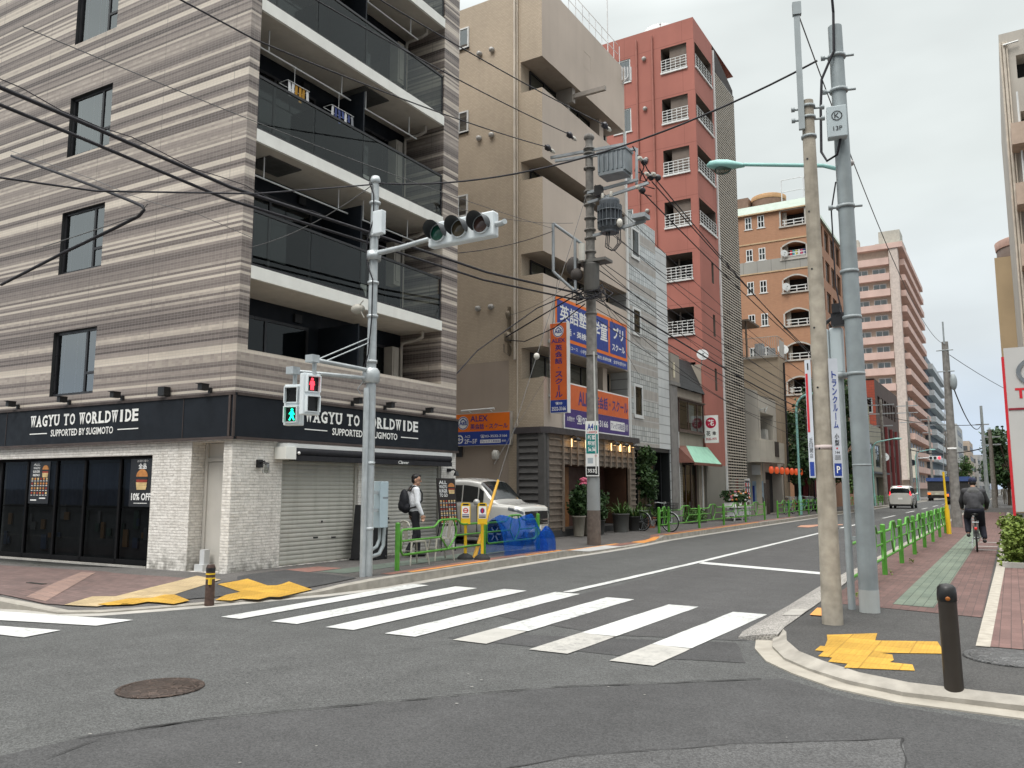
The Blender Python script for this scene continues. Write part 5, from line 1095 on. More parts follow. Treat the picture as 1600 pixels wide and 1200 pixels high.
# ================================================================ red apartment tower with louvred stair
REDW = m_stucco('brick_red_render', (.375, .145, .115), 2.68, .35, .14, .03)
b5 = thing('apartment_tower', (-15, 40, 0), 'tall brick-red apartment building with white-railed balcony openings and a louvred stair', 'building')
zt = [23.67 - 2.69 * k for k in range(7)]
s = MB(); hs = [(10.0 - 5.41 + 3.7, 10.0 - 5.41 + 5.05, z - 1.30, z, 1.2) for z in zt]   # a measured from x = -22
P5 = (-22, 37.0); hs = [(22 - 13.71, 22 - 12.37, z - 1.30, z, 1.3) for z in zt] + [(22 - 16.3, 22 - 15.38, z - 1.25, z + .02, .12) for z in zt]
wall(s, P5, (1, 0), (0, -1), 10, 0, 24.9, hs, 0, 2, 1)
s.quad((-22, 44, 24.9), (-22, 37, 24.9), (-12, 37, 24.9), (-12, 44, 24.9)); part('south_wall', s, [REDW, ROOMDK, mat('loggia_render', (.16, .13, .11), .85)], b5)
s = MB(); hs = [(.14, 2.75, z - 1.30, z, 1.3) for z in zt[:4]] + [(1.75, 2.1, z - 1.2, z - .1, .2) for z in zt[4:]]
wall(s, (-12.0, 37.0), UF, NF, 3.02, 2.7, 24.9, hs, 0, 2, 1); part('east_wall', s, [REDW, ROOMDK, mat('loggia_render', (.16, .13, .11), .85)], b5)
s = MB(); s.quad((-12.0, 37, .1), (-12, 40.02, .1), (-12, 40.02, 2.7), (-12, 37, 2.7)); s.quad((-14, 36.995, .1), (-12, 36.995, .1), (-12, 36.995, 2.7), (-14, 36.995, 2.7)); part('base_wall', s, m_stucco('grey_green_render', (.24, .23, .20), 0, 0, .3), b5)
for k, z in enumerate(zt):
    r = MB()
    for j in range(5): r.tube([(-13.71, 36.98, z - 1.22 + j * .14), (-12.36, 36.98, z - 1.22 + j * .14)], .02, 6)
    for x in (-13.69, -13.45, -13.2, -12.95, -12.7, -12.4): r.tube([(x, 36.98, z - 1.3), (x, 36.98, z - .64)], .018, 6)
    r.box(-13.73, -12.33, 36.93, 37.02, z - 1.38, z - 1.29); part('balcony_rail', r, ALU, b5)
    s = MB(); s.box(-13.40, -13.33, 37.9, 37.98, z - 1.29, z - .001); part('post', s, mat('loggia_post', (.35, .32, .29), .7), b5)
    window(b5, P5, (1, 0), (0, -1), 22 - 16.3, 22 - 15.38, z - 1.25, z + .02, .03, .06, ALU, PANE, mull=(), sill=.06, curtain=(CURT, (22 - 16.2, 22 - 15.45, z - 1.2, z - .05)))
    if k < 4:
        r = MB()
        for j in range(5): r.tube([(-11.98, 37.15, z - 1.22 + j * .14), (-11.98, 39.74, z - 1.22 + j * .14)], .02, 6)
        for i in range(7): r.tube([(-11.98, 37.2 + i * .42, z - 1.3), (-11.98, 37.2 + i * .42, z - .64)], .018, 6)
        r.box(-12.02, -11.93, 37.12, 39.77, z - 1.38, z - 1.29); part('balcony_rail', r, ALU, b5)
s = MB(); s.box(-12.06, -11.93, 40.03, 40.16, .1, 24.6); part('white_fin', s, ALU, b5)
s = MB(); s.quad((-12.9, 40.2, 0), (-12.9, 44, 0), (-12.9, 44, 24.4), (-12.9, 40.2, 24.4)); s.quad((-12.9, 44, 0), (-22, 44, 0), (-22, 44, 24.9), (-12.9, 44, 24.9)); s.box(-12.9, -12.02, 43.80, 43.98, .1, 23.7); s.box(-12.9, -12.06, 40.2, 43.79, 23.55, 23.7); s.quad((-12.0, 40.16, 23.6), (-12, 43.7, 23.6), (-12, 43.7, 23.95), (-12, 40.16, 24.9)); part('stair_wall', s, mat('stair_void', (.055, .05, .048), .9), b5)
s = MB()
for i in range(8):
    z = 2.0 + i * 2.69; s.add([(-12.6, 40.4, z), (-12.6, 43.4, z + 1.35), (-12.6, 43.4, z + 1.65), (-12.6, 40.4, z + .3)], [(0, 1, 2, 3)]); s.box(-12.85, -12.2, 43.3, 43.9, z + 1.25, z + 1.45)
part('stair_flight', s, mat('stair_concrete', (.22, .20, .175), .8), b5)
s = MB()
for i in range(152):
    z = 1.55 + i * .145; s.add([(-12.02, 40.2, z), (-12.02, 43.75, z), (-11.965, 43.75, z - .035), (-11.965, 40.2, z - .035), (-11.965, 40.2, z + .04), (-11.965, 43.75, z + .04)], [(0, 3, 2, 1), (3, 2, 5, 4)])
for i in range(9): s.box(-12.05, -12.025, 40.2 + i * .44, 40.24 + i * .44, 1.4, 23.6)
part('louvre_screen', s, mat('louvre_taupe', (.44, .40, .34), .6, var=.08), b5)
VENT = mat('vent_steel', (.40, .39, .37), .5, .2, grime=.3)
for k, z in enumerate(zt):
    for x in (-14.6, -16.7): s = MB(); s.lathe((x, 36.99, z - .25), [(.11, 0), (.11, .10), (.07, .14), (0, .15)], 12, 0, (0, -1, -.3)); part('vent_hood', s, VENT, b5)
for x in (-14.15, -15.0): s = MB(); s.tube([(x, 36.93, .1), (x, 36.93, 24.5)], .05, 8); part('downpipe', s, mat('red_pipe', (.33, .13, .10), .6), b5)
for z in (16.2, 13.2, 10.2, 7.4):
    for x in (-13.9, -14.4): s = MB(); s.lathe((x, S0 - .01, z), [(.09, 0), (.09, .09), (.05, .12), (0, .13)], 12, 0, (0, -1, -.3)); part('vent_hood', s, VENT, b2)
def dish(c, r, n, lab, g='satellite dishes on the buildings', wallp=None):
    o = thing('satellite_dish', c, lab, 'satellite dish', g); n = Vector(n).normalized(); c = Vector(c)
    s = MB(); s.lathe(c, [(0, 0), (r * .4, r * .03), (r * .75, r * .12), (r, r * .24)], 24, 0, n); part('reflector', s, mat('dish_white', (.50, .52, .52), .5, var=.06, grime=.15), o)
    f = c + n * r * .9 + Vector((0, 0, -r * .1)); s = MB(); s.tube([c + Vector((0, 0, -r * .9)), f], .012, 6); s.ell(f, .05, .05, .05, 8, 6); part('feed_arm', s, ZINC, o)
    s = MB(); s.tube([c - n * .02, c - n * .25 + Vector((0, 0, -.1)), wallp or (c - n * .25 + Vector((0, 0, -r * 1.5)))], .02, 6); part('mount', s, ZINC, o)
dish((-14.8, 40, 26.2), .95, (.3, -.85, .45), 'large pale satellite dish on the flat roof of the red tower')
dish((-11.70, 36.0, 7.66), .27, (.45, -.85, .3), 'white satellite dish on the dark mansard roof of the small shop')
# ================================================================ lantern bar, tall beige house, orange apartment block
b6 = thing('bar_building', (-13, 48, 0), 'narrow off-white house with a curved balcony above a bar hung with red lanterns', 'building')
OFFW = m_stucco('offwhite_render', (.46, .43, .38), 0, 0, .3)
s = MB(); wall(s, (-12.0, 46.65), UF, NF, 4.1, 4.3, 6.9, [(.35, 3.4, 4.42, 5.95, 1.0)], 0, 0, 1); wall(s, (-20, 46.6), (1, 0), (0, -1), 8, 0, 6.9, [], 0); s.quad((-12, 46.6, 6.9), (-12, 50.75, 7.0), (-20, 50.75, 7.0), (-20, 46.6, 6.9)); s.add([(-12.0, 46.6, 7.1), (-13.2, 46.6, 7.5), (-14.6, 46.6, 6.9), (-12.0, 46.6, 6.9)], [(0, 1, 2, 3)]); wall(s, (-12.0, 46.65), UF, NF, 5.5, 0, 4.3, [(1.0, 5.0, .12, 2.55, .6)], 0, 0, 1); part('wall', s, [OFFW, ROOMDK], b6)
s = MB(); s.box(-12.25, -11.95, 46.55, 46.85, .1, 3.05); part('corner_post', s, mat('post_cream', (.46, .42, .34), .8, grime=.2), b6)
s = MB(); s.prism([(-12.6, 45.4), (-11.75, 45.6), (-11.4, 47.0), (-11.4, 49.9), (-12.0, 50.6), (-12.0, 46.7), (-12.6, 46.7)], 3.05, 4.25); part('balcony', s, mat('balcony_panel_offwhite', (.47, .44, .38), .7, var=.1, vs=1, grime=.35), b6)
s = MB(); s.box(-11.41, -11.37, 47.6, 48.5, 3.4, 4.26); part('balcony_door', s, mat('dark_gap_panel', (.045, .035, .03), .8), b6)
s = MB(); s.box(-12.45, -11.98, 46.45, 46.58, 2.35, 2.9); part('vent_box', s, mat('vent_white', (.55, .56, .55), .5), b6)
s = MB(); bd = Board((-12.48, 46.597, .8), (1, 0, 0), (0, 0, 1)); bd.rect(s, .0, .6, 0, 1.2, 0); bd.rect(s, 0, .12, .05, .95, 1, .004); bd.poly(s, [(.25, .0), (.6, 0), (.6, .25), (.5, .4), (.36, .4), (.24, .2)], 2, .004); bd.disc(s, .43, .58, .11, .15, 3, .005); bd.poly(s, [(.32, .62), (.36, .74), (.5, .74), (.55, .6), (.43, .68)], 2, .006)
tag(part('poster', s, [mat('poster_sky', (.30, .40, .50), .5), BLUES, mat('suit_dark', (.03, .03, .05), .6), mat('poster_skin', (.45, .25, .17), .6)], None, (-12.2, 46.597, .8)), 'blue election poster of a suited man on the wall behind the vending machine', 'poster')
s = MB(); s.box(-12.03, -11.97, 47.0, 47.5, .6, 1.9); s.box(-12.1, -12.06, 47.9, 48.7, .12, 2.1); part('door', s, mat('dark_bar_door', (.06, .04, .03), .5), b6)
s = MB(); s.box(-13.1, -12.3, 49.2, 49.9, 4.45, 5.1); s.lathe((-12.29, 49.55, 4.78), [(.25, 0), (.25, .01)], 16, 0, (1, 0, 0)); part('air_conditioner', s, mat('ac_white', (.5, .5, .48), .5, grime=.2), b6)
s = MB(); s.tube([(-11.95, 46.9, .1), (-11.95, 46.9, 3.1)], .03, 8); s.tube([(-12.0, 46.75, 6.0), (-11.8, 47.2, 6.15), (-11.85, 47.6, 5.95), (-11.9, 48.3, 6.35)], .02, 6); part('downpipe', s, ZINC, b6)
for i in range(7):
    y = 46.4 + i * 1.25; o = thing('paper_lantern', (-11.35, y, 2.62), 'glowing red paper lantern in the row along the bar front', 'lantern', 'red lanterns along the bar front')
    s = MB(); s.lathe((-11.35, y, 2.62), [(.05, -.20), (.10, -.16), (.13, -.06), (.135, .0), (.13, .06), (.10, .16), (.05, .20)], 14); part('shade', s, emis('lantern_red_glow', (1, .16, .04), .24, (.45, .045, .02)), o)
    s = MB(); s.lathe((-11.35, y, 2.62), [(.07, -.25), (.07, -.21)], 10); s.lathe((-11.35, y, 2.62), [(.07, .21), (.07, .25)], 10); s.tube([(-11.35, y, 2.87), (-11.35, y, 3.04)], .008, 5); part('cap', s, BLACK, o)
b6t = thing('house', (-14, 56, 0), 'plain tall beige house with a railed roof terrace behind the lantern bar', 'building')
s = MB(); s.box(-20, -12.0, 52.0, 53.7, 0, 9.85); part('wall', s, m_stucco('beige_house_render', (.36, .29, .215), 2.4, .4, .2, .015), b6t)
s = MB()
for i in range(20): s.tube([(-14.5 + i * .13, 51.9, 9.9), (-14.5 + i * .13, 51.9, 11.15)], .014, 5)
for z in (9.95, 11.15): s.tube([(-14.6, 51.9, z), (-12.0, 51.9, z)], .022, 6); s.tube([(-12.0, 51.9, z), (-12.0, 53.6, z)], .022, 6)
for i in range(5): s.tube([(-12.0, 51.9 + i * .4, 9.9), (-12.0, 51.9 + i * .4, 11.15)], .014, 5)
s.box(-14.6, -12.0, 51.86, 51.94, 9.82, 9.92); part('terrace_railing', s, mat('railing_grey', (.36, .34, .31), .5), b6t)
s = MB(); s.quad((-11.98, 52.3, 9.9), (-11.98, 53.6, 9.9), (-11.98, 53.6, 11.0), (-11.98, 52.3, 11.0)); part('terrace_screen', s, mat('screen_pale', (.45, .44, .42), .7), b6t)
s = MB(); s.box(-16, -13.6, 51.3, 54, 12.2, 12.32); s.box(-13.9, -13.8, 51.5, 51.6, 9.9, 12.2); part('terrace_canopy', s, mat('canopy_brown', (.10, .075, .055), .7), b6t)
s = MB(); s.box(-13.6, -13.1, 52.6, 53, 9.9, 10.9); s.box(-12.9, -12.5, 53, 53.5, 9.9, 10.6); part('terrace_boxes', s, mat('box_grey', (.3, .32, .34), .6), b6t)
s = MB(); s.tube([(-11.95, 53.2, 2), (-11.95, 53.2, 9.6)], .06, 8); part('downpipe', s, DKFRAME, b6t)

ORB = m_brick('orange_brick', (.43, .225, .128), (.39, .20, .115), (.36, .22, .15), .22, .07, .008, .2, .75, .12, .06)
b7 = thing('brick_apartments', (-15, 70, 0), 'orange brick apartment block with arched balconies and a pale green roof edge', 'building')
AW = mat('arch_trim', (.46, .43, .39), .7); P7 = (-24, 64.0)
zs7 = [23.30 - 2.66 * k for k in range(7)]
s = MB(); hs = []
for k, z in enumerate(zs7): hs += [(24 - 14.1, 24 - 12.35, z - 1.22, z, 1.2), (24 - 16.95, 24 - 16.42, z - 1.06, z - .05, .1), (24 - 15.95, 24 - 15.42, z - 1.06, z - .05, .1)]
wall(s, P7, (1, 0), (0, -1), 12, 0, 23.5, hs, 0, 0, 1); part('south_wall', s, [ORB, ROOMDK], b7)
s = MB(); hs = []
for k, z in enumerate(zs7):
    for a in (.8, 3.4, 6.0, 8.6, 11.2, 13.8): hs.append((a, a + 1.9, z - 1.9, z - .1, .35))
wall(s, (-12.0, 64.0), UF, NF, 16.5, 0, 23.5, hs, 0, 0, 1); s.quad((-12, 80.5, 0), (-24, 80.5, 0), (-24, 80.5, 23.5), (-12, 80.5, 23.5)); part('east_wall', s, [m_brick('orange_brick_east_shaded', (.36, .18, .105), (.32, .155, .09), (.28, .18, .125), .22, .07, .008, .2, .75, .12, .06), ROOMDK], b7)  # east face uses a darker copy of the brick, its shade painted in
for k, z in enumerate(zs7[:6]):
    for a in (.8, 3.4, 6.0, 8.6, 11.2, 13.8):
        window(b7, (-12.0, 64.0), UF, NF, a, a + 1.9, z - 1.9, z - .1, .1, .08, mat('bronze_sash', (.12, .075, .05), .5), PANE_DK, mull=(a + .95,))
for k, z in enumerate(zs7):
    s = MB(); n_ = 10; arc = [(-14.12 + 1.79 * i / n_, z - .28 + .30 * math.sin(math.pi * i / n_)) for i in range(n_ + 1)]
    if k: 
        for i in range(n_): s.add([(arc[i][0], 63.985, arc[i][1]), (arc[i + 1][0], 63.985, arc[i + 1][1]), (arc[i + 1][0], 63.985, z + .06), (arc[i][0], 63.985, z + .06)], [(0, 1, 2, 3)], 1)
    top = arc if k else [(-14.12, z), (-12.33, z)]
    for i in range(len(top) - 1):
        (xa, za), (xb, zb) = top[i], top[i + 1]; s.add([(xa, 63.93, za), (xb, 63.93, zb), (xb, 63.93, zb + .12), (xa, 63.93, za + .12), (xa, 63.99, za), (xb, 63.99, zb)], [(0, 1, 2, 3), (0, 4, 5, 1)], 0)
    for x in (-14.24, -12.34): s.box(x, x + .12, 63.93, 63.999, z - 1.3, z - (.26 if k else 0) + .0)
    s.box(-14.3, -12.2, 63.9, 63.998, z - 1.36, z - 1.24); part('balcony_frame', s, [AW, ORB], b7)
    r = MB()
    for j in (.2, .45): r.box(-14.05, -12.4, 64.05, 64.09, z - 1.24 + j, z - 1.24 + j + .06)
    for x in (-13.9, -13.2, -12.55): r.box(x, x + .06, 64.055, 64.085, z - 1.22, z - .74)
    part('balcony_rail', r, ALU, b7)
    s = MB(); s.box(-14.08, -13.75, 64.3, 64.4, z - 1.2, z - .05); part('balcony_pier', s, OFFW, b7)
    for a in (24 - 16.95, 24 - 15.95): window(b7, P7, (1, 0), (0, -1), a, a + .53, z - 1.06, z - .05, -.03, .07, ALU, PANE_DK, mull=(a + .26,), rails=((a, a + .53, z - .55),), sill=.1, curtain=((CURT, (a + .06, a + .47, z - 1.0, z - .1)) if (k + int(a)) % 2 else None))
s = MB(); s.add([(-24, 63.8, 23.45), (-11.8, 63.8, 23.45), (-12.1, 64.4, 24.25), (-24, 64.4, 24.25), (-11.8, 81, 23.45), (-12.1, 80.5, 24.25)], [(0, 1, 2, 3), (1, 4, 5, 2), (3, 2, 5)]); part('roof_edge', s, mat('pale_green_metal', (.36, .43, .37), .5, var=.08), b7)
s = MB(); s.box(-24, -11.78, 63.78, 63.9, 23.36, 23.46); s.box(-24, -11.97, 63.95, 63.998, 20.95, 21.05); s.box(-24, -11.97, 63.95, 63.998, 18.5, 18.6); part('string_course', s, mat('course_tan', (.50, .36, .22), .7), b7)
s = MB(); s.box(-24, -12.05, 63.96, 63.997, 18.6, 19.55); part('grey_band', s, m_brick('grey_panels', (.33, .32, .29), (.31, .30, .275), (.18, .17, .16), 1.1, 2.2, .02, .1, .7, .2), b7)
s = MB(); s.box(-18.4, -16.9, 65, 68, 24, 25.3); s.lathe((-15.6, 66.5, 24.2), [(1.3, 0), (1.35, .3), (1.35, .9)], 24); part('roof_tank', s, mat('tank_brown', (.22, .14, .10), .7), b7)
s = MB(); s.lathe((-15.6, 66.5, 25.1), [(1.38, 0), (1.4, .35), (1.3, .4)], 24); part('tank_rim', s, mat('tank_orange', (.42, .25, .12), .7), b7)
s = MB()
for x, y in ((-14.2, 65), (-12.5, 65), (-12.5, 68), (-12.5, 71)): s.tube([(x, y, 24.1), (x, y, 26.2)], .04, 6)
for z in (25.2, 26.2): s.tube([(-14.2, 65, z), (-12.5, 65, z)], .03, 6); s.tube([(-12.5, 65, z), (-12.5, 71, z)], .03, 6)
part('roof_railing', s, mat('pale_rail', (.62, .63, .64), .5), b7)
dish((-13.95, 63.75, 19.8), .28, (.5, -.85, .15), 'satellite dish beside the laundry on the second arched balcony from the roof', wallp=(-13.95, 64, 19.4))
dish((-13.9, 63.75, 17.1), .32, (.5, -.85, .15), 'satellite dish on the middle arched balcony of the orange block', wallp=(-13.9, 64, 16.7))
dish((-14.35, 63.7, 12.2), .42, (.45, -.8, .35), 'satellite dish fixed to orange brick wall above the beige house terrace', wallp=(-14.35, 64, 11.8))
o = thing('laundry_hanger', (-13, 64.3, 20.2), 'row of coloured laundry drying on an arched balcony of the orange block', 'laundry')
for i, c in enumerate([(.5, .06, .08), (.05, .3, .35), (.5, .45, .1), (.6, .6, .6), (.55, .1, .2), (.08, .1, .3)]):
    s = MB(); x = -13.6 + i * .2; s.add([(x, 64.25, 20.1), (x + .16, 64.25, 20.1), (x + .17, 64.22, 19.65), (x - .01, 64.22, 19.65)], [(0, 3, 2, 1)]); part('garment', s, mat('laundry_c%d' % i, c, .9), o)
s = MB(); s.tube([(-13.7, 64.27, 20.12), (-12.4, 64.27, 20.12)], .01, 5); part('rod', s, ALU, o)

# ================================================================ trees in front of the orange block, far left side of the street
def tree(x, y, h, r, lab, seed, m=LEAF_B, n=5000, size=.2, group='street trees', low=.35, cat='tree'):
    rr = random.Random(seed); o = thing('broadleaf_tree', (x, y, .1), lab, cat, group)
    s = MB(); top = Vector((x + rr.uniform(-.2, .2), y, h * .75)); s.tube([(x, y, .05), (x + .05, y, h * .25), top], [.16, .12, .05], 8)
    blobs = []
    for i in range(11):
        t = rr.uniform(0, 6.28); rad = r * rr.uniform(.25, .8); z = h * rr.uniform(low, .92); c = Vector((x + rad * math.cos(t), y + rad * math.sin(t), z))
        k = r * rr.uniform(.32, .55); blobs.append((c.x, c.y, c.z, k, k, k * rr.uniform(.6, .9)))
        b = Vector((x, y, h * rr.uniform(.2, .5))); s.tube([b, b.lerp(c, .5) + Vector((0, 0, .2)), c], [.06, .04, .015], 5)
    part('trunk', s, BARK, o); s = MB(); leaves(s, blobs, n, size, 0, .4, rr); part('crown', s, m, o); return o
tree(-11.3, 56.4, 9.0, 3.0, 'dense dark green tree behind the teal street lamp', 3, LEAF_B, 9000, .24, 'trees in front of the orange block', .3)
tree(-11.2, 60.5, 8.2, 2.6, 'dark green tree partly behind the two near right-hand poles', 5, LEAF_B, 7000, .24, 'trees in front of the orange block', .3)
tree(-11.0, 68.0, 7.6, 2.2, 'bushy green tree beside the old grey shop house', 8, LEAF_A, 4500, .22, 'trees in front of the orange block', .15)
o = thing('bar_terrace', (-11.5, 60, .1), 'dim bar terrace with a red curtain and stools under the trees', 'shop front')
s = MB(); s.box(-12.6, -12.3, 57.6, 66, .1, 3.2); part('back_wall', s, mat('bar_wall', (.035, .025, .022), .9), o)
s = MB(); 
for i in range(6): s.add([(-12.2 + .02 * i, 58.2 + i * .9, .5), (-12.2, 59.0 + i * .9, .5), (-12.1, 59.0 + i * .9, 2.5), (-12.1, 58.2 + i * .9, 2.6)], [(0, 1, 2, 3)])
part('red_curtain', s, mat('red_cloth', (.16, .012, .02), .9, var=.3), o)
s = MB(); s.box(-12.0, -11.2, 57.7, 61.0, 3.0, 3.1); s.box(-11.4, -11.3, 57.8, 57.9, .1, 3.0); s.box(-11.5, -11.0, 57.9, 58.6, 2.9, 3.6); part('canopy', s, DKFRAME, o)
# old grey shop house, brick-red building, pink tower, grey tower
OLD = m_stucco('old_grey_render', (.27, .255, .20), 0, 0, .4)
o = thing('old_house', (-14, 92, 0), 'old two-storey grey-green rendered shop house with dark windows', 'building')
s = MB(); wall(s, (-12.0, 84), UF, NF, 17, 0, 8.2, [(4, 8, 3.8, 6.2, .2), (9.5, 13, 3.8, 6.2, .2), (2, 7, .2, 2.8, .6), (9, 15, .2, 2.8, .6)], 0, 0, 1); s.quad((-22, 84, 0), (-12, 84, 0), (-12, 84, 8.2), (-22, 84, 8.2)); s.quad((-12, 84, 8.2), (-12, 101, 8.2), (-22, 101, 8.2), (-22, 84, 8.2)); part('wall', s, [OLD, ROOMDK], o)
for a0, a1 in ((4, 8), (9.5, 13)): window(o, (-12.0, 84), UF, NF, a0, a1, 3.8, 6.2, .05, .1, DKFRAME, PANE_DK, mull=((a0 + a1) / 2,))
s = MB(); s.box(-11.99, -11.6, 84, 101, 3.1, 3.3); part('canopy', s, DKFRAME, o)
s = MB(); s.box(-15.5, -12.6, 86, 95, 8.2, 10.6); part('penthouse', s, mat('penthouse_olive', (.25, .25, .17), .8), o)
dish((-11.6, 97.5, 5.0), .45, (.6, -.75, .2), 'small satellite dish beside the windows of the old grey shop house', wallp=(-12, 97.7, 4.4))
o = thing('brick_red_house', (-14, 106, 0), 'dark brick-red building with one square window rising behind the old shop house', 'building')
s = MB(); wall(s, (-20, 101.2), (1, 0), (0, -1), 7.3, 0, 14, [(5.9, 7.0, 10.2, 12, .3)], 0, 0, 1); part('south_wall', s, [m_brick('red_tile', (.28, .055, .03), (.25, .05, .028), (.15, .04, .03), .6, .3, .02, .1, .6, .1), ROOMDK], o)
window(o, (-20, 101.2), (1, 0), (0, -1), 5.9, 7.0, 10.2, 12, .05, .15, ZINC, PANE_DK)
s = MB(); hs = [(2 + 3 * i, 4 + 3 * i, 3.6 + 3.4 * j, 5.6 + 3.4 * j, .3) for i in range(6) for j in range(3)]; wall(s, (-12.7, 101.2), UF, NF, 22, 0, 14.2, hs, 0, 0, 1); s.quad((-12.7, 101.2, 14.2), (-12.7, 123.2, 14.2), (-20, 123.2, 14.2), (-20, 101.2, 14.2)); part('east_wall', s, [m_stucco('dark_brown_wall', (.085, .06, .052), 3.4, 0, .3), ROOMDK], o)
for y in (104, 108, 113, 118): s = MB(); s.box(-12.69, -12.4, y, y + .5, .1, 9); part('wall_fin', s, mat('maroon_fin', (.16, .03, .03), .6), o)
PINK = m_stucco('pink_render', (.60, .43, .375), 0, 0, .12); PINKD = mat('cream_recess', (.54, .46, .38), .8, var=.1)
o = thing('pink_tower', (-17, 168, 0), 'tall pale pink apartment tower with long balconies on both sides', 'building')
PX0, PX1, PY0, PY1, NF_ = -21.5, -14.4, 150, 187, 15
s = MB(); s.box(PX0, PX1, PY0, PY1, 0, 42.6); part('wall', s, PINKD, o)
s = MB(); s.box(PX1 - .9, PX1 + .5, PY0 - .9, PY0 + .6, 3, 43.2); part('corner_pier', s, mat('pale_pink_pier', (.56, .48, .43), .8, grime=.15), o)
for k in range(NF_):
    z = 41.0 - 2.72 * k - 1.1
    s = MB(); s.box(PX0, PX1 - .95, PY0 - 1.1, PY0 - .002, z - .25, z + .95); s.box(PX1 + .002, PX1 + 1.3, PY0 + .7, PY1, z - .25, z + .78); s.box(PX1 + .002, PX1 + 1.3, PY0 + .7, PY1 - .01, z - .26, z - .24); part('balcony', s, PINK, o)
    if 0 < k < 14:
        for j, x in enumerate((PX0 + .6, PX0 + 3.4)):
            window(o, (PX0, PY0), (1, 0), (0, -1), x - PX0, x - PX0 + 2.1, z + .5, z + 2.05, -.08, .12, ALU, PANE, mull=(x - PX0 + 1.05,), curtain=(CURT, (x - PX0 + .15, x - PX0 + 2.0 - .9 * ((k + j) % 3 == 0), z + .55, z + 2.0)))
    for i in range(6): s = MB(); s.box(PX1 + .004, PX1 + .06, PY0 + 2 + i * 5, PY0 + 4.6 + i * 5, z + .79, z + 2.2); part('balcony_window', s, mat('far_window_dark', (.09, .095, .10), .3), o)
s = MB(); s.box(PX0, PX1 + 1.3, PY0 - 1.1, PY1, 42.4, 43.3); part('roof_parapet', s, PINK, o)
s = MB(); s.box(-17.0, -13.6, 151.5, 156, 44.0, 46.2); s.box(-17.6, -13.2, 151, 157, 43.6, 44.0); s.box(-21.4, -20.2, 151, 153, 43.2, 45.2); part('roof_tank', s, mat('tank_cream', (.42, .41, .36), .7), o)
s = MB(); s.box(-14.4, -13.0, 149, 152, 3.3, 8.2); part('lower_sign', s, mat('sign_cream', (.52, .48, .40), .7), o); s = MB(); s.lathe((-13.6, 148.99, 5.8), [(.5, 0), (.5, .02)], 16, 0, (0, -1, 0)); part('sign_dot', s, NAVY, o)
o = thing('grey_tower', (-17, 205, 0), 'blue-grey apartment tower with stacked white balconies beyond the pink tower', 'building')
s = MB(); s.box(-24, -13.6, 188, 226, 0, 29.5); part('wall', s, m_stucco('blue_grey_wall', (.16, .19, .22), 2.7, 0, .2), o)
for k in range(10):
    z = 26.5 - 2.75 * k; s = MB(); s.box(-13.59, -12.3, 188.5, 225.6, z - .2, z + .9); s.box(-23, -13.7, 187, 187.99, z - .2, z + .8); part('balcony', s, mat('grey_white_balcony', (.46, .50, .52), .7), o)
def block(x0, x1, y0, y1, h, col, lab, fl=3.0, win=(.10, .11, .12)):
    o = thing('far_building', ((x0 + x1) / 2, (y0 + y1) / 2, 0), lab, 'building', 'distant buildings along the street')
    s = MB(); s.box(x0, x1, y0, y1, 0, h); s.box(x0 + 1, x0 + 3, y0 + 1, y0 + 4, h, h + 2); part('wall', s, m_stucco('far_%d_%d' % (int(y0), int(abs(x0))), col, fl, 0, .2, .12), o)
    xe = x1 + .02 if x1 < 0 else x0 - .02; n_ = int(h / fl)
    for k in range(n_):
        z = 1.0 + k * fl; fw_ = mat('far_window_dark', (.09, .095, .10), .3)
        for i in range(min(8, int((y1 - y0) / 3))): s = MB(); y = y0 + 1 + i * 3; s.box(xe - .03, xe + .03, y, y + 1.8, z, z + 1.5); part('window', s, fw_, o)
        for i in range(min(5, int((x1 - x0) / 2.4))): s = MB(); x = (x1 - 2.1 - i * 2.4) if x1 < 0 else x0 + .6 + i * 2.4; s.box(x, x + 1.5, y0 - .03, y0 + .02, z, z + 1.5); part('window', s, fw_, o)
for a in ((-26, -12.5, 228, 246, 15, (.34, .31, .27), 'low tan building just beyond the blue-grey tower'), (-26, -11.5, 250, 280, 19, (.42, .43, .42), 'white mid-rise block near the end of the street'), (-24, -10, 285, 310, 16, (.44, .36, .29), 'peach mid-rise block at the end of the street'), (-22, -9.0, 315, 340, 12.5, (.40, .39, .37), 'pale low block far down the street'), (-22, -7, 350, 380, 14, (.33, .33, .33), 'grey block farthest down the left side'), (1.8, 12, 150, 170, 14.5, (.43, .39, .33), 'cream block beyond the trees on the right')): block(*a)
# right-hand buildings
TAN = m_stucco('tan_wall', (.44, .33, .205), 0, 0, .12)
o = thing('tan_building', (4, 66, 0), 'plain tan building seen behind the balcony block on the right', 'building')
s = MB(); s.box(.05, 9, 60, 75, 0, 16.4); part('wall', s, TAN, o); s = MB(); s.lathe((2.2, 62.2, 16.4), [(2.0, 0), (2.0, 1.0), (1.8, 1.1)], 24); part('roof_drum', s, mat('drum_brown', (.16, .12, .10), .7), o); s = MB(); s.lathe((2.2, 62.2, 17.3), [(2.05, 0), (2.1, .5), (2.0, .55)], 24); part('drum_rim', s, mat('drum_rim_rose', (.42, .27, .22), .7), o)
o = thing('balcony_block', (5, 50, 0), 'beige apartment block with stacked balconies at the right edge of the view', 'building')
GRN = m_stucco('greige_wall', (.42, .39, .345), 0, 0, .2); s = MB(); hs = [(.65, 7.5, 22.67 - 2.9 * k - 1.15, 22.67 - 2.9 * k + .05, 1.1) for k in range(7)]
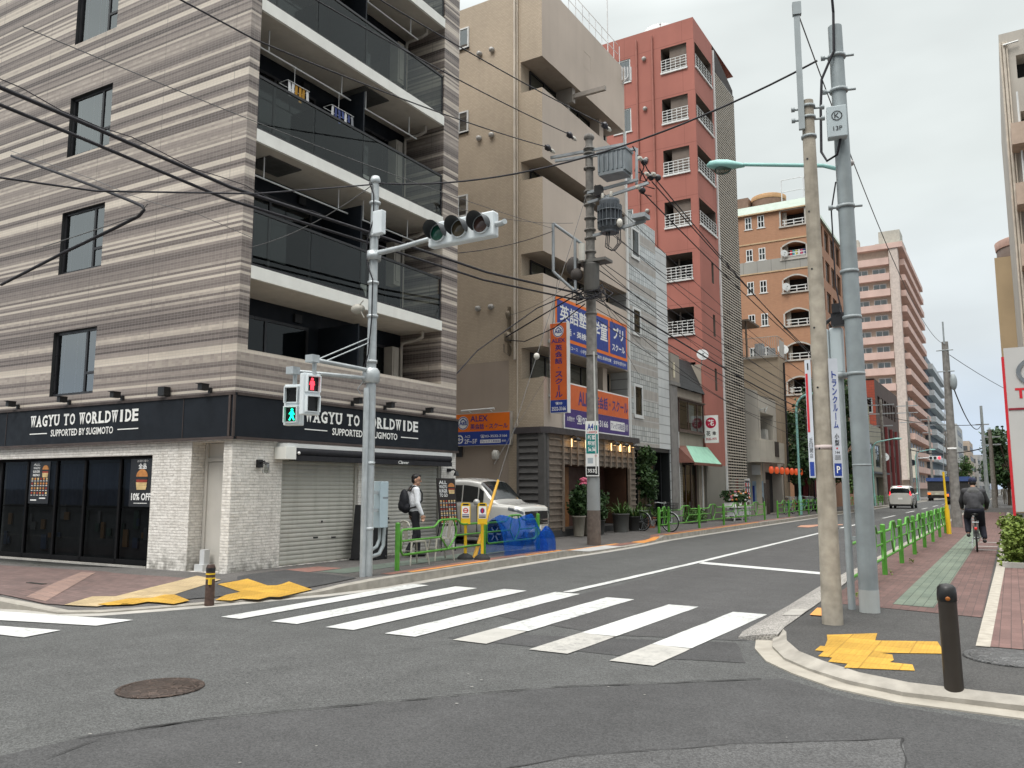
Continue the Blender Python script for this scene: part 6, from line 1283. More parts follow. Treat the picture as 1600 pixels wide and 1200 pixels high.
wall(s, (.95, 45), (1, 0), (0, -1), 8, 0, 24.0, hs, 0, 0, 1); s.quad((.95, 60, 0), (.95, 45, 0), (.95, 45, 24), (.95, 60, 24)); s.quad((.95, 45, 24), (9, 45, 24), (9, 60, 24), (.95, 60, 24)); part('wall', s, [GRN, ROOMDK], o)
for k in range(1, 7):
    z = 21.6 - 2.95 * k; s = MB(); s.box(1.12, 9, 43.7, 44.99, z - .9, z + .15); part('balcony', s, mat('balcony_tan', (.43, .33, .26), .75, grime=.1), o)
    s = MB(); s.tube([(1.5, 44.3, z + .2), (1.5, 44.3, z + 1.9)], .05, 6); part('post', s, ALU, o)
for x, r in ((.98, .05), (1.12, .07), (1.25, .04)):
    s = MB(); s.tube([(x, 44.9, 6), (x, 44.9, 23.5)], r, 8); part('downpipe', s, mat('ivory_pipe', (.56, .50, .42), .6), o)
s = MB(); s.tube([(1.1, 44.8, 23.3), (1.75, 44.8, 23.35)], .05, 8); s.tube([(1.2, 44.8, 18.8), (1.9, 44.8, 18.85)], .05, 8); part('pipe_branch', s, ALU, o)
# hedge, dealership sign, far trees
o = thing('hedge', (.7, 21.4, .1), 'clipped yellow-green hedge in a stone bed below the dealership sign', 'hedge')
s = MB(); s.box(-.24, 3, 18.4, 18.5, .1, .20); s.box(-.24, -.14, 18.5, 24.6, .1, .20); part('bed_edging', s, CONC, o)
rr = random.Random(4); blobs = []
for i in range(44): blobs.append((rr.uniform(-.02, 2.6), rr.uniform(18.75, 24.3), rr.uniform(.35, .86), .30, .34, .26))
for i in range(40): blobs.append((rr.uniform(-.12, 2.0) if i % 2 else rr.uniform(-.14, .1), rr.uniform(18.55, 18.8) if i % 2 else rr.uniform(18.6, 24), rr.uniform(.22, .9), .22, .2, .22))
s = MB(); leaves(s, blobs, 26000, .075, 0, .5, rr); part('foliage', s, LEAF_C, o)
s = MB(); s.box(.12, 2.7, 18.95, 24.3, .1, .66); part('inner_twigs', s, mat('twig_dark', (.05, .055, .02), .95), o)
o = thing('dealership_sign', (.65, 19.6, .1), 'grey pylon sign with red edge, oval emblem and red letters at the right edge', 'sign')
s = MB(); s.box(.05, 1.6, 19.5, 19.8, 1.13, 4.48); part('panel', s, mat('sign_silver', (.50, .50, .485), .4, var=.03), o); s = MB(); s.box(.0, .05, 19.49, 19.81, 1.05, 4.3); part('red_edge', s, REDP, o)
s = MB(); s.box(.06, 1.6, 19.485, 19.499, 3.19, 3.23); part('red_line', s, mat('dark_red_line', (.25, .015, .03), .4), o); s = MB(); s.box(.3, 1.3, 19.6, 19.7, .1, 1.13); part('post', s, ZINC, o)
s = MB(); bd = Board((.05, 19.497, 1.13), (1, 0, 0), (0, 0, 1)); bd.text(s, 'TOYOTA', .15, 1.38, 2.29, 2.51, 0, .004, .04); bd.text(s, 'トヨタモビリティ', .33, 1.4, 1.42, 1.53, 1, .004, .02)
CH = mat('chrome', (.55, .55, .54), .15, 1.0, var=.02)
bd.ring(s, .77, 2.83, .50, .58, 2, .03, 36, .62); bd.ring(s, .77, 2.83, .16, .22, 2, .035, 28, 1.35); bd.ring(s, .77, 2.98, .30, .36, 2, .033, 28, .42); part('lettering', s, [REDP, mat('letter_dark', (.05, .05, .05), .4), CH], o)
for i, (x, y, h, r, lab) in enumerate(((-.2, 86, 7.2, 2.2, 'round green street tree at the far end of the right pavement'), (.9, 98, 8, 2.6, 'taller green tree beyond the first on the right pavement'), (-.9, 128, 8, 2.6, 'distant green tree above the cyclist'), (-9.8, 205, 9, 3.0, 'distant green tree on the left of the street end'), (-2.2, 170, 9, 3.0, 'farthest hazy green tree down the right pavement'))): tree(x, y, h, r, lab, 20 + i, LEAF_A if i % 2 else LEAF_B, 2600, .3, 'distant street trees', .3)
# ================================================================ utility poles
POLEC = mat('pole_concrete', (.34, .305, .25), .85, var=.24, vs=7, bump=.35, bs=55, grime=.45)
POLED = mat('pole_concrete_dark', (.21, .20, .185), .85, var=.28, vs=6, bump=.35, bs=45, grime=.55)
UX, UY = -9.87, 20.53
up = thing('utility_pole', (UX, UY, .1), 'concrete utility pole with transformer and cables in front of the school building', 'utility pole')
s = MB(); s.tube([(UX, UY, .05), (UX, UY, 1.92), (UX, UY, 11.75)], [.185, .175, .105], 18)
for z in (5.3, 6.5, 7.0, 7.4, 7.75, 8.3, 8.7, 8.95, 9.3, 9.7, 9.95, 10.1, 10.8, 11.25, 11.4): s.lathe((UX, UY, z), [(.11, 0), (.17, .0), (.17, .05), (.11, .05)], 14)
s.lathe((UX, UY, 11.7), [(.12, 0), (.16, .05), (.14, .15), (0, .2)], 14); part('pole', s, POLED, up)
s = MB(); s.tube([(UX, UY, .06), (UX, UY, 1.0)], [.19, .183], 18); part('base_wrap', s, mat('base_wrap_brown', (.12, .095, .08), .9, var=.25, vs=8, bump=.4), up)
s = MB(); s.tube([(UX, UY, 1.0), (UX, UY, 1.9)], [.184, .176], 18); part('grey_wrap', s, mat('wrap_grey', (.25, .26, .26), .6, var=.1), up)
XA = mat('crossarm_steel', (.36, .39, .41), .5, .4, var=.12, grime=.2); PORC = mat('insulator_dark', (.04, .038, .045), .35); PORW = mat('insulator_white', (.6, .58, .52), .35)
def arm(p0, p1, w=.075):
    p0, p1 = Vector(p0), Vector(p1); d = p1 - p0; s = MB(); s.obox((p0 + p1) / 2, d.length, w, w, math.atan2(d.y, d.x), 0, -math.asin(d.z / d.length)); part('crossarm', s, XA, up)
arm((-11.1, 20.45, 11.40), (-8.8, 20.62, 11.36)); arm((-10.9, 20.35, 11.22), (-8.75, 20.55, 11.12))
arm((-9.87, 20.4, 10.05), (-8.35, 20.5, 10.18)); arm((-9.87, 20.4, 9.75), (-8.05, 20.5, 10.02)); arm((-9.8, 20.5, 8.78), (-8.2, 20.6, 8.98)); arm((-9.6, 20.62, 11.15), (-8.45, 20.62, 11.15)); arm((-8.45, 20.62, 10.1), (-8.43, 20.63, 11.15))
def drum(c, r, h, fins, m, lab):
    s = MB(); x, y, z = c; s.lathe(c, [(r * .86, 0), (r * .86, .08), (r * .98, .1), (r * .98, h - .12), (r, h - .1), (r, h - .03), (r * .6, h + .03), (0, h + .05)], 20)
    for i in range(fins): t = 2 * math.pi * i / fins; s.obox((x + (r + .02) * math.cos(t), y + (r + .02) * math.sin(t), z + h * .47), .08, .018, h * .68, t)
    for zz in (.3, .62): s.lathe((x, y, z + h * zz), [(r + .06, 0), (r + .07, .01), (r + .06, .03)], 20)
    o = part('transformer', s, m, up); q = MB()
    for dx, dy in ((-.12, -.2), (.14, -.2)): q.lathe((x + dx, y + dy, z + h * .98), [(.03, 0), (.06, .03), (.035, .06), (.06, .09), (.035, .12), (.05, .15), (0, .18)], 10)
    part('bushing', q, PORW, o)
drum((-9.2, 20.42, 8.75), .29, .98, 18, mat('transformer_grey', (.115, .13, .145), .5, .1, var=.12), '')
s = MB(); s.box(-9.45, -8.6, 20.2, 20.7, 10.45, 11.05); s.box(-9.48, -8.57, 20.17, 20.73, 11.05, 11.12); s.box(-9.40, -8.65, 20.15, 20.72, 10.38, 10.46)
for i in range(6): s.box(-9.42 + i * .14, -9.38 + i * .14, 20.14, 20.2, 10.5, 11.0)
part('switch_box', s, mat('switch_steel', (.27, .30, .32), .4, .3, var=.15), up)
s = MB(); s.box(-9.55, -9.35, 20.15, 20.35, 9.82, 10.12); part('small_box', s, BLACK, up)
s = MB(); s.lathe((UX + .05, UY - .05, 7.15), [(.19, 0), (.22, .05), (.23, .76), (.25, .8), (.1, .85)], 14); s.box(-10.25, -9.3, 20.3, 20.8, 7.98, 8.06); part('cable_closure', s, mat('closure_grey', (.17, .165, .155), .6, .1, grime=.3), up)
s = MB(); s.ell((-10.35, 20.4, 7.95), .22, .2, .28); s.ell((-10.2, 20.3, 7.65), .18, .18, .2); part('splice_bundle', s, mat('splice_dark', (.07, .06, .055), .7, bump=.5, bs=18), up)
s = MB()    # open bracket frame towards the road side
F = [(-10.74, 19.9, 9.15), (-10.05, 20.4, 8.55), (-10.05, 20.4, 6.95), (-10.74, 19.9, 7.72)]
for a, b in ((0, 3), (0, 1), (3, 2)): s.tube([F[a], F[b]], .045, 8)
s.tube([(-10.22, 20.25, 8.7), (-10.22, 20.25, 7.2)], .045, 8); part('bracket_frame', s, XA, up)
rr = random.Random(11)
for i in range(12):
    z = rr.uniform(6.9, 7.3); s = MB(); x0 = rr.uniform(-10.3, -9.8); s.tube([(x0, 20.3, z), (x0 + rr.uniform(-.1, .5), 20.1, z - rr.uniform(.0, .35)), (x0 + rr.uniform(.2, .9), 20.35, z - rr.uniform(-.1, .3)), (x0 + rr.uniform(.2, .5), 20.6, z + .25)], .018, 6); part('cable_loop', s, WIREM, up)
for i in range(3):
    x = -9.05 + i * .05; s = MB(); s.tube([(x - .2, 20.3, 8.75), (x - .2, 20.2, 8.3 - .04 * i), (x + .0, 20.2, 8.15), (x + .15, 20.25, 8.35), (x + .12, 20.3, 8.8)], .014, 6); part('cable_loop', s, WIREM, up)
for x, y, z, dx, dy in ((-11.05, 20.2, 11.6, 0, -1), (-10.35, 20.25, 11.85, 0, -1), (-9.25, 20.3, 11.9, 0, -1), (-8.25, 20.7, 10.75, 0, 1), (-8.1, 20.8, 10.3, 0, 1), (-8.35, 20.75, 9.95, 0, 1), (-7.9, 20.8, 10.25, 0, 1)):
    s = MB(); s.lathe((x, y, z), [(.02, -.20), (.04, -.18), (.045, -.1), (.085, -.03), (.04, .0), (.095, .06), (.04, .1), (.025, .18)], 12, 0, (dx, dy, .1)); part('insulator', s, PORC, up); s = MB(); s.lathe((x, y - dy * .25, z), [(.04, -.12), (.06, 0), (.04, .12)], 10, 0, (0, 1, 0)); part('insulator_cap', s, PORW, up)
for x0, z0 in ((-8.5, 10.9), (-8.35, 10.6), (-8.2, 10.4), (-8.3, 10.2)): s = MB(); s.tube([(x0, 20.5, z0 + .3), (x0 + .1, 20.7, z0), (x0 - .05, 20.75, z0 - .35), (x0 + .2, 20.85, z0 - .45)], .018, 6); part('jumper', s, WIREM, up)
s = MB(); s.lathe((-9.98, 20.2, 8.0), [(.1, 0), (.1, .5)], 10); part('fuse_holder', s, PORW, up); s = MB(); s.ell((-8.85, 20.3, 8.95), .09, .09, .13); part('fuse_holder', s, PORW, up); s = MB(); s.box(-8.5, -8.1, 20.3, 20.7, 9.02, 9.14); part('fuse_box', s, XA, up)
# paper and enamel signs strapped to it
def round_sign(P, r, z0, z1, a0, a1, m, name, parent, paint=None):
    """a thin plate bent round a pole"""
    s = MB(); k = 8; vs = []
    for i in range(k + 1): t = a0 + (a1 - a0) * i / k; vs += [(P[0] + r * math.cos(t), P[1] + r * math.sin(t), z0), (P[0] + r * math.cos(t), P[1] + r * math.sin(t), z1)]
    s.add(vs, [(2 * i, 2 * i + 2, 2 * i + 3, 2 * i + 1) for i in range(k)], 0); return part(name, s, m, parent)
AC = math.atan2(-UY, -UX)     # angle from the pole towards the camera
o = thing('pole_sign', (UX, UY - .2, 1.9), 'white and teal notice strip with A4 lettering strapped to the utility pole', 'sign')
uc = Vector((math.cos(AC), math.sin(AC), 0)); ur = Vector((-uc.y, uc.x, 0)); org = Vector((UX, UY, 1.93)) + uc * .205 - ur * .20
s = MB(); s.plate([(0, 0), (.36, 0), (.36, 1.52), (0, 1.52)], org - uc * .02, ur, (0, 0, 1), .02); part('plate', s, WHITES, o)
s = MB(); bd = Board(org, ur, (0, 0, 1)); bd.rect(s, .02, .34, .62, 1.16, 0, .003); bd.rect(s, .02, .34, .03, .27, 1, .003); bd.text(s, 'A4', .05, .22, 1.27, 1.45, 2, .003, .03); bd.rect(s, .24, .33, 1.27, 1.4, 0, .003); bd.text(s, '入居者募集', .04, .32, 1.18, 1.24, 3, .003, .01)
for j, tx in enumerate(('新築', '駅前', '賃貸')): bd.text(s, tx, .06, .28, 1.0 - j * .16, 1.13 - j * .16, 4, .005, .02)
bd.text(s, '3532', .05, .31, .1, .2, 4, .005, .02); bd.disc(s, .28, .56, .03, None, 3, .004); bd.rect(s, .05, .2, .35, .5, 5, .003); part('lettering', s, [TEALS, BLACK, BLUES, REDP, WHITES, mat('print_grey', (.4, .45, .48), .5)], o)
s = MB(); s.tube([(UX + .16, UY - .14, 2.0), (UX + .13, UY - .13, 5.4)], .025, 6); part('cable_guard', s, mat('guard_white', (.55, .55, .52), .5), up)

CX_, CY_ = -1.80, 9.83
cp = thing('utility_pole', (CX_, CY_, .1), 'tan concrete pole nearest the camera with narrow advertising strips', 'utility pole')
s = MB(); s.tube([(CX_, CY_, .08), (CX_, CY_, 6.25)], [.114, .070], 20); part('pole', s, POLEC, cp)
s = MB()
for z, a in ((1.15, .4), (2.05, -1.9), (2.75, -1.8), (3.45, -1.9), (4.15, -1.85), (4.85, -1.9), (5.5, -1.8)): r = .114 - .044 * z / 6.25; s.lathe((CX_ + (r - .005) * math.cos(a), CY_ + (r - .005) * math.sin(a), z), [(.012, 0), (.012, .008)], 8, 0, (math.cos(a), math.sin(a), 0))
part('step_holes', s, BLACK, cp)
s = MB(); s.obox((CX_ - .06, CY_ - .08, 6.6), .07, .05, 1.45, .2); s.obox((CX_ - .055, CY_ - .085, 7.42), .1, .07, .16, .3); part('top_angle', s, ZINC, cp)
for z in (5.78, 6.02, 6.16): s = MB(); s.lathe((CX_, CY_, z), [(.07, 0), (.09, 0), (.09, .03), (.07, .03)], 14); part('pole_band', s, ZINC, cp)
for z in (6.16, 6.02): s = MB(); s.cyl((CX_ - .15, CY_ - .04, z), (CX_ + .15, CY_ + .06, z), .014, None, 8); s.lathe((CX_ - .16, CY_ - .05, z), [(.03, -.02), (.03, .02)], 8, 0, (1, .3, 0)); s.lathe((CX_ + .16, CY_ + .06, z), [(.03, -.02), (.03, .02)], 8, 0, (1, .3, 0)); part('cross_bolt', s, ZINC, cp)
AC2 = math.atan2(-CY_, -CX_)
def strip_sign(side, lab):
    a = AC2 + side * R(68); n = Vector((math.cos(a), math.sin(a), 0)); uu = Vector((-n.y, n.x, 0)); rad = .098; o = thing('pole_sign', (CX_, CY_, 1.6), lab, 'sign', None)
    face = (n * .35 + Vector((math.cos(AC2), math.sin(AC2), 0)) * .65).normalized(); u2 = Vector((-face.y, face.x, 0))
    # plate stands a little off the pole, facing mostly down the street
    c0 = Vector((CX_, CY_, 1.72)) + n * (rad + .05); W = .105 if side > 0 else .07; org = c0 - u2 * W / 2 if side > 0 else c0 - u2 * W / 2
    s = MB(); s.plate([(0, 0), (W, 0), (W, 1.36), (0, 1.36)], org - face * .006, u2, (0, 0, 1), .006); part('plate', s, mat('plate_bluish', (.52, .55, .60), .5), o)
    s = MB(); bd = Board(org, u2, (0, 0, 1))
    if side > 0:
        bd.column(s, 'トランクルーム', .028, .082, .55, 1.22, 0, .003, .02); bd.column(s, '小型', .03, .08, .36, .50, 1, .003, .02); bd.text(s, '144', .03, .08, .27, .30, 1, .003); bd.text(s, '回回', .025, .085, .20, .25, 1, .003); bd.disc(s, .052, .33, .01, None, 2, .003); bd.rect(s, .012, .093, .02, .16, 0, .003); bd.text(s, 'P', .035, .075, .05, .13, 3, .005, .02)
    else:
        bd.rect(s, .006, .032, .52, 1.2, 2, .003); bd.column(s, '近日開店', .015, .055, .22, .46, 1, .003); bd.rect(s, .01, .06, .02, .18, 0, .003); bd.text(s, '1', .03, .045, 1.24, 1.32, 1, .003)
    part('lettering', s, [BLUES, BLACK, REDP, WHITES], o)
strip_sign(1, 'white strip with blue vertical lettering on the right side of the tan pole'); strip_sign(-1, 'white strip with a long red band on the left side of the tan pole')
s = MB(); s.lathe((CX_, CY_, 2.04), [(.100, 0), (.1025, 0), (.1025, .05), (.100, .05)], 18); part('tape_band', s, mat('pink_tape', (.50, .42, .40), .6), cp)
BX, BY = -1.575, 10.99
bp = thing('lamp_pole', (BX, BY, .1), 'thick grey steel pole carrying a teal street-lamp arm and box 13P', 'lamp pole')
STEELP = mat('weathered_steel_grey', (.265, .30, .31), .45, .15, var=.12, vs=5, grime=.25)
s = MB(); s.tube([(BX, BY, .35), (BX, BY, 1.9), (BX - .04, BY, 7.75)], [.114, .110, .088], 22); part('pole', s, STEELP, bp)
s = MB(); s.tube([(BX, BY, .08), (BX, BY, .37)], [.119, .117], 22); part('base_collar', s, mat('collar_pale', (.40, .42, .41), .6, var=.1, grime=.3), bp)
s = MB(); s.lathe((BX, BY, 1.88), [(.110, 0), (.113, 0), (.113, .02), (.110, .02)], 20); part('pole_band', s, ZINC, bp)
for z in (3.02, 3.75, 4.35, 5.22, 6.82, 7.30): s = MB(); s.lathe((BX - .04 * z / 7.75, BY, z), [(.08, 0), (.116, 0), (.116, .04), (.08, .04)], 18); part('pole_band', s, ZINC, bp)
for z in (5.22, 6.82, 7.30): s = MB(); s.cyl((BX - .19, BY - .05, z + .02), (BX + .17, BY + .05, z + .02), .018, None, 8); s.lathe((BX - .2, BY - .06, z + .02), [(.035, -.025), (.035, .025)], 8, 0, (1, .3, 0)); part('cross_bolt', s, ZINC, bp)
s = MB(); s.tube([(BX - .02, BY + .1, 5.62), (BX - .06, BY + .15, 5.80), (BX - .30, BY + .17, 5.92), (-2.95, 11.2, 6.18)], [.03, .03, .028, .026], 10); la = part('lamp_arm', s, TEAL, bp)
s = MB(); d = Vector((-.555, .05, .12)).normalized(); c = Vector((-2.95, 11.2, 6.17)); vs = []
for i, (t, w, up_, dn) in enumerate(((0, .03, .03, .03), (.08, .07, .05, .035), (.22, .115, .085, .05), (.38, .125, .09, .05), (.50, .09, .07, .04), (.56, .03, .03, .02))):
    p = c + d * t; sd_ = Vector((-d.y, d.x, 0)).normalized()
    for j in range(12): a = 2 * math.pi * j / 12; vs.append(p + sd_ * w * math.cos(a) + Vector((0, 0, (up_ if math.sin(a) > 0 else dn) * math.sin(a))))
s.add(vs, [(i * 12 + j, i * 12 + (j + 1) % 12, (i + 1) * 12 + (j + 1) % 12, (i + 1) * 12 + j) for i in range(5) for j in range(12)] + [tuple(range(60, 72))], 0, True); lh = part('lamp_head', s, TEAL, la)
s = MB(); s.ell(c + d * .32 + Vector((0, 0, -.06)), .13, .09, .07); part('lamp_lens', s, glass('lamp_lens', (.75, .75, .70), .7, 1.5, .1), lh)
s = MB(); s.obox((BX - .05, BY - .19, 6.32), .24, .14, .42, R(12)); kb = part('pole_box', s, mat('box_pale_blue', (.42, .48, .50), .5, var=.05), bp, bevel=.01)
s = MB(); f0 = Vector((BX - .05, BY - .19, 6.32)); ru = Vector((math.cos(R(12)), math.sin(R(12)), 0)); nn = Vector((ru.y, -ru.x, 0)); bd = Board(f0 + nn * .072 - ru * .12 + Vector((0, 0, -.21)), ru, (0, 0, 1)); bd.ring(s, .12, .28, .055, .066, 0); bd.text(s, 'K', .09, .15, .245, .315, 0, .003, .01); bd.text(s, '13P', .07, .18, .08, .14, 0, .003, .01); part('lettering', s, BLACK, kb)
s = MB(); s.tube([(BX - .02, BY - .15, 6.12), (BX - .07, BY - .17, 5.9), (BX - .2, BY - .15, 5.85), (BX - .27, BY - .12, 6.0), (BX - .25, BY - .12, 6.6), (BX - .22, BY - .12, 7.0), (BX - .1, BY - .12, 7.25), (BX - .05, BY - .12, 7.35), (BX - .03, BY - .12, 7.9), (BX - .05, BY - .15, 8.6)], .017, 8); part('cable', s, WIREM, bp)
s = MB(); s.tube([(BX - .13, BY, 5.6), (BX - .2, BY - .02, 5.22), (BX - .19, BY - .05, 4.2), (BX - .12, BY - .1, 3.8)], .01, 6); part('cable', s, WIREM, bp)
# thin post with the back of a pedestrian signal
TX, TY = -1.80, 11.13
tp = thing('pedestrian_signal', (TX, TY, .1), 'thin grey post with a pedestrian signal seen from behind, strapped to the thick pole', 'pedestrian signal')
s = MB(); s.tube([(TX, TY, .08), (TX, TY, 3.0)], .045, 12); s.box(TX, BX, TY - .02, TY + .02, .95, 1.0); s.lathe((TX, TY, 3.0), [(.045, 0), (.09, .02), (.09, .08), (.05, .1)], 12); part('post', s, ZINC, tp)
s = MB(); s.box(TX - .10, TX + .06, TY - .06, TY + .08, 3.08, 3.68); s.box(TX - .17, TX - .10, TY - .1, TY + .1, 3.10, 3.66); hb = part('signal_housing', s, mat('housing_pale_blue', (.46, .52, .54), .45, var=.05, grime=.15), tp, bevel=.02)
for z in (3.2, 3.5): s = MB(); s.box(TX - .28, TX - .17, TY - .1, TY + .1, z - .12, z + .14); part('hood', s, mat('housing_pale_blue', (.46, .52, .54), .45), hb, bevel=.01)
s = MB(); s.box(TX - .22, TX - .19, TY - .101, TY - .09, 3.42, 3.54); part('red_edge', s, REDP, hb)
s = MB(); s.box(TX - .06, TX + .12, TY - .1, TY + .05, 3.7, 3.86); s.box(TX - .04, TX + .06, TY - .12, TY + .0, 3.86, 3.98); s.tube([(TX - .15, TY, 3.75), (TX - .05, TY - .08, 3.8), (TX + .15, TY - .02, 3.76)], .025, 6); part('clamp', s, DKFRAME, tp)
s = MB(); s.tube([(TX - .02, TY, 3.05), (TX - .12, TY - .02, 3.02), (TX - .3, TY - .02, 3.0)], .02, 6); part('bracket', s, TEAL, tp)

# far poles on the right and along the street
def simple_pole(x, y, h, r0, lab, arms=(), m=POLED, grp='distant utility poles'):
    o = thing('utility_pole', (x, y, .1), lab, 'utility pole', grp); s = MB(); s.tube([(x, y, .05), (x, y, h)], [r0, r0 * .62], 12); part('pole', s, m, o)
    for z, a0, a1 in arms: s = MB(); s.box(x + a0, x + a1, y - .05, y + .05, z - .05, z + .05); part('crossarm', s, XA, o)
    return o
fp = simple_pole(-1.88, 36.3, 7.4, .19, 'brown-grey concrete pole behind the cyclist with a thin top spike', (), POLED, None)
s = MB(); s.tube([(-1.9, 36.2, 7.3), (-1.9, 36.2, 8.2)], .035, 6); s.tube([(-2.2, 36.2, 7.05), (-1.6, 36.2, 7.05)], .025, 6); s.tube([(-2.2, 36.2, 6.2), (-1.6, 36.2, 6.2)], .025, 6); part('top_fitting', s, ZINC, fp); s = MB(); s.ell((-1.66, 36.1, 5.75), .13, .12, .33); part('pole_box', s, ZINC, fp)
s = MB(); s.lathe((-1.88, 36.3, 3.1), [(.155, 0), (.17, 0), (.17, .08), (.155, .08)], 12); part('white_band', s, WHITES, fp)
o = thing('stay_guard', (-1.85, 30.8, .1), 'yellow stay-wire guard tube at the kerb beside the brown pole', 'stay guard')
s = MB(); s.cyl((-1.85, 30.8, .1), (-1.87, 30.8, .92), .075, None, 12); part('lower_tube', s, YELLOW, o); s = MB(); s.cyl((-1.87, 30.8, .9), (-1.90, 30.8, 2.15), .035, None, 10); s.cyl((-1.87, 30.8, .92), (-1.87, 30.8, 1.05), .06, None, 10); part('upper_tube', s, YELLOW, o)
s = MB(); s.tube([(-1.90, 30.8, 2.15), (-1.88, 33.2, 4.4), (-1.88, 36.2, 7.0)], .009, 5); part('stay_wire', s, WIREG, o)
simple_pole(-1.75, 80, 8.6, .17, 'slim leaning grey pole with a thin spike far down the right pavement', ((7.0, -.5, .5),), ZINC)
simple_pole(-1.15, 74, 6.2, .2, 'shorter pole with a transformer far down the right pavement', ((5.6, -.6, .7), (5.0, -.6, .7)), POLED)
for y, h, lab in ((80, 9.6, 'utility pole with crossarms in front of the brick-red house'), (103, 11.5, 'utility pole with crossarms in front of the pink tower'), (132, 12, 'utility pole beyond the stopped cars'), (168, 12, 'farthest utility pole on the left pavement')): simple_pole(-9.6, y, h, .19, lab, ((h - .5, -1.1, 1.1), (h - 1.3, -1.1, 1.1), (h - 2.4, -.9, .9)), POLED)
def street_lamp(x, y, h, lab, reach=1.6):
    o = thing('street_lamp', (x, y, .1), lab, 'street lamp', 'teal street lamps'); s = MB(); pts = [(x, y, .1), (x, y, h - .9)]
    for i in range(1, 7): a = math.pi / 2 * i / 6; pts.append((x + reach * .45 * (1 - math.cos(a)), y, h - .9 + .85 * math.sin(a)))
    pts.append((x + reach, y, h + .12)); s.tube(pts, [.075] + [.06] * (len(pts) - 2) + [.045], 10); s.lathe((x, y, .1), [(.1, 0), (.1, 1.0), (.075, 1.1)], 12); part('post', s, TEAL, o)
    s = MB(); s.ell((x + reach + .3, y, h + .12), .38, .16, .09); part('lamp_head', s, TEAL, o)
street_lamp(-10.1, 47.5, 6.9, 'teal street lamp in front of the dark trees by the lantern bar'); street_lamp(-9.9, 75, 5.6, 'teal street lamp beyond the thick steel pole by the old house', 1.7); street_lamp(-9.7, 110, 6.1, 'distant teal street lamp in front of the pink tower')
o = thing('traffic_signal', (-9.4, 110, .1), 'distant horizontal traffic light showing red over the far left lane', 'traffic signal'); s = MB(); s.tube([(-9.5, 110, .1), (-9.5, 110, 6)], .1, 8); s.tube([(-9.5, 110, 5.2), (-7.0, 110, 5.3)], .06, 8); part('pole', s, GALV, o); s = MB(); s.box(-8.2, -6.9, 109.8, 110.1, 5.0, 5.45); part('signal_head', s, SIGW, o)
s = MB(); s.lathe((-7.1, 109.78, 5.22), [(.16, 0), (.16, .02)], 12, 0, (0, -1, 0)); part('red_lens', s, emis('red_signal', (1, .04, .06), 2), o); s = MB()
for x in (-7.55, -8.0): s.lathe((x, 109.78, 5.22), [(.16, 0), (.16, .02)], 12, 0, (0, -1, 0))
part('dark_lens', s, BLACK, o)

# ================================================================ wires
def sag(p0, p1, k, n=14):
    p0, p1 = Vector(p0), Vector(p1); return [p0.lerp(p1, i / n) - Vector((0, 0, 4 * k * (i / n) * (1 - i / n))) for i in range(n + 1)]
def wire(pts, r, lab, m=None, grp=None, n=6):
    s = MB(); s.tube(pts, r, n); return solo('overhead_wire', s, m or WIREM, lab, 'wire', grp, pts[0])
HVG = 'high-voltage wires from the utility pole towards the camera'
wire(sag((-9.25, 20.2, 11.9), (-10.0, 9.0, 10.9), .12) + [(-10.5, 0, 10.5)], .014, 'topmost of the thick wires running from the utility pole top across the balconies', None, HVG)
wire(sag((-10.35, 20.1, 11.85), (-10.3, 9.0, 10.4), .12) + [(-10.6, 0, 10.0)], .014, 'middle thick wire running from the utility pole top across the balconies', None, HVG)
wire(sag((-11.05, 20.1, 11.6), (-9.9, 8.3, 8.75), .12) + [(-9.6, 3, 8.3)], .014, 'lowest thick wire from the utility pole top crossing the upper tiled corner', None, HVG)
L0 = [(-10.2, 3.0, 6.5), (-10.2, 5.63, 6.42), (-10.2, 8.21, 6.31), (-10.2, 11.44, 6.47), (-10.2, 15.59, 6.64), (-10.1, 20.4, 7.1)]
wire(L0, .028, 'upper thick black cable sweeping from the left edge to the utility pole')
wire([(x - .1, y, z - .17) for x, y, z in L0], .024, 'lower thick black cable sweeping from the left edge to the utility pole')
wire([(x, y, z + .13 + .04 * math.sin(y * 9)) for x, y, z in [(-10.2, 3 + i * .5, 6.5 - .03 * i + .0006 * (i * .5) ** 3) for i in range(17)]], .007, 'thin stay wire wound above the upper thick cable')
wire([(-16.9, 8.2, 8.3), (-13.5, 8.0, 6.9), (-12.4, 8.0, 6.42), (-12.14, 8.0, 6.3), (-12.08, 8.0, 6.22), (-12.2, 8.0, 6.14), (-12.8, 8.0, 6.05), (-14.4, 8.0, 5.84), (-16.9, 8.2, 5.62)], .03, 'thick black cable looping back on itself in front of the tiled side wall')
wire([(-16.9, 8.15, 8.4), (-13.5, 7.95, 7.02), (-12.35, 7.95, 6.5), (-11.75, 8.0, 6.27), (-11.3, 8.4, 6.15), (-10.8, 9.2, 5.85)], .006, 'thin wire running past the cable loop towards the corner', WIREG)
wire([(-14.9, 7.9, 6.0), (-12.2, 7.95, 6.12), (-11.9, 7.95, 6.28)], .008, 'short twisted tie wire at the cable loop', WIREG)
sp0 = [(-9.6, 3.4, 4.75), (-9.33, 4.42, 5.01), (-9.33, 5.52, 5.21), (-9.33, 7.98, 5.96), (-9.33, 10.55, 6.95)]
wire(sp0, .013, 'wire from the left edge up to the top of the silver signal pole')
wire(sag((-9.3, 10.65, 7.0), (-1.85, 10.95, 7.32), .52, 24), .014, 'long wire spanning the road between the signal pole top and the grey steel pole')
RG = 'high-voltage wires running away along the street'
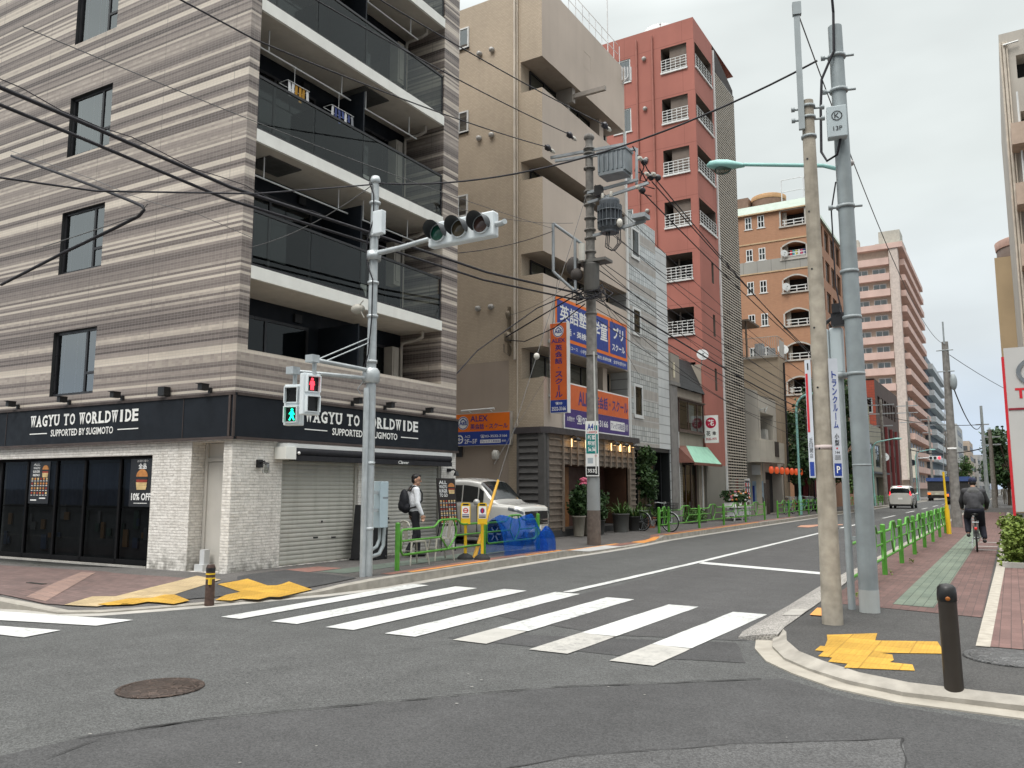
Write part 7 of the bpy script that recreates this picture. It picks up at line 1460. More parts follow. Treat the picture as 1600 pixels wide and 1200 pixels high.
for i, (x, z, lab) in enumerate(((-8.2, 10.55, 'upper of the three wires leaving the transformer along the red tower'), (-8.1, 10.2, 'middle of the three wires leaving the transformer along the red tower'), (-8.35, 9.9, 'lower of the three wires leaving the transformer along the red tower'))):
    wire(sag((x, 20.9, z), (-9.6 + .7 * (i - 1), 80, 9.2 - .2 * i), .9, 24), .019, lab, None, RG)
for i, (z0, z1, y1, lab) in enumerate(((7.3, 6.6, 80, 'thick telephone cable running from the utility pole along the street'), (7.9, 7.2, 80, 'thinner telephone cable above the thick one along the street'), (6.95, 6.2, 80, 'lowest cable running from the utility pole along the street'), (8.2, 7.9, 80, 'uppermost low-voltage cable from the bracket along the street'))):
    wire(sag((-9.8, 20.7, z0), (-9.6, y1, z1), 1.0, 24), (.028, .014, .018, .012)[i], lab, None, 'street cables')
rr = random.Random(5)
for i, (z0, z1, lab) in enumerate(((9.0, 8.3, 'thin wire from the transformer along the glass-block house'), (8.6, 7.0, 'thin wire dipping from the transformer past the mansard roof'), (6.7, 5.6, 'thin cable just below the street cables'), (7.6, 6.9, 'second thin cable between the street cables'), (7.1, 5.2, 'steeper thin cable towards the lantern bar'), (9.4, 7.6, 'thin wire crossing the middle of the red tower'), (8.1, 6.2, 'thin wire just above the mansard roof'), (6.4, 4.9, 'lowest thin cable over the green awning'), (10.4, 9.0, 'topmost thin wire across the louvred stair'))):
    wire(sag((-9.8 + .3 * (i < 2), 20.75, z0), (-9.7, (80, 60, 80, 80, 47.5, 80, 66, 80, 80)[i], z1), .6 + .12 * i, 20), .010, lab, None, 'street cables')
for i, (q, lab) in enumerate((((-12.0, 33.0, 6.6), 'service wire from the utility pole to the insulator on the small shop'), ((-12.0, 47.2, 6.1), 'service wire from the utility pole to the off-white bar house'), ((-12.0, 29.5, 5.8), 'short service wire from the utility pole to the glass-block house'))): wire(sag((-9.8, 20.7, 7.2 + .2 * i), q, .3), .008, lab, WIREG, 'service wires')
wire([(-10.0, 20.3, 7.15), (-11.2, 20.9, 6.95), (-13.2, 21.3, 6.3)], .02, 'service cable from the utility pole to the bracket on the beige wall')
wire([(-9.95, 20.2, 7.2), (-11.0, 19.4, 6.6), (-11.8, 17.6, 5.2), (-11.9, 16.62, 4.35)], .018, 'service cable slanting from the utility pole down to the striped building')
wire([(-13.15, 21.3, 6.2), (-12.4, 21.1, 6.05), (-11.2, 20.8, 6.3), (-10.0, 20.4, 6.8)], .016, 'curved cable sagging below the service cable to the utility pole')
for i, (a, b, lab) in enumerate((((-10.3, 20.3, 9.2), (-12.0, 16.58, 8.9), 'thin wire from the utility pole to the upper corner of the striped building'), ((-10.3, 20.3, 7.5), (-13.2, 21.4, 7.0), 'second thin service wire reaching the beige wall bracket'), ((-9.33, 10.5, 6.9), (-11.72, 9.9, 6.0), 'short wire from the signal pole to the tiled corner'), ((-10.74, 19.9, 9.0), (-10.3, 5, 7.4), 'thin wire high over the thick cables across the balconies'))): wire(sag(a, b, .15), .007, lab, WIREG)
wire(sag((-10.74, 19.85, 8.9), (-11.8, 16.6, 7.6), .1), .012, 'thin wire from the bracket frame to the striped building')
wire([(-10.6, 19.95, 7.8), (-10.9, 20.2, 6.6), (-11.6, 21.0, 4.9), (-11.2, 17.5, 2.2)], .005, 'thin stay wire hanging beside the vertical orange sign', WIREG)
wire(sag((-1.84, 9.75, 7.35), (-1.9, 36.2, 7.3), .9, 20), .008, 'thin wire from the tan pole top to the brown pole behind the cyclist', WIREG)
s = MB(); c = Vector((-1.78, 12.9, 6.55)); s.ell(c, .06, .06, .05); solo('wire_marker', s, mat('ball_grey', (.35, .33, .32), .5), 'small grey ball clipped to the thin wire right of the steel pole', 'marker', None, c)
wire(sag((-1.7, 36.2, 5.6), (-1.75, 79.8, 7.2), 1.1, 16), .025, 'cable from the brown pole down the right pavement')
wire(sag((-1.8, 36.2, 6.9), (4, 79, 8.0), .5), .012, 'thin wire from the brown pole towards the right buildings')
wire(sag((-1.75, 79.9, 7.0), (-9.6, 80, 8.2), .4), .03, 'wire crossing the street far away above the cars')
wire(sag((-1.75, 80, 5.0), (-9.6, 103, 6.0), .5), .05, 'thick dark cable crossing the far street')
wire([(BX - .03, BY - .13, 7.9), (BX - .02, BY - .4, 8.9), (BX + .1, BY - 1.6, 10.5)], .018, 'thick cable rising from the grey steel pole out of the picture')
# ================================================================ guard fences
def fence_panel(p, q, parent, z0=.12, m=GREEN, top=.02, flip=False):
    p, q = Vector(p), Vector(q); L = (q - p).length; d = (q - p).normalized(); r = .022
    def W(a, z): 
        if flip: a = L - a
        return (p.x + d.x * a, p.y + d.y * a, z0 + z + top)
    s = MB(); a0, a1 = .11, L - .11
    s.tube([W(a0, .60), W(a0, .66), W(a0 + .05, .70), (W(.37 * L, .70)), W(.40 * L, .74), W(.43 * L, .81), W(.46 * L, .83), W(.63 * L, .83), W(.66 * L, .80), W(.69 * L, .73), W(.72 * L, .71), W(a1 - .05, .71), W(a1, .67), W(a1, .32), W(a1 - .07, .25), W(a0 + .07, .25), W(a0, .32), W(a0, .60)], r, 8, caps=False)
    s.tube([W(a0, .50), W(.45 * L, .50)], r * .8, 8); s.tube([W(.62 * L, .50), W(a1, .50)], r * .8, 8)
    s.tube([W(.45 * L, .50), W(.50 * L, .36), W(.535 * L, .25)], r * .8, 8); s.tube([W(.60 * L, .83), W(.64 * L, .62), W(.63 * L, .48), W(.585 * L, .36), W(.535 * L, .25)], r * .8, 8); s.tube([W(.50 * L, .83), W(.47 * L, .62), W(.45 * L, .50)], r * .7, 8)
    part('rail_panel', s, m, parent)
def fence(pts, lab, ends=True, z0=.12, group='green guard fences', flip=False):
    o = thing('guard_fence', (pts[0][0], pts[0][1], z0), lab, 'guard fence', group)
    for p in pts: s = MB(); s.cyl((p[0], p[1], z0 - .05), (p[0], p[1], z0 + .84), .044, None, 12); s.lathe((p[0], p[1], z0 + .84), [(.044, 0), (.03, .015), (0, .02)], 12); part('post', s, GREEN, o)
    for a, b in zip(pts, pts[1:]): fence_panel((a[0], a[1], 0), (b[0], b[1], 0), o, z0, flip=flip)
    return o
nf = fence([(-9.49, 11.62), (-9.84, 14.98), (-9.92, 17.5)], 'green pipe guard fence in front of the man and the blue net', z0=.13)
fence([(-9.95, 25.6), (-9.95, 26.5), (-9.93, 29.6), (-9.95, 32.7), (-9.93, 35.8), (-9.9, 38.9)], 'green guard fence along the kerb before the flower-sign shop', z0=.13)
fence([(-9.9, 41.4 + 2.4 * i) for i in range(7)], 'green guard fence along the kerb before the lantern bar', z0=.13)
fence([(-9.9, 62 + 3 * i) for i in range(11)], 'green guard fence far along the left kerb beside the stopped van', z0=.13)
rf = fence([(-1.98, 13.2 + 2.58 * i) for i in range(8)], 'long green guard fence along the right kerb beside the red paving', z0=.12)
s = MB(); s.tube([(-1.98, 13.1, .82), (-1.98, 12.3, .82), (-1.98, 12.16, .76), (-1.98, 12.15, .44), (-1.98, 12.25, .36), (-1.98, 13.1, .36)], .022, 8); part('end_loop', s, GREEN, rf)
fence([(-2.0, 66 + 3 * i) for i in range(5)], 'short green guard fence far down the right pavement', z0=.12)
rr = random.Random(9)
def weed(x, y, z, k, sz, lab, m=LEAF_C, g='weeds along the right fence'):
    s = MB(); leaves(s, [(x, y, z + .05, k, k, k * .7)], int(60 * k / .12), sz, 0, .6, rr); solo('weed', s, m, lab, 'weed', g, (x, y, z))
for i, y in enumerate((12.2, 13.2, 14.1, 15.8, 18.4, 21.0)): weed(-1.98 + rr.uniform(-.06, .2), y, .11, rr.uniform(.04, .08), .03, 'tuft of weeds at the foot of the right guard fence')

# ================================================================ cars
def paint(name, col, r=.25):
    if name in _mc: return _mc[name]
    t = NT(name); t.b.inputs['Coat Weight'].default_value = .6; t.b.inputs['Coat Roughness'].default_value = .05
    _mc[name] = t.fin(t.scale(col, t.rng(t.noise(2), .3, .7, .95, 1.05)), r, .25, .5); return _mc[name]
CARGLASS = mat('car_glass_dark', (.012, .015, .016), .06, 0, var=.05, spec=.7)
def car(name, P, ang, L, W, H, col, lab, cat, tall=True, lights_on=False, back=False):
    o = thing(name, P, lab, cat); M_ = Matrix.Translation(P) @ Matrix.Rotation(ang, 4, 'Z')
    # stations from nose (x = L/2) to tail: x, z bottom, belt, top, half width belt, half width roof
    h = L / 2; w = W / 2; B = .58 * H; R_ = H
    st = [(h - .00, .36, .46 * H, .50 * H, w * .74, w * .66), (h - .04, .24, .50 * H, .555 * H, w * .88, w * .78), (h - .14, .19, .53 * H, .585 * H, w * .96, w * .84), (h - .42, .18, .56 * H, .605 * H, w, w * .86), (h - .72, .18, B - .01, B + .06, w, w * .87), (h - .86, .18, B, B + .13, w, w * .87), (h - 1.16, .18, B + .01, R_ - .26, w, w * .84), (h - 1.36, .18, B + .015, R_ - .08, w, w * .82), (h - 1.7, .18, B + .02, R_ - .015, w, w * .80), (0, .18, B + .02, R_, w, w * .80), (-h + .8, .18, B + .03, R_ - .01, w, w * .80), (-h + .25, .2, B + .04, R_ - .06, w * .99, w * .78), (-h + .08, .24, B + .04, R_ - .16, w * .96, w * .74), (-h, .36, B, B + .12, w * .90, w * .70)]
    def ring(q):
        x, zb, bl, tp, wb, wt = q; g = tp - bl
        return [(x, 0, zb), (x, wb * .82, zb), (x, wb * .96, zb + .08), (x, wb, zb + (bl - zb) * .45), (x, wb * .995, bl - (bl - zb) * .12), (x, wb * .975, bl), (x, wb * .965 + (wt - wb) * .15, bl + g * .08), (x, wt + (wb - wt) * .22, bl + g * .80), (x, wt * .90, tp - g * .03), (x, wt * .5, tp + .012), (x, 0, tp + .018)]
    rg = [ring(q) for q in st]; n = len(rg[0])
    def S(i, j):        # continuous station i, ring index j -> point on the right half
        i0 = max(0, min(len(rg) - 2, int(i))); j0 = max(0, min(n - 2, int(j))); fi, fj = i - i0, j - j0
        a, b, c, d = (Vector(rg[i0][j0]), Vector(rg[i0 + 1][j0]), Vector(rg[i0][j0 + 1]), Vector(rg[i0 + 1][j0 + 1]))
        return (a * (1 - fi) + b * fi) * (1 - fj) + (c * (1 - fi) + d * fi) * fj
    def fine(sgn, i0, i1, j0, j1, ni, nj, off):
        vs = []
        for a in range(ni + 1):
            for b in range(nj + 1):
                i = i0 + (i1 - i0) * a / ni; j = j0 + (j1 - j0) * b / nj; p = S(i, j)
                e = .05; du = S(min(i + e, len(rg) - 1.001), j) - S(max(i - e, 0), j); dv = S(i, min(j + e, n - 1.001)) - S(i, max(j - e, 0)); nn = du.cross(dv)
                nn = nn.normalized() if nn.length > 1e-9 else Vector((0, 0, 1))
                if nn.dot(Vector((p.x * .3, p.y, p.z - .8))) < 0: nn = -nn
                p = p + nn * off; vs.append((p.x, p.y * sgn, p.z))
        return vs, [(a * (nj + 1) + b, (a + 1) * (nj + 1) + b, (a + 1) * (nj + 1) + b + 1, a * (nj + 1) + b + 1) for a in range(ni) for b in range(nj)]
    def T(mb): mb.v = [tuple(M_ @ Vector(p)) for p in mb.v]; return mb
    s = MB()
    for sg in (1, -1):
        vs, fs = fine(sg, 0, len(rg) - 1, 0, n - 1, (len(rg) - 1) * 2, (n - 1) * 2, 0); s.add(vs, [f if sg > 0 else f[::-1] for f in fs], 0, True)
    nn = (n - 1) * 2 + 1
    for i in (0, -1):
        c = [rg[i][j] for j in range(n)] + [(p[0], -p[1], p[2]) for p in rg[i][::-1]]; s.add(c, [tuple(range(len(c)))], 0)
    PM_ = paint('paint_' + name + lab[:6], col); body = part('body', T(s), PM_, o)
    for sg in (1, -1):
        for a, b in ((6.15, 6.9), (7.05, 8.9), (9.02, 9.95), (10.05, 11.3)):
            s = MB(); vs, fs = fine(sg, a, b, 6.05, 6.92, 4, 3, .006); s.add(vs, fs, 0, True); part('side_window', T(s), CARGLASS, o)
        s = MB(); vs, fs = fine(sg, 5.1, 6.9, 7.5, 10, 5, 5, .006); s.add(vs, fs, 0, True); part('windscreen', T(s), CARGLASS, o)
        s = MB(); vs, fs = fine(sg, 11.7, 12.85, 7.3, 10, 4, 5, .006) if not back else fine(sg, 11.9, 12.9, 6.6, 10, 4, 6, .006); s.add(vs, fs, 0, True); part('rear_window', T(s), CARGLASS, o)
        s = MB(); vs, fs = fine(sg, .5, 2.9, 4.3, 5.7, 5, 3, .010); s.add(vs, fs, 0, True); part('headlight', T(s), mat('headlight_glass', (.10, .11, .12), .06, .3, var=.4, vs=9, spec=.8), o)
        s = MB(); vs, fs = fine(sg, 11.7, 12.98, 4.7, 6.6, 4, 3, .010); s.add(vs, fs, 0, True); part('tail_light', T(s), emis('tail_lit', (1, .03, .05), 1.6, (.3, .01, .01)) if lights_on else mat('tail_red', (.25, .015, .015), .2), o)
        s = MB(); s.ell((h - 1.30, sg * (w + .10), B + .10), .08, .11, .085); s.tube([(h - 1.28, sg * w * .96, B + .06), (h - 1.30, sg * (w + .06), B + .08)], .02, 6); part('mirror', T(s), PM_, o)
        for x in (h - .78, -h + .62):
            s = MB(); s.lathe((x, sg * (w - .02), .30), [(.35, 0), (.36, .028)], 24, 0, (0, sg, 0)); part('wheel_arch', T(s), BLACK, o)
            s = MB(); s.lathe((x, sg * (w - .16), .29), [(.20, .165), (.265, .17), (.29, .14), (.29, .02), (.25, 0)], 24, 0, (0, sg, 0)); wh = part('wheel', T(s), RUBBER, o)
            s = MB(); s.lathe((x, sg * (w - .16), .29), [(0, .155), (.06, .16), (.19, .15), (.20, .168)], 24, 0, (0, sg, 0))
            for k in range(6): t = k * math.pi / 3; s.obox((x + .12 * math.cos(t), sg * (w - .16) + sg * .165, .29 + .12 * math.sin(t)), .14, .012, .035, 0, 0, -t)
            part('rim', T(s), GALV, wh)
        for xx in (7.0, 9.0):
            q0, q1 = S(xx, 2.2), S(xx, 5.9); s = MB(); s.box(q0.x - .006, q0.x + .006, min(sg * (w + .001), sg * (w - .03)), max(sg * (w + .001), sg * (w - .03)), .3, B); part('door_gap', T(s), BLACK, o)
        s = MB(); s.box(h - 2.35, h - 2.18, min(sg * (w - .01), sg * (w + .025)), max(sg * (w - .01), sg * (w + .025)), B - .12, B - .09); part('door_handle', T(s), PM_, o)
    s = MB()
    for i in range(4): s.box(h - .10, h + .035 - .012 * i, -w * .72, w * .72, (.31 + .05 * i) * H, (.328 + .05 * i) * H)
    s.lathe((h + .02, 0, .80), [(.055, 0), (.055, .02)], 16, 0, (1, 0, 0)); part('grille', T(s), mat('chrome', (.55, .55, .54), .15, 1.0), o)
    s = MB(); s.box(h - .12, h + .012, -w * .72, w * .70, .30 * H, .50 * H); part('grille_back', T(s), BLACK, o)
    s = MB(); s.box(h - .02, h + .045, -.165, .165, .40, .49); part('number_plate', T(s), WHITES, o)
    s = MB(); s.box(-h - .02, -h + .05, -.165, .165, .72, .86); part('number_plate', T(s), WHITES, o)
    s = MB(); s.box(-h + .0, -h + .15, -w * .9, w * .9, .22, .34); s.box(h - .2, h - .01, -w * .8, w * .8, .22, .36); part('lower_bumper', T(s), BLACK, o)
    if lights_on: s = MB(); s.box(-h + .10, -h + .2, -.18, .18, H - .10, H - .06); part('brake_light', T(s), emis('tail_lit', (1, .03, .05), 1.6), o)
    return o
car('minivan', (-12.68, 19.0, .13), 0, 3.75, 1.67, 1.74, (.64, .635, .60), 'silver-white minivan parked between the striped building and the school building', 'minivan')
car('minivan', (-7.55, 73.5, .0), math.pi / 2, 4.2, 1.7, 1.82, (.38, .40, .42), 'silver minivan with brake lights on driving away in the left lane', 'minivan', True, True, True)
car('car', (-3.6, 104, .0), math.pi / 2, 4.2, 1.7, 1.5, (.62, .64, .66), 'small white car far down the street right of the cyclist', 'car', True, False, True)
def truck(P, lab, cab, tarp, w=2.0, L=5.2, H=2.5):
    o = thing('truck', P, lab, 'truck'); x, y, z = P
    s = MB(); s.box(x - w / 2, x + w / 2, y + L - 1.6, y + L, .5, H - .2); part('cab', s, cab, o); s = MB(); s.box(x - w / 2, x + w / 2, y, y + L - 1.7, .75, 1.25); part('bed', s, cab, o)
    s = MB(); s.box(x - w / 2 + .05, x + w / 2 - .05, y + .05, y + L - 1.75, 1.25, H - .1); part('load', s, mat('dark_load', (.03, .03, .03), .8), o)
    s = MB(); s.prism([(x - w / 2 - .08, y - .05), (x + w / 2 + .08, y - .05), (x + w / 2 + .08, y + L - 1.6), (x - w / 2 - .08, y + L - 1.6)], H - .1, H + .35); part('cover', s, tarp, o)
    for sx in (-1, 1):
        for yy in (.7, L - .9): s = MB(); s.lathe((x + sx * (w / 2 - .2), y + yy, .4), [(.4, -.12), (.4, .15), (.2, .15)], 18, 0, (sx, 0, 0)); part('wheel', s, RUBBER, o)
        s = MB(); s.box(x + sx * (w / 2 - .2) - .18, x + sx * (w / 2 - .2) + .18, y - .04, y - .001, .8, 1.05); part('tail_light', s, emis('tail_amber', (1, .22, .04), .8, (.3, .1, .02)), o)
    s = MB(); s.box(x - w / 2, x + w / 2, y + .01, y + .3, .35, .6); part('rear_bumper', s, BLACK, o)
    s = MB(); s.box(x - .3, x + .3, y - .03, y - .001, .78, 1.0); part('number_plate', s, mat('plate_pale', (.5, .5, .4), .5), o)
    return o
truck((-8.1, 118, 0), 'small truck with orange tail lights waiting ahead of the minivan', mat('truck_cream', (.40, .37, .30), .5), mat('blue_sheet', (.05, .09, .24), .7), 2.3, 5.5, 2.6)
truck((-4.6, 92, 0), 'truck with a blue canopy in the right lane beyond the brown pole', mat('truck_navy', (.03, .06, .15), .5), mat('blue_sheet', (.05, .09, .24), .7), 2.2, 6.5, 2.4)

# ================================================================ bicycles
def bicycle(P, ang, lab, col, grp=None, basket=True, lean=0, kid=False):
    o = thing('bicycle', P, lab, 'bicycle', grp); M_ = Matrix.Translation(P) @ Matrix.Rotation(ang, 4, 'Z') @ Matrix.Rotation(lean, 4, 'X')
    def T(mb): mb.v = [tuple(M_ @ Vector(p)) for p in mb.v]; return mb
    fm = mat('bike_' + col[0], col[1], .35, .1, var=.05); r = .33
    for x in (-.53, .55):
        s = MB(); s.tube([(x + (r - .02) * math.cos(2 * math.pi * i / 28), 0, r + (r - .02) * math.sin(2 * math.pi * i / 28)) for i in range(29)], .021, 8, caps=False); wh = part('wheel', T(s), RUBBER, o)
        s = MB(); s.tube([(x + (r - .045) * math.cos(2 * math.pi * i / 28), 0, r + (r - .045) * math.sin(2 * math.pi * i / 28)) for i in range(29)], .009, 6, caps=False)
        for k in range(14): t = 2 * math.pi * k / 14; s.tube([(x, .02 * (-1) ** k, r), (x + (r - .045) * math.cos(t), 0, r + (r - .045) * math.sin(t))], .002, 3)
        s.cyl((x, -.05, r), (x, .05, r), .02, None, 8); part('rim', T(s), GALV, wh)
        s = MB(); vs = []
        for i in range(13):
            t = R(10 if x > 0 else -15) + R(150) * i / 12
            for yy in (-.026, .026): vs.append((x + (r + .02) * math.cos(t), yy, r + (r + .02) * math.sin(t)))
        s.add(vs, [(2 * i, 2 * i + 1, 2 * i + 3, 2 * i + 2) for i in range(12)], 0, True); part('mudguard', T(s), GALV, o)
    s = MB(); bb = (-.08, 0, .30); st_ = (-.24, 0, .74); hd = (.36, 0, .78); hd2 = (.40, 0, .62)
    s.tube([bb, hd2], .02, 8); s.tube([(-.20, 0, .55), (.0, 0, .50), hd], .018, 8); s.tube([bb, st_], .018, 8); s.tube([hd, hd2, (.46, 0, .5)], .02, 8)
    for yy in (-.05, .05): s.tube([bb, (-.53, yy, r)], .012, 6); s.tube([(-.2, 0, .62), (-.53, yy, r)], .010, 6); s.tube([(.44, yy, .56), (.55, yy, r)], .013, 6)
    part('frame', T(s), fm, o)
    s = MB(); s.tube([st_, (-.26, 0, .84)], .014, 8); s.ell((-.29, 0, .88), .14, .085, .045); part('saddle', T(s), BLACK, o)
    s = MB(); s.tube([hd, (.33, 0, .93), (.35, 0, .96)], .013, 8); s.tube([(.12, .26, .98), (.25, .25, 1.0), (.36, .1, .96), (.36, -.1, .96), (.25, -.25, 1.0), (.12, -.26, .98)], .012, 8); part('handlebar', T(s), GALV, o)
    s = MB(); s.cyl((-.08, -.06, .30), (-.08, .06, .30), .03, None, 8); s.tube([(-.08, .07, .30), (-.2, .08, .2)], .012, 6); s.box(-.25, -.15, .08, .17, .185, .205); s.tube([(-.08, -.07, .30), (.04, -.08, .40)], .012, 6); s.box(-.01, .09, -.17, -.08, .395, .415); s.lathe((-.08, -.055, .30), [(.085, 0), (.085, .006)], 16, 0, (0, -1, 0)); part('crank', T(s), GALV, o)
    if basket:
        s = MB()
        for i in range(8):
            for yy in (-.18, .18): s.tube([(.42 + i * .045, yy * .85, .72), (.40 + i * .053, yy, .98)], .005, 4)
        for z, k in ((.72, .85), (.80, .9), (.89, .95), (.98, 1)): s.tube([(.40, -.18 * k, z), (.78, -.18 * k, z), (.78, .18 * k, z), (.40, .18 * k, z), (.40, -.18 * k, z)], .006, 4)
        for i in range(8): s.tube([(.745, -.15 + i * .043, .72), (.78, -.18 + i * .051, .98)], .005, 4)
        part('basket', T(s), GALV if not kid else BLACK, o)
    s = MB(); s.tube([(-.60, -.06, .70), (-.25, -.06, .72)], .008, 5); s.tube([(-.60, .06, .70), (-.25, .06, .72)], .008, 5); s.box(-.85, -.35, -.07, .07, .69, .70); s.tube([(-.6, .05, .69), (-.53, .06, .35)], .007, 5); s.tube([(-.6, -.05, .69), (-.53, -.06, .35)], .007, 5); part('carrier', T(s), GALV, o)
    s = MB(); s.lathe((-.87, 0, .56), [(.035, 0), (.03, .02), (0, .025)], 12, 0, (-1, 0, 0)); part('reflector', T(s), emis('reflector_red', (.8, .03, .03), .15, (.5, .02, .02)), o)
    s = MB(); s.tube([(-.53, .08, r), (-.62, .1, .08)], .01, 6); s.tube([(-.5, -.12, r + .0), (-.75, -.1, .3)], .008, 5); part('stand', T(s), GALV, o)
    return o
CYX, CYY = -.80, 22.95
bicycle((CYX, CYY, .108), math.pi / 2 + R(2), 'city bicycle ridden away on the green and red pavement', ('black', (.03, .03, .035)))
bicycle((-10.45, 26.6, .13), R(-8), 'black parked bicycle with swept handlebars beside the end of the left fence', ('dark', (.02, .02, .022)), kid=True)
bicycle((-10.9, 48.3, .13), R(80), 'parked bicycle in front of the lantern bar', ('teal', (.04, .22, .22)), 'bicycles parked by the bar')
bicycle((-10.8, 51.8, .13), R(70), 'parked bicycle in front of the lantern bar', ('teal', (.04, .22, .22)), 'bicycles parked by the bar')

# ================================================================ people
def remesh(name, mb, m, parent, vox=.012, smooth=2):
    o = part(name, mb, m, parent); md = o.modifiers.new('r', 'REMESH'); md.mode = 'VOXEL'; md.voxel_size = vox; md.use_smooth_shade = True
    if smooth: sm_ = o.modifiers.new('s', 'SMOOTH'); sm_.iterations = smooth; sm_.factor = .5
    bpy.context.view_layer.update()
    me = bpy.data.meshes.new_from_object(o.evaluated_get(bpy.context.evaluated_depsgraph_get())); o.modifiers.clear(); old = o.data; o.data = me; bpy.data.meshes.remove(old); me.name = name
    return o
SKIN = mat('skin', (.44, .25, .17), .6, var=.06); SKIN2 = mat('skin_b', (.38, .22, .15), .6, var=.06); HAIR = mat('hair_black', (.012, .010, .010), .5, var=.3)
class Fig:
    """a person modelled facing +X, turned by ang and set at P"""
    def __init__(s, P, ang, lab): s.o = thing('person', P, lab, 'person'); s.M = Matrix.Translation(P) @ Matrix.Rotation(ang, 4, 'Z')
    def T(s, mb): mb.v = [tuple(s.M @ Vector(p)) for p in mb.v]; return mb
    def chain(s, mb, pts, rs):
        for i in range(len(pts) - 1): mb.capsule(pts[i], pts[i + 1], rs[i], rs[i + 1], 12)
    def hand(s, mb, wrist, d, side, curl=.35):
        d = Vector(d).normalized(); w = Vector(wrist); lat = Vector((1, 0, 0)) if abs(d.z) > .7 else Vector((0, 1, 0)); lat = (lat - d * lat.dot(d)).normalized(); nrm = d.cross(lat)
        mb.capsule(w, w + d * .075, .026, .030, 10); c = w + d * .06
        for k in (-1, 1): mb.capsule(w + d * .03 + lat * .012 * k, w + d * .08 + lat * .024 * k, .014, .013, 8)
        for k, ln in ((-1.5, .066), (-.5, .078), (.5, .074), (1.5, .058)):
            a = w + d * .088 + lat * .0185 * k; b = a + d * ln * .5 + nrm * side * ln * curl * .35; e = b + d * ln * .42 + nrm * side * ln * curl
            mb.capsule(a, b, .0092, .0085, 8); mb.capsule(b, e, .0085, .007, 8)
        a = w + d * .03 + lat * .028; b = a + d * .035 + lat * .022 + nrm * side * .012; mb.capsule(a, b, .012, .010, 8); mb.capsule(b, b + d * .03 + lat * .004 + nrm * side * .012, .010, .008, 8)
    def head(s, mb, c, yaw=0, pitch=0):
        rot = (Matrix.Rotation(yaw, 3, 'Z') @ Matrix.Rotation(pitch, 3, 'Y')); c = Vector(c); f = lambda x, y, z: c + rot @ Vector((x, y, z))
        mb.ell(f(-.008, 0, .028), .098, .076, .100, 16, 10, 0, rot); mb.ell(f(.022, 0, -.045), .066, .058, .072, 14, 8, 0, rot); mb.capsule(f(.088, 0, .02), f(.108, 0, -.018), .010, .015, 8); mb.ell(f(.076, 0, -.092), .022, .024, .018, 10, 6, 0, rot)
        for k in (-1, 1): mb.ell(f(-.01, .078 * k, -.005), .022, .010, .034, 10, 6, 0, rot)
        return f, rot
# walking man with backpack
man = Fig((-11.02, 14.05, .135), R(52), 'man in white shirt and dark trousers with black backpack walking past the shutter'); F_ = man
hipL, hipR = (0, .09, .93), (0, -.09, .93); kL, kR = (.10, .085, .50), (.02, -.085, .49); aL, aR = (.10, .085, .10), (-.16, -.085, .13)
sL, sR = (-.01, .185, 1.43), (-.01, -.185, 1.43); eL, eR = (-.10, .235, 1.17), (.0, -.245, 1.15); wL, wR = (-.04, .235, .94), (.10, -.25, .92)
b = MB(); F_.chain(b, [hipL, kL, aL], [.075, .052, .038]); F_.chain(b, [hipR, kR, aR], [.075, .052, .038]); F_.chain(b, [(0, 0, .95), (0, 0, 1.2), (-.01, 0, 1.38)], [.13, .12, .13]); F_.chain(b, [(-.01, 0, 1.42), (.015, 0, 1.55)], [.055, .05]); F_.chain(b, [sL, eL, wL], [.05, .04, .028]); F_.chain(b, [sR, eR, wR], [.05, .04, .028]); F_.chain(b, [sL, sR], [.05, .05])
F_.hand(b, wL, (.15, 0, -1), 1); F_.hand(b, wR, (.2, 0, -1), 1); hf, hr = F_.head(b, (.03, 0, 1.635), R(-22), R(4)); remesh('body', F_.T(b), SKIN, man.o, .0085, 2)
b = MB(); b.ell(hf(-.022, 0, .058), .092, .080, .086, 18, 12, 0, hr); b.ell(hf(-.050, 0, .0), .058, .080, .075, 14, 8, 0, hr); b.ell(hf(.045, .02, .104), .05, .055, .03, 12, 6, 0, hr); hair = remesh('hair', F_.T(b), HAIR, man.o, .009, 1)
b = MB()
for k in (-1, 1): b.ell(hf(.083, .030 * k, .012), .008, .012, .006, 8, 6, 0, hr); b.capsule(hf(.085, .018 * k, .034), hf(.076, .046 * k, .032), .004, .003, 6)
b.capsule(hf(.081, -.022, -.052), hf(.081, .022, -.052), .004, .004, 6); part('face_features', F_.T(b), mat('face_dark', (.07, .03, .025), .6), man.o)
b = MB(); b.tube([hf(.092, -.045, .016), hf(.097, .0, .016), hf(.092, .045, .016)], .003, 5)
for k in (-1, 1): b.tube([hf(.092 + .006 * math.cos(t) * 0, k * .031 + .019 * math.cos(t), .01 + .015 * math.sin(t)) for t in [2 * math.pi * i / 10 for i in range(11)]], .0022, 5); b.tube([hf(.088, .05 * k, .018), hf(.0, .078 * k, .012)], .0022, 5)
part('spectacles', F_.T(b), BLACK, man.o)
b = MB(); b.ell((0, 0, 1.0), .135, .165, .10, 16, 8); F_.chain(b, [(0, 0, 1.0), (0, 0, 1.22), (-.01, 0, 1.36)], [.135, .138, .135]); F_.chain(b, [sL, (-.01, 0, 1.40), sR], [.072, .10, .072]); F_.chain(b, [(-.01, 0, 1.42), (.0, 0, 1.495)], [.075, .062]); F_.chain(b, [sL, eL, wL], [.07, .055, .042]); F_.chain(b, [sR, eR, wR], [.07, .055, .042]); b.ell((.0, .10, 1.2), .12, .08, .2); b.ell((.0, -.10, 1.2), .12, .08, .2); remesh('shirt', F_.T(b), mat('shirt_white', (.76, .78, .82), .85, var=.10, vs=9), man.o, .011, 2)
TROU = mat('trousers_black', (.016, .016, .02), .85, var=.2)
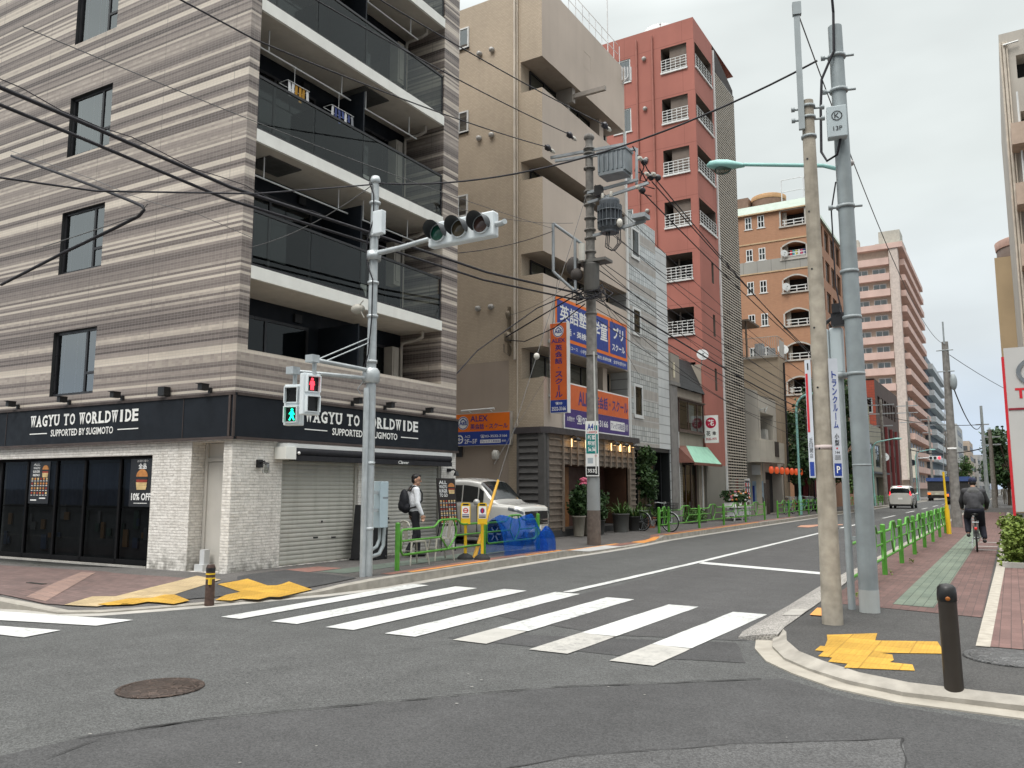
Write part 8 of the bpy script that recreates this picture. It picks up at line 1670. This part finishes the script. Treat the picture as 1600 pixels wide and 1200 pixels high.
b = MB(); b.ell((0, 0, .95), .135, .165, .11, 16, 8); F_.chain(b, [hipL, kL, (.10, .085, .12)], [.095, .072, .06]); F_.chain(b, [hipR, kR, (-.15, -.085, .15)], [.095, .072, .06]); remesh('trousers', F_.T(b), TROU, man.o, .012, 2)
for (x, y, z), p in ((aL, 0), (aR, .5)): b = MB(); b.capsule((x - .03, y, z - .045), (x + .15, y, z - .055 - .06 * p), .048, .036, 12); part('shoe', F_.T(b), BLACK, man.o)
bag = thing('backpack', (-11.2, 13.9, 1.05), 'black backpack worn by the man in the white shirt', 'backpack')
b = MB(); b.ell((-.235, 0, 1.20), .10, .155, .25, 18, 12); b.ell((-.20, 0, 1.06), .11, .16, .13, 16, 8); b.ell((-.30, 0, 1.10), .06, .12, .12, 14, 8); remesh('bag_body', F_.T(b), mat('backpack_black', (.014, .015, .02), .75, var=.2, vs=9), bag, .014, 2)
for k in (-1, 1): b = MB(); b.tube([(-.15, .09 * k, 1.40), (-.05, .115 * k, 1.515), (.06, .12 * k, 1.47), (.135, .125 * k, 1.35), (.12, .15 * k, 1.2), (.0, .19 * k, 1.08), (-.14, .13 * k, 1.04)], .020, 8); part('strap', F_.T(b), BLACK, bag)
# cyclist seen from behind
cy = Fig((CYX, CYY, .108), math.pi / 2 + R(2), 'cyclist in dark hooded jacket and navy cap riding away on the right pavement'); F_ = cy
hipL, hipR = (-.27, .10, .98), (-.27, -.10, .98); kL, kR = (.12, .16, .80), (.02, -.13, .60); aL, aR = (-.12, .16, .42), (-.14, -.17, .29)
sL, sR = (-.10, .185, 1.41), (-.10, -.185, 1.41); eL, eR = (-.02, .265, 1.18), (-.02, -.275, 1.18); wL, wR = (.16, .26, 1.03), (.16, -.26, 1.03)
b = MB(); F_.chain(b, [hipL, kL, aL], [.085, .058, .04]); F_.chain(b, [hipR, kR, aR], [.085, .058, .04]); F_.chain(b, [(-.27, 0, 1.0), (-.22, 0, 1.2), (-.12, 0, 1.38)], [.14, .13, .13]); F_.chain(b, [(-.11, 0, 1.42), (-.06, 0, 1.54)], [.06, .055]); F_.chain(b, [sL, eL, wL], [.055, .042, .03]); F_.chain(b, [sR, eR, wR], [.055, .042, .03]); F_.chain(b, [sL, sR], [.05, .05])
F_.hand(b, wL, (.6, -.1, -.5), 1, .8); F_.hand(b, wR, (.6, .1, -.5), 1, .8); hf, hr = F_.head(b, (-.02, 0, 1.625), 0, R(4)); remesh('body', F_.T(b), SKIN2, cy.o, .009, 2)
b = MB(); b.ell(hf(-.035, 0, .0), .075, .082, .075, 14, 8, 0, hr); remesh('hair', F_.T(b), HAIR, cy.o, .01, 1)
b = MB(); b.ell(hf(-.010, 0, .055), .108, .092, .085, 18, 10, 0, hr); b.ell(hf(.10, 0, .04), .07, .075, .014, 14, 6, 0, hr); remesh('cap', F_.T(b), mat('cap_navy', (.018, .022, .05), .8), cy.o, .01, 1)
JK = mat('jacket_charcoal', (.040, .040, .044), .85, var=.25, vs=7)
b = MB(); b.ell((-.26, 0, 1.02), .155, .205, .13, 18, 8); F_.chain(b, [(-.26, 0, 1.05), (-.21, 0, 1.22), (-.12, 0, 1.36)], [.17, .165, .15]); b.ell((-.20, .12, 1.22), .14, .11, .2); b.ell((-.20, -.12, 1.22), .14, .11, .2); F_.chain(b, [sL, (-.11, 0, 1.40), sR], [.09, .12, .09]); F_.chain(b, [sL, eL, wL], [.080, .064, .046]); F_.chain(b, [sR, eR, wR], [.080, .064, .046]); remesh('jacket', F_.T(b), JK, cy.o, .012, 2)
b = MB(); b.ell((-.19, 0, 1.40), .085, .15, .10, 16, 8); b.ell((-.13, 0, 1.48), .09, .12, .05, 16, 8); remesh('hood', F_.T(b), mat('hood_grey', (.085, .085, .085), .9, var=.2, vs=9), cy.o, .012, 2)
b = MB(); b.ell((-.27, 0, .97), .16, .19, .11, 16, 8); F_.chain(b, [hipL, kL, (-.10, .16, .46)], [.115, .088, .065]); F_.chain(b, [hipR, kR, (-.13, -.17, .33)], [.115, .088, .065]); remesh('trousers', F_.T(b), mat('trousers_navy', (.012, .013, .022), .85, var=.2), cy.o, .012, 2)
for (x, y, z) in (aL, aR): b = MB(); b.capsule((x - .05, y, z - .05), (x + .14, y, z - .06), .045, .036, 12); part('shoe', F_.T(b), mat('shoe_dark', (.03, .03, .03), .6), cy.o)
# a few tiny passers-by far down the right pavement
for i, (x, y) in enumerate(((-.55, 88), (-.2, 92))):
    f = Fig((x, y, .11), R(90), ('far pedestrian in pale clothes at the end of the right pavement', 'second far pedestrian in pale clothes standing just beyond the first')[i]); b = MB(); f.chain(b, [(0, .08, .9), (.05, .08, .5), (.02, .08, .08)], [.09, .06, .05]); f.chain(b, [(0, -.08, .9), (-.02, -.08, .5), (-.1, -.08, .1)], [.09, .06, .05]); f.chain(b, [(0, 0, .95), (0, 0, 1.35)], [.15, .16]); f.chain(b, [(0, .2, 1.4), (0, .26, 1.1), (.1, .24, .9)], [.06, .05, .04]); f.chain(b, [(0, -.2, 1.4), (0, -.26, 1.1), (.05, -.24, .9)], [.06, .05, .04]); f.chain(b, [(0, 0, 1.4), (0, 0, 1.52)], [.07, .06]); b.ell((.02, 0, 1.63), .1, .08, .12); remesh('body', f.T(b), mat('pale_clothes', (.42, .40, .36), .9), f.o, .02, 1)
# ================================================================ pavement furniture
def chair(P, ang, lab):
    o = thing('metal_chair', P, lab, 'chair', 'metal chairs by the guard fence'); M_ = Matrix.Translation(P) @ Matrix.Rotation(ang, 4, 'Z'); CM = mat('chair_cream_metal', (.40, .385, .33), .4, .2, var=.1, grime=.2)
    def T(mb): mb.v = [tuple(M_ @ Vector(p)) for p in mb.v]; return mb
    s = MB(); s.plate([(-.18, -.16), (.18, -.16), (.18, .16), (.15, .18), (-.15, .18), (-.18, .16)], (0, 0, .44), (1, 0, 0), (0, 1, 0), .02); part('seat', T(s), CM, o, bevel=.006)
    for x, y in ((-1, -1), (1, -1), (1, 1), (-1, 1)): s = MB(); s.tube([(x * .16, y * .15, .44), (x * .185, y * .175, .3), (x * .225, y * .215, 0)], [.022, .018, .014], 8); part('leg', T(s), CM, o)
    s = MB(); s.tube([(-.17, -.16, .45), (-.175, -.20, .72), (-.14, -.225, .82), (0, -.235, .85), (.14, -.225, .82), (.175, -.20, .72), (.17, -.16, .45)], .012, 8); part('back_frame', T(s), CM, o)
    s = MB(); s.plate([(-.06, 0), (.06, 0), (.085, .38), (-.085, .38)], (0, -.165, .45), (1, 0, 0), (0, -.16, 1), .006); part('back_splat', T(s), CM, o)
    s = MB(); s.tube([(-.19, -.18, .26), (.19, .18, .26)], .006, 6); s.tube([(.19, -.18, .26), (-.19, .18, .26)], .006, 6); part('cross_brace', T(s), CM, o)
chair((-10.0, 12.75, .13), R(-20), 'cream metal chair nearest the signal pole, seen behind the green fence'); chair((-10.1, 13.75, .13), R(150), 'cream metal chair with its back to the road beside the yellow sign posts')
def yellow_post(P, lab, red, face):
    o = thing('yellow_sign_post', P, lab, 'sign post', 'yellow sign posts at the kerb'); x, y, z = P
    s = MB(); s.lathe((x, y, z), [(.17, 0), (.17, .03), (.13, .08), (.06, .11), (.05, .12)], 18); part('base', s, RUBBER, o)
    s = MB(); s.tube([(x, y, z + .1), (x, y, z + .68), (x, y, z + .74)], [.032, .032, .05], 12); part('post', s, YELLOW, o)
    u = Vector((math.cos(face + math.pi / 2), math.sin(face + math.pi / 2), 0)); n = Vector((math.cos(face), math.sin(face), 0)); s = MB(); org = Vector((x, y, z + .72)) - u * .10 - n * .03
    s.plate([(0, 0), (.2, 0), (.2, .40), (.18, .44), (.02, .44), (0, .40)], org, u, (0, 0, 1), .06); part('sign_case', s, YELLOW, o, bevel=.008)
    bd = Board(org + n * .0605, u, (0, 0, 1)); s = MB(); bd.rect(s, .02, .18, .12, .37, 0); bd.rect(s, .04, .16, .385, .42, 1); 
    if red: bd.ring(s, .1, .28, .035, .055, 2); bd.rect(s, .065, .135, .272, .288, 2, .005)
    else: bd.disc(s, .1, .28, .045, .055, 3, .004); bd.rect(s, .085, .115, .24, .33, 2, .006)
    bd.rect(s, .03, .17, .135, .165, 1, .004); bd.rect(s, .03, .17, .18, .2, 3, .004); part('sticker', s, [WHITES, BLACK, REDP, PURPLES], o)
AF = math.atan2(-14.3, 9.7)
yellow_post((-9.80, 14.22, .14), 'yellow sign post with red no-entry sticker, left of the pair', True, AF); yellow_post((-9.42, 14.28, .14), 'yellow sign post with purple sticker, right of the pair', False, AF)
o = thing('stay_guard', (-9.85, 14.62, .13), 'slanting yellow guard tube on the stay wire behind the yellow sign posts', 'stay guard')
dv = Vector((-9.87, 20.45, 10.2)) - Vector((-9.85, 14.62, .12)); q0 = Vector((-9.85, 14.62, .12)); s = MB(); s.tube([q0, q0 + dv * .165], [.045, .028], 12); part('tube', s, mat('guard_orange_yellow', (.72, .40, .05), .5), o)
s = MB(); s.tube([q0 + dv * .16, q0 + dv], .008, 6); part('stay_wire', s, WIREG, o); s = MB(); s.ell(q0 + dv * .47, .075, .075, .085); part('insulator_ball', s, PORW, o)
# blue bird net heaped over the second fence panel
def m_net():
    t = NT('blue_net'); nt = t.t; nt.nodes.remove(t.b); out = [n for n in nt.nodes if n.type == 'OUTPUT_MATERIAL'][0]
    df = t.n('BsdfDiffuse', Color=(.016, .12, .52, 1)); tr = t.n('BsdfTransparent', Color=(.55, .68, .95, 1)); tl = t.n('BsdfTranslucent', Color=(.02, .15, .6, 1)); m1 = t.n('MixShader', i0=.3, i1=df.outputs[0], i2=tl.outputs[0])
    f = t.rng(t.noise(3, 4, t.n('Mapping', Vector=t.pos, Scale=(2, 2, .5)).outputs[0]), .3, .7, .14, .48); m2 = t.n('MixShader', i0=f, i1=tr.outputs[0], i2=m1.outputs[0]); nt.links.new(m2.outputs[0], out.inputs['Surface']); return t.m
s = MB(); nu, nv = 44, 30; vs = []
for i in range(nu + 1):
    t = i / nu; y = 15.15 + 1.95 * t; h = .80 + .05 * math.sin(t * 9) - .30 * max(0, t - .88) / .12
    for j in range(nv + 1):
        a = j / nv; nz = mnoise.noise((t * 5, a * 1.2, 3)); n2 = mnoise.noise((t * 16, a * 2.0, 8))
        if a < .5: k = a / .5; x = -9.42 - .30 * k ** 1.6; z = .16 + h * k ** .8
        else: k = (a - .5) / .5; x = -9.72 - .42 * k ** .8; z = .16 + h * (1 - k ** 1.5)
        vs.append((x + .06 * nz + .012 * n2, y + .05 * nz, max(.145, z + .012 * n2)))
s.add(vs, [(i * (nv + 1) + j, (i + 1) * (nv + 1) + j, (i + 1) * (nv + 1) + j + 1, i * (nv + 1) + j + 1) for i in range(nu) for j in range(nv)], 0, True)
net = solo('bird_net', s, m_net(), 'blue mesh net heaped over the green guard fence by the minivan', 'net', None, (-9.6, 16, .13))
s = MB(); vs = []
for i in range(25):
    for j in range(13): a = 2 * math.pi * i / 24; b_ = math.pi / 2 * j / 12; r = .26 * (1 + .25 * mnoise.noise((math.cos(a) * 1.5, math.sin(a) * 1.5, b_))); vs.append((-9.50 + r * .8 * math.cos(a) * math.cos(b_), 17.15 + r * 1.2 * math.sin(a) * math.cos(b_), .145 + .52 * math.sin(b_) * (1 + .1 * math.sin(a * 3))))
s.add(vs, [(i * 13 + j, (i + 1) * 13 + j, (i + 1) * 13 + j + 1, i * 13 + j + 1) for i in range(24) for j in range(12)], 0, True); part('net_heap', s, m_net(), net)
o = thing('menu_board', (-11.45, 15.8, .13), 'tall black burger menu board standing against the white pillar', 'menu board')
s = MB(); bu = Vector((.12, .99, 0)).normalized(); bv = Vector((-.10, 0, 1)).normalized(); org = Vector((-11.36, 15.42, .72)); s.plate([(0, 0), (.62, 0), (.62, 1.12), (0, 1.12)], org, bu, bv, .025); part('board', s, mat('board_brown_black', (.018, .013, .011), .5), o)
s = MB(); bd = Board(org + bu.cross(bv) * .027, bu, bv); 
for j, tx in enumerate(('ALL', 'WAGYU', 'BURGER', 'TO GO')): bd.text(s, tx, .05, .32, .98 - j * .1, 1.06 - j * .1, 5, .004, .02)
burger(bd, s, .47, .88, .22); grid_menu(bd, s, .03, .59, .05, .62, 6, 6); part('menu_print', s, PM, o)
s = MB(); s.tube([(-11.36, 15.5, .13), (-11.37, 15.5, .73)], .015, 6); s.tube([(-11.3, 15.98, .13), (-11.31, 15.98, .73)], .015, 6); s.tube([(-11.7, 15.72, .13), (-11.45, 15.72, 1.4)], .012, 6); part('stand_leg', s, BLACK, o)
s = MB(); s.box(-11.65, -11.22, 12.98, 13.42, .13, .95); s.box(-11.67, -11.20, 12.96, 13.44, .95, 1.0); s.box(-11.6, -11.27, 13.0, 13.4, 1.0, 1.03); o = solo('wheeled_bin', s, mat('bin_black', (.012, .012, .014), .5, var=.15), 'tall black bin beside the man in front of the shutter', 'bin', None, (-11.4, 13.2, .13), bevel=.015)
s = MB(); s.tube([(-11.19, 13.0, .9), (-11.16, 13.0, .9), (-11.16, 13.4, .9), (-11.19, 13.4, .9)], .012, 6); part('bin_handle', s, BLACK, o)
for y in (13.05, 13.35): s = MB(); s.lathe((-11.25, y, .18), [(.05, -.02), (.05, .02)], 12, 0, (0, 1, 0)); part('wheel', s, RUBBER, o)
o = thing('folded_signboard', (-11.35, 12.98 - .45, .13), 'narrow black folded signboard standing behind the signal pole', 'signboard'); s = MB(); s.plate([(0, 0), (.42, 0), (.42, 1.1), (0, 1.1)], (-11.62, 12.75, .16), (.9, .35, 0), (0, .1, 1), .04); part('panel', s, BLACK, o); s = MB()
for k in (0, .38): s.box(-11.62 + k * .9 - .02, -11.62 + k * .9 + .03, 12.72 + k * .36, 12.80 + k * .36, .13, .18)
part('foot', s, BLACK, o)
# bollards, manholes
o = thing('bollard', (-.47, 7.22, .06), 'dark brown steel bollard with an orange reflector near the camera', 'bollard')
s = MB(); tx, ty = -.008, -.005; s.tube([(-.47, 7.22, .05), (-.47 + tx, 7.22 + ty, .80)], [.068, .065], 24); part('shaft', s, mat('bollard_bronze', (.040, .033, .027), .4, .3, var=.15), o)
s = MB(); s.lathe((-.47 + tx, 7.22 + ty, .80), [(.065, -.06), (.070, -.055), (.070, .0), (.064, .045), (.045, .065), (0, .075)], 24); part('cap', s, mat('bollard_cap_black', (.018, .018, .018), .4, .1), o)
ac = math.atan2(-7.22, .1); s = MB(); s.lathe((-.47 + tx + .064 * math.cos(ac + .12), 7.22 + ty + .064 * math.sin(ac + .12), .765), [(.017, 0), (.017, .008), (.012, .012), (0, .012)], 16, 0, (math.cos(ac + .25), math.sin(ac + .25), 0)); part('reflector', s, mat('reflector_orange', (.30, .10, .02), .25), o)
s = MB(); s.lathe((-.47, 7.22, .05), [(.12, 0), (.11, .012), (.07, .018)], 20); part('base_mortar', s, CONC, o)
bz = zl(-9.51, 7.62); o = thing('bollard', (-9.51, 7.62, bz), 'worn dark brown bollard with yellow bands on the left corner', 'bollard')
s = MB(); s.tube([(-9.51, 7.62, bz - .02), (-9.51, 7.62, bz + .50), (-9.51, 7.62, bz + .535)], [.064, .060, .045], 18); part('shaft', s, mat('bollard_rust', (.075, .045, .035), .6, .2, var=.45, vs=14), o)
s = MB(); s.tube([(-9.51, 7.62, bz + .34), (-9.51, 7.62, bz + .36)], .0635, 18, caps=False); s.tube([(-9.51, 7.62, bz + .40), (-9.51, 7.62, bz + .42)], .0633, 18, caps=False); part('yellow_band', s, YELLOW, o)
s = MB(); s.box(-9.475, -9.44, 7.555, 7.59, bz + .27, bz + .36); part('reflector', s, YELLOW, o)
s = MB(); s.tube([(-9.51, 7.62, bz + .44), (-9.51, 7.62, bz + .49)], .0637, 18, caps=False); part('black_band', s, BLACK, o)
def m_iron(name, col, sc):
    t = NT(name); v = t.n('TexVoronoi', Vector=t.pos, Scale=sc, _feature='DISTANCE_TO_EDGE').outputs['Distance']; h = t.rng(v, .03, .16, 1, 0)
    c = t.mix(t.math('MULTIPLY', h, t.rng(t.noise(9, 3), .4, .65, 0, .8)), tuple(col), tuple(k * 2.6 for k in col)); t.bump(h, .9, .01); return t.fin(c, .55, .3, .4)
s = MB(); s.lathe((-5.96, 4.34, .0), [(.335, .004), (.335, .012), (.30, .014), (.298, .008), (.29, .008), (.288, .014), (0, .016)], 40); solo('manhole_cover', s, m_iron('rusty_iron', (.045, .032, .026), 14), 'rusty round manhole cover in the road at the lower left', 'manhole cover', None, (-5.96, 4.34, 0))
s = MB(); s.lathe((-.08, 8.68, .103), [(.40, .0), (.40, .012), (.365, .014), (.363, .008), (.355, .008), (.353, .014), (0, .016)], 40); solo('manhole_cover', s, m_iron('grey_iron', (.085, .085, .085), 20), 'grey patterned manhole cover on the right pavement', 'manhole cover', None, (.03, 8.62, .1))
z_ = zl(-12.95, 7.2); s = MB(); s.box(-13.2, -12.75, 7.12, 7.2, z_ + .008, z_ + .02); solo('drain_grate', s, mat('iron_dark', (.03, .028, .026), .6, .3), 'small dark slot drain in the brown left pavement', 'drain', None, (-12.95, 7.2, z_))

# ================================================================ plants and shop goods
def pot(P, r0, r1, h, m, lab, kind, n=1, grp='potted plants along the shop fronts'):
    x, y, z = P; o = thing('potted_plant', P, lab, 'potted plant', grp); s = MB(); s.lathe(P, [(r0, 0), (r1, h * .92), (r1 + .02, h * .93), (r1 + .02, h), (r1 - .02, h), (r1 - .02, h - .04), (0, h - .05)], 20); part('pot', s, m, o)
    s = MB(); rr = random.Random(int(x * 100 + y * 10))
    if kind == 'strap': blades(s, (x, y, z + h - .05), 70, .72, r1 * .8, 0, rr)
    elif kind == 'bush':
        leaves(s, [(x + rr.uniform(-.16, .16), y + rr.uniform(-.2, .2), z + h + rr.uniform(.1, .75), .24, .26, .26) for _ in range(8)], 1500, .12, 0, .8, rr)
        for i in range(5): s.tube([(x, y, z + h - .05), (x + rr.uniform(-.15, .15), y + rr.uniform(-.15, .15), z + h + .6)], .012, 5, 1)
    else: leaves(s, [(x, y, z + h + .12, r1 * 1.1, r1 * 1.1, .2)], 500, .07, 0, .6, rr)
    part('foliage', s, [LEAF_A if kind != 'bush' else LEAF_B, BARK], o); return o
PG = mat('pot_grey_beige', (.26, .24, .20), .8, var=.15, bump=.2, grime=.3); PD = mat('pot_dark', (.045, .045, .043), .7)
o = pot((-11.45, 22.75, .14), .15, .20, .62, PG, 'tall tapered grey pot with a leafy bush and a pink flower, nearest the louvres', 'bush')
s = MB(); rr = random.Random(2)
for i in range(26): a = rr.uniform(0, 6.28); s.ell((-11.35 + .12 * math.cos(a) * rr.random(), 22.95 + .14 * math.sin(a) * rr.random(), 1.78 + rr.uniform(-.1, .12)), .06, .06, .045, 8, 5)
part('pink_flower', s, mat('petal_pink', (.62, .13, .22), .6, var=.15), o)
pot((-11.4, 23.35, .14), .15, .2, .62, PG, 'second tall tapered grey pot with a leafy bush beside the lattice front', 'bush')
pot((-11.5, 24.2, .14), .2, .24, .45, PD, 'dark pot with a dense bush close to the utility pole', 'bush')
pot((-11.3, 25.6, .14), .24, .28, .62, mat('pot_charcoal', (.10, .10, .095), .8, var=.1), 'big square-shouldered charcoal pot of arching strap leaves right of the utility pole', 'strap'); pot((-11.25, 26.6, .14), .16, .22, .5, PD, 'black pot of arching strap leaves, second right of the utility pole', 'strap'); pot((-11.3, 27.5, .14), .16, .2, .4, PD, 'black pot of arching strap leaves at the end of the lattice front', 'strap')
pot((-11.6, 28.9, .14), .2, .24, .4, TERRA, 'pot of broad leaves at the dark glass entrance', 'strap'); pot((-11.7, 30.6, .14), .2, .24, .35, PD, 'low pot of leaves behind the parked bicycle', 'low')
o = thing('shrub', (-11.8, 28.9, .14), 'slender shrub climbing the dark glass entrance of the glass-block house', 'shrub'); s = MB(); s.tube([(-11.8, 28.9, .1), (-11.75, 29.0, 1.5), (-11.8, 29.1, 3.0)], [.05, .04, .02], 6); part('stem', s, BARK, o)
s = MB(); leaves(s, [(-11.7 + .1 * math.sin(i), 28.9 + .25 * math.cos(i * 2.1), 1.5 + .2 * i, .3, .38, .3) for i in range(8)], 1700, .14, 0, .7, random.Random(6)); part('foliage', s, LEAF_B, o)
o = thing('shrub', (-11.2, 30, .14), 'low clipped green shrub behind the left guard fence by the shop door', 'shrub'); s = MB(); leaves(s, [(-11.5, 33.2 + .4 * i, .45, .3, .35, .3) for i in range(4)], 1500, .08, 0, .5, random.Random(16)); part('foliage', s, LEAF_A, o); s = MB(); s.box(-11.75, -11.3, 32.9, 34.7, .13, .3); part('planter', s, PD, o)
# flower stand in front of the red tower
o = thing('flower_stand', (-11.0, 38, .13), 'tiered flower stand with potted flowers in front of the red tower', 'flower stand'); s = MB(); s.box(-11.4, -10.7, 36.9, 39.6, .72, .78)
for y in (37.0, 38.2, 39.5): s.box(-11.3, -11.25, y, y + .05, .13, .72); s.box(-10.8, -10.75, y, y + .05, .13, .72)
s.box(-11.35, -10.75, 36.95, 39.55, .35, .39); part('shelf', s, ALU, o)
for i in range(6): s = MB(); y = 37.1 + i * .45; s.box(-11.25, -10.8, y, y + .36, .785, .95); part('crate', s, mat('crate_brown', (.10, .06, .05), .7) if i % 2 else WHITES, o)
s = MB(); leaves(s, [(-11.0 + rr.uniform(-.15, .15), 37.0 + i * .3, 1.15 + rr.uniform(-.05, .2), .22, .26, .22) for i in range(9)], 1500, .1, 0, .6, random.Random(31)); part('foliage', s, LEAF_B, o)
for nm, c in (('petal_orange', (.65, .25, .08)), ('petal_rose', (.5, .14, .2)), ('petal_white', (.6, .58, .56))):
    s = MB()
    for i in range(16): s.ell((-10.95 + rr.uniform(-.25, .25), rr.uniform(36.9, 39.5), rr.uniform(1.05, 1.45)), .055, .055, .045, 7, 5)
    part('flowers', s, mat(nm, c, .6), o)
for i in range(4): s = MB(); s.box(-11.1, -10.75, 37.05 + i * .62, 37.5 + i * .62, .4, .66); part('box', s, mat('polystyrene', (.5, .52, .52), .7), o)
o = thing('vending_machine', (-12.3, 43.2, .13), 'white drinks vending machine with a red stripe under the louvres', 'vending machine'); s = MB(); s.box(-12.70, -11.97, 43.2, 44.25, .2, 2.12); part('cabinet', s, mat('machine_white', (.62, .62, .62), .4, var=.05), o, bevel=.02)
s = MB(); s.quad((-11.965, 43.3, 1.0), (-11.965, 44.15, 1.0), (-11.965, 44.15, 2.0), (-11.965, 43.3, 2.0)); part('display_window', s, mat('display_dark', (.10, .10, .12), .1), o)
for j in range(3):
    s = MB()
    for i in range(6): s.cyl((-11.955, 43.38 + i * .14, 1.1 + j * .3), (-11.955, 43.38 + i * .14, 1.28 + j * .3), .04, None, 8, i % 3)
    part('sample_drinks', s, [REDP, WHITES, TEALS], o)
s = MB(); s.quad((-12.45, 43.196, .25), (-12.3, 43.196, .25), (-12.3, 43.196, 2.1), (-12.45, 43.196, 2.1)); bd = Board((-12.45, 43.194, .25), (1, 0, 0), (0, 0, 1)); part('red_stripe', s, REDP, o)
s = MB(); s.box(-11.98, -11.955, 43.35, 44.1, .35, .55); part('dispensing_slot', s, BLACK, o)
s = MB(); s.box(-12.7, -12.0, 43.25, 44.2, .13, .2); part('foot', s, BLACK, o)
for i, y in enumerate((55.2, 57.4)):
    o = thing('scooter', (-10.9, y, .13), ('dark scooter parked behind the fence by the lantern bar', 'second dark scooter parked by the bar terrace')[i], 'scooter'); s = MB(); s.ell((-10.9, y, .62), .16, .55, .2); s.ell((-10.9, y + .5, .7), .14, .14, .35); part('body', s, mat('scooter_navy', (.02, .025, .05), .3), o)
    for k in (-.5, .6): s = MB(); s.lathe((-10.95, y + k, .37), [(.22, 0), (.24, .04), (.22, .1)], 16, 0, (1, 0, 0)); part('wheel', s, RUBBER, o)
    s = MB(); s.tube([(-11.2, y + .5, 1.05), (-10.9, y + .55, 1.0), (-10.6, y + .5, 1.05)], .02, 6); part('handlebar', s, ALU, o)
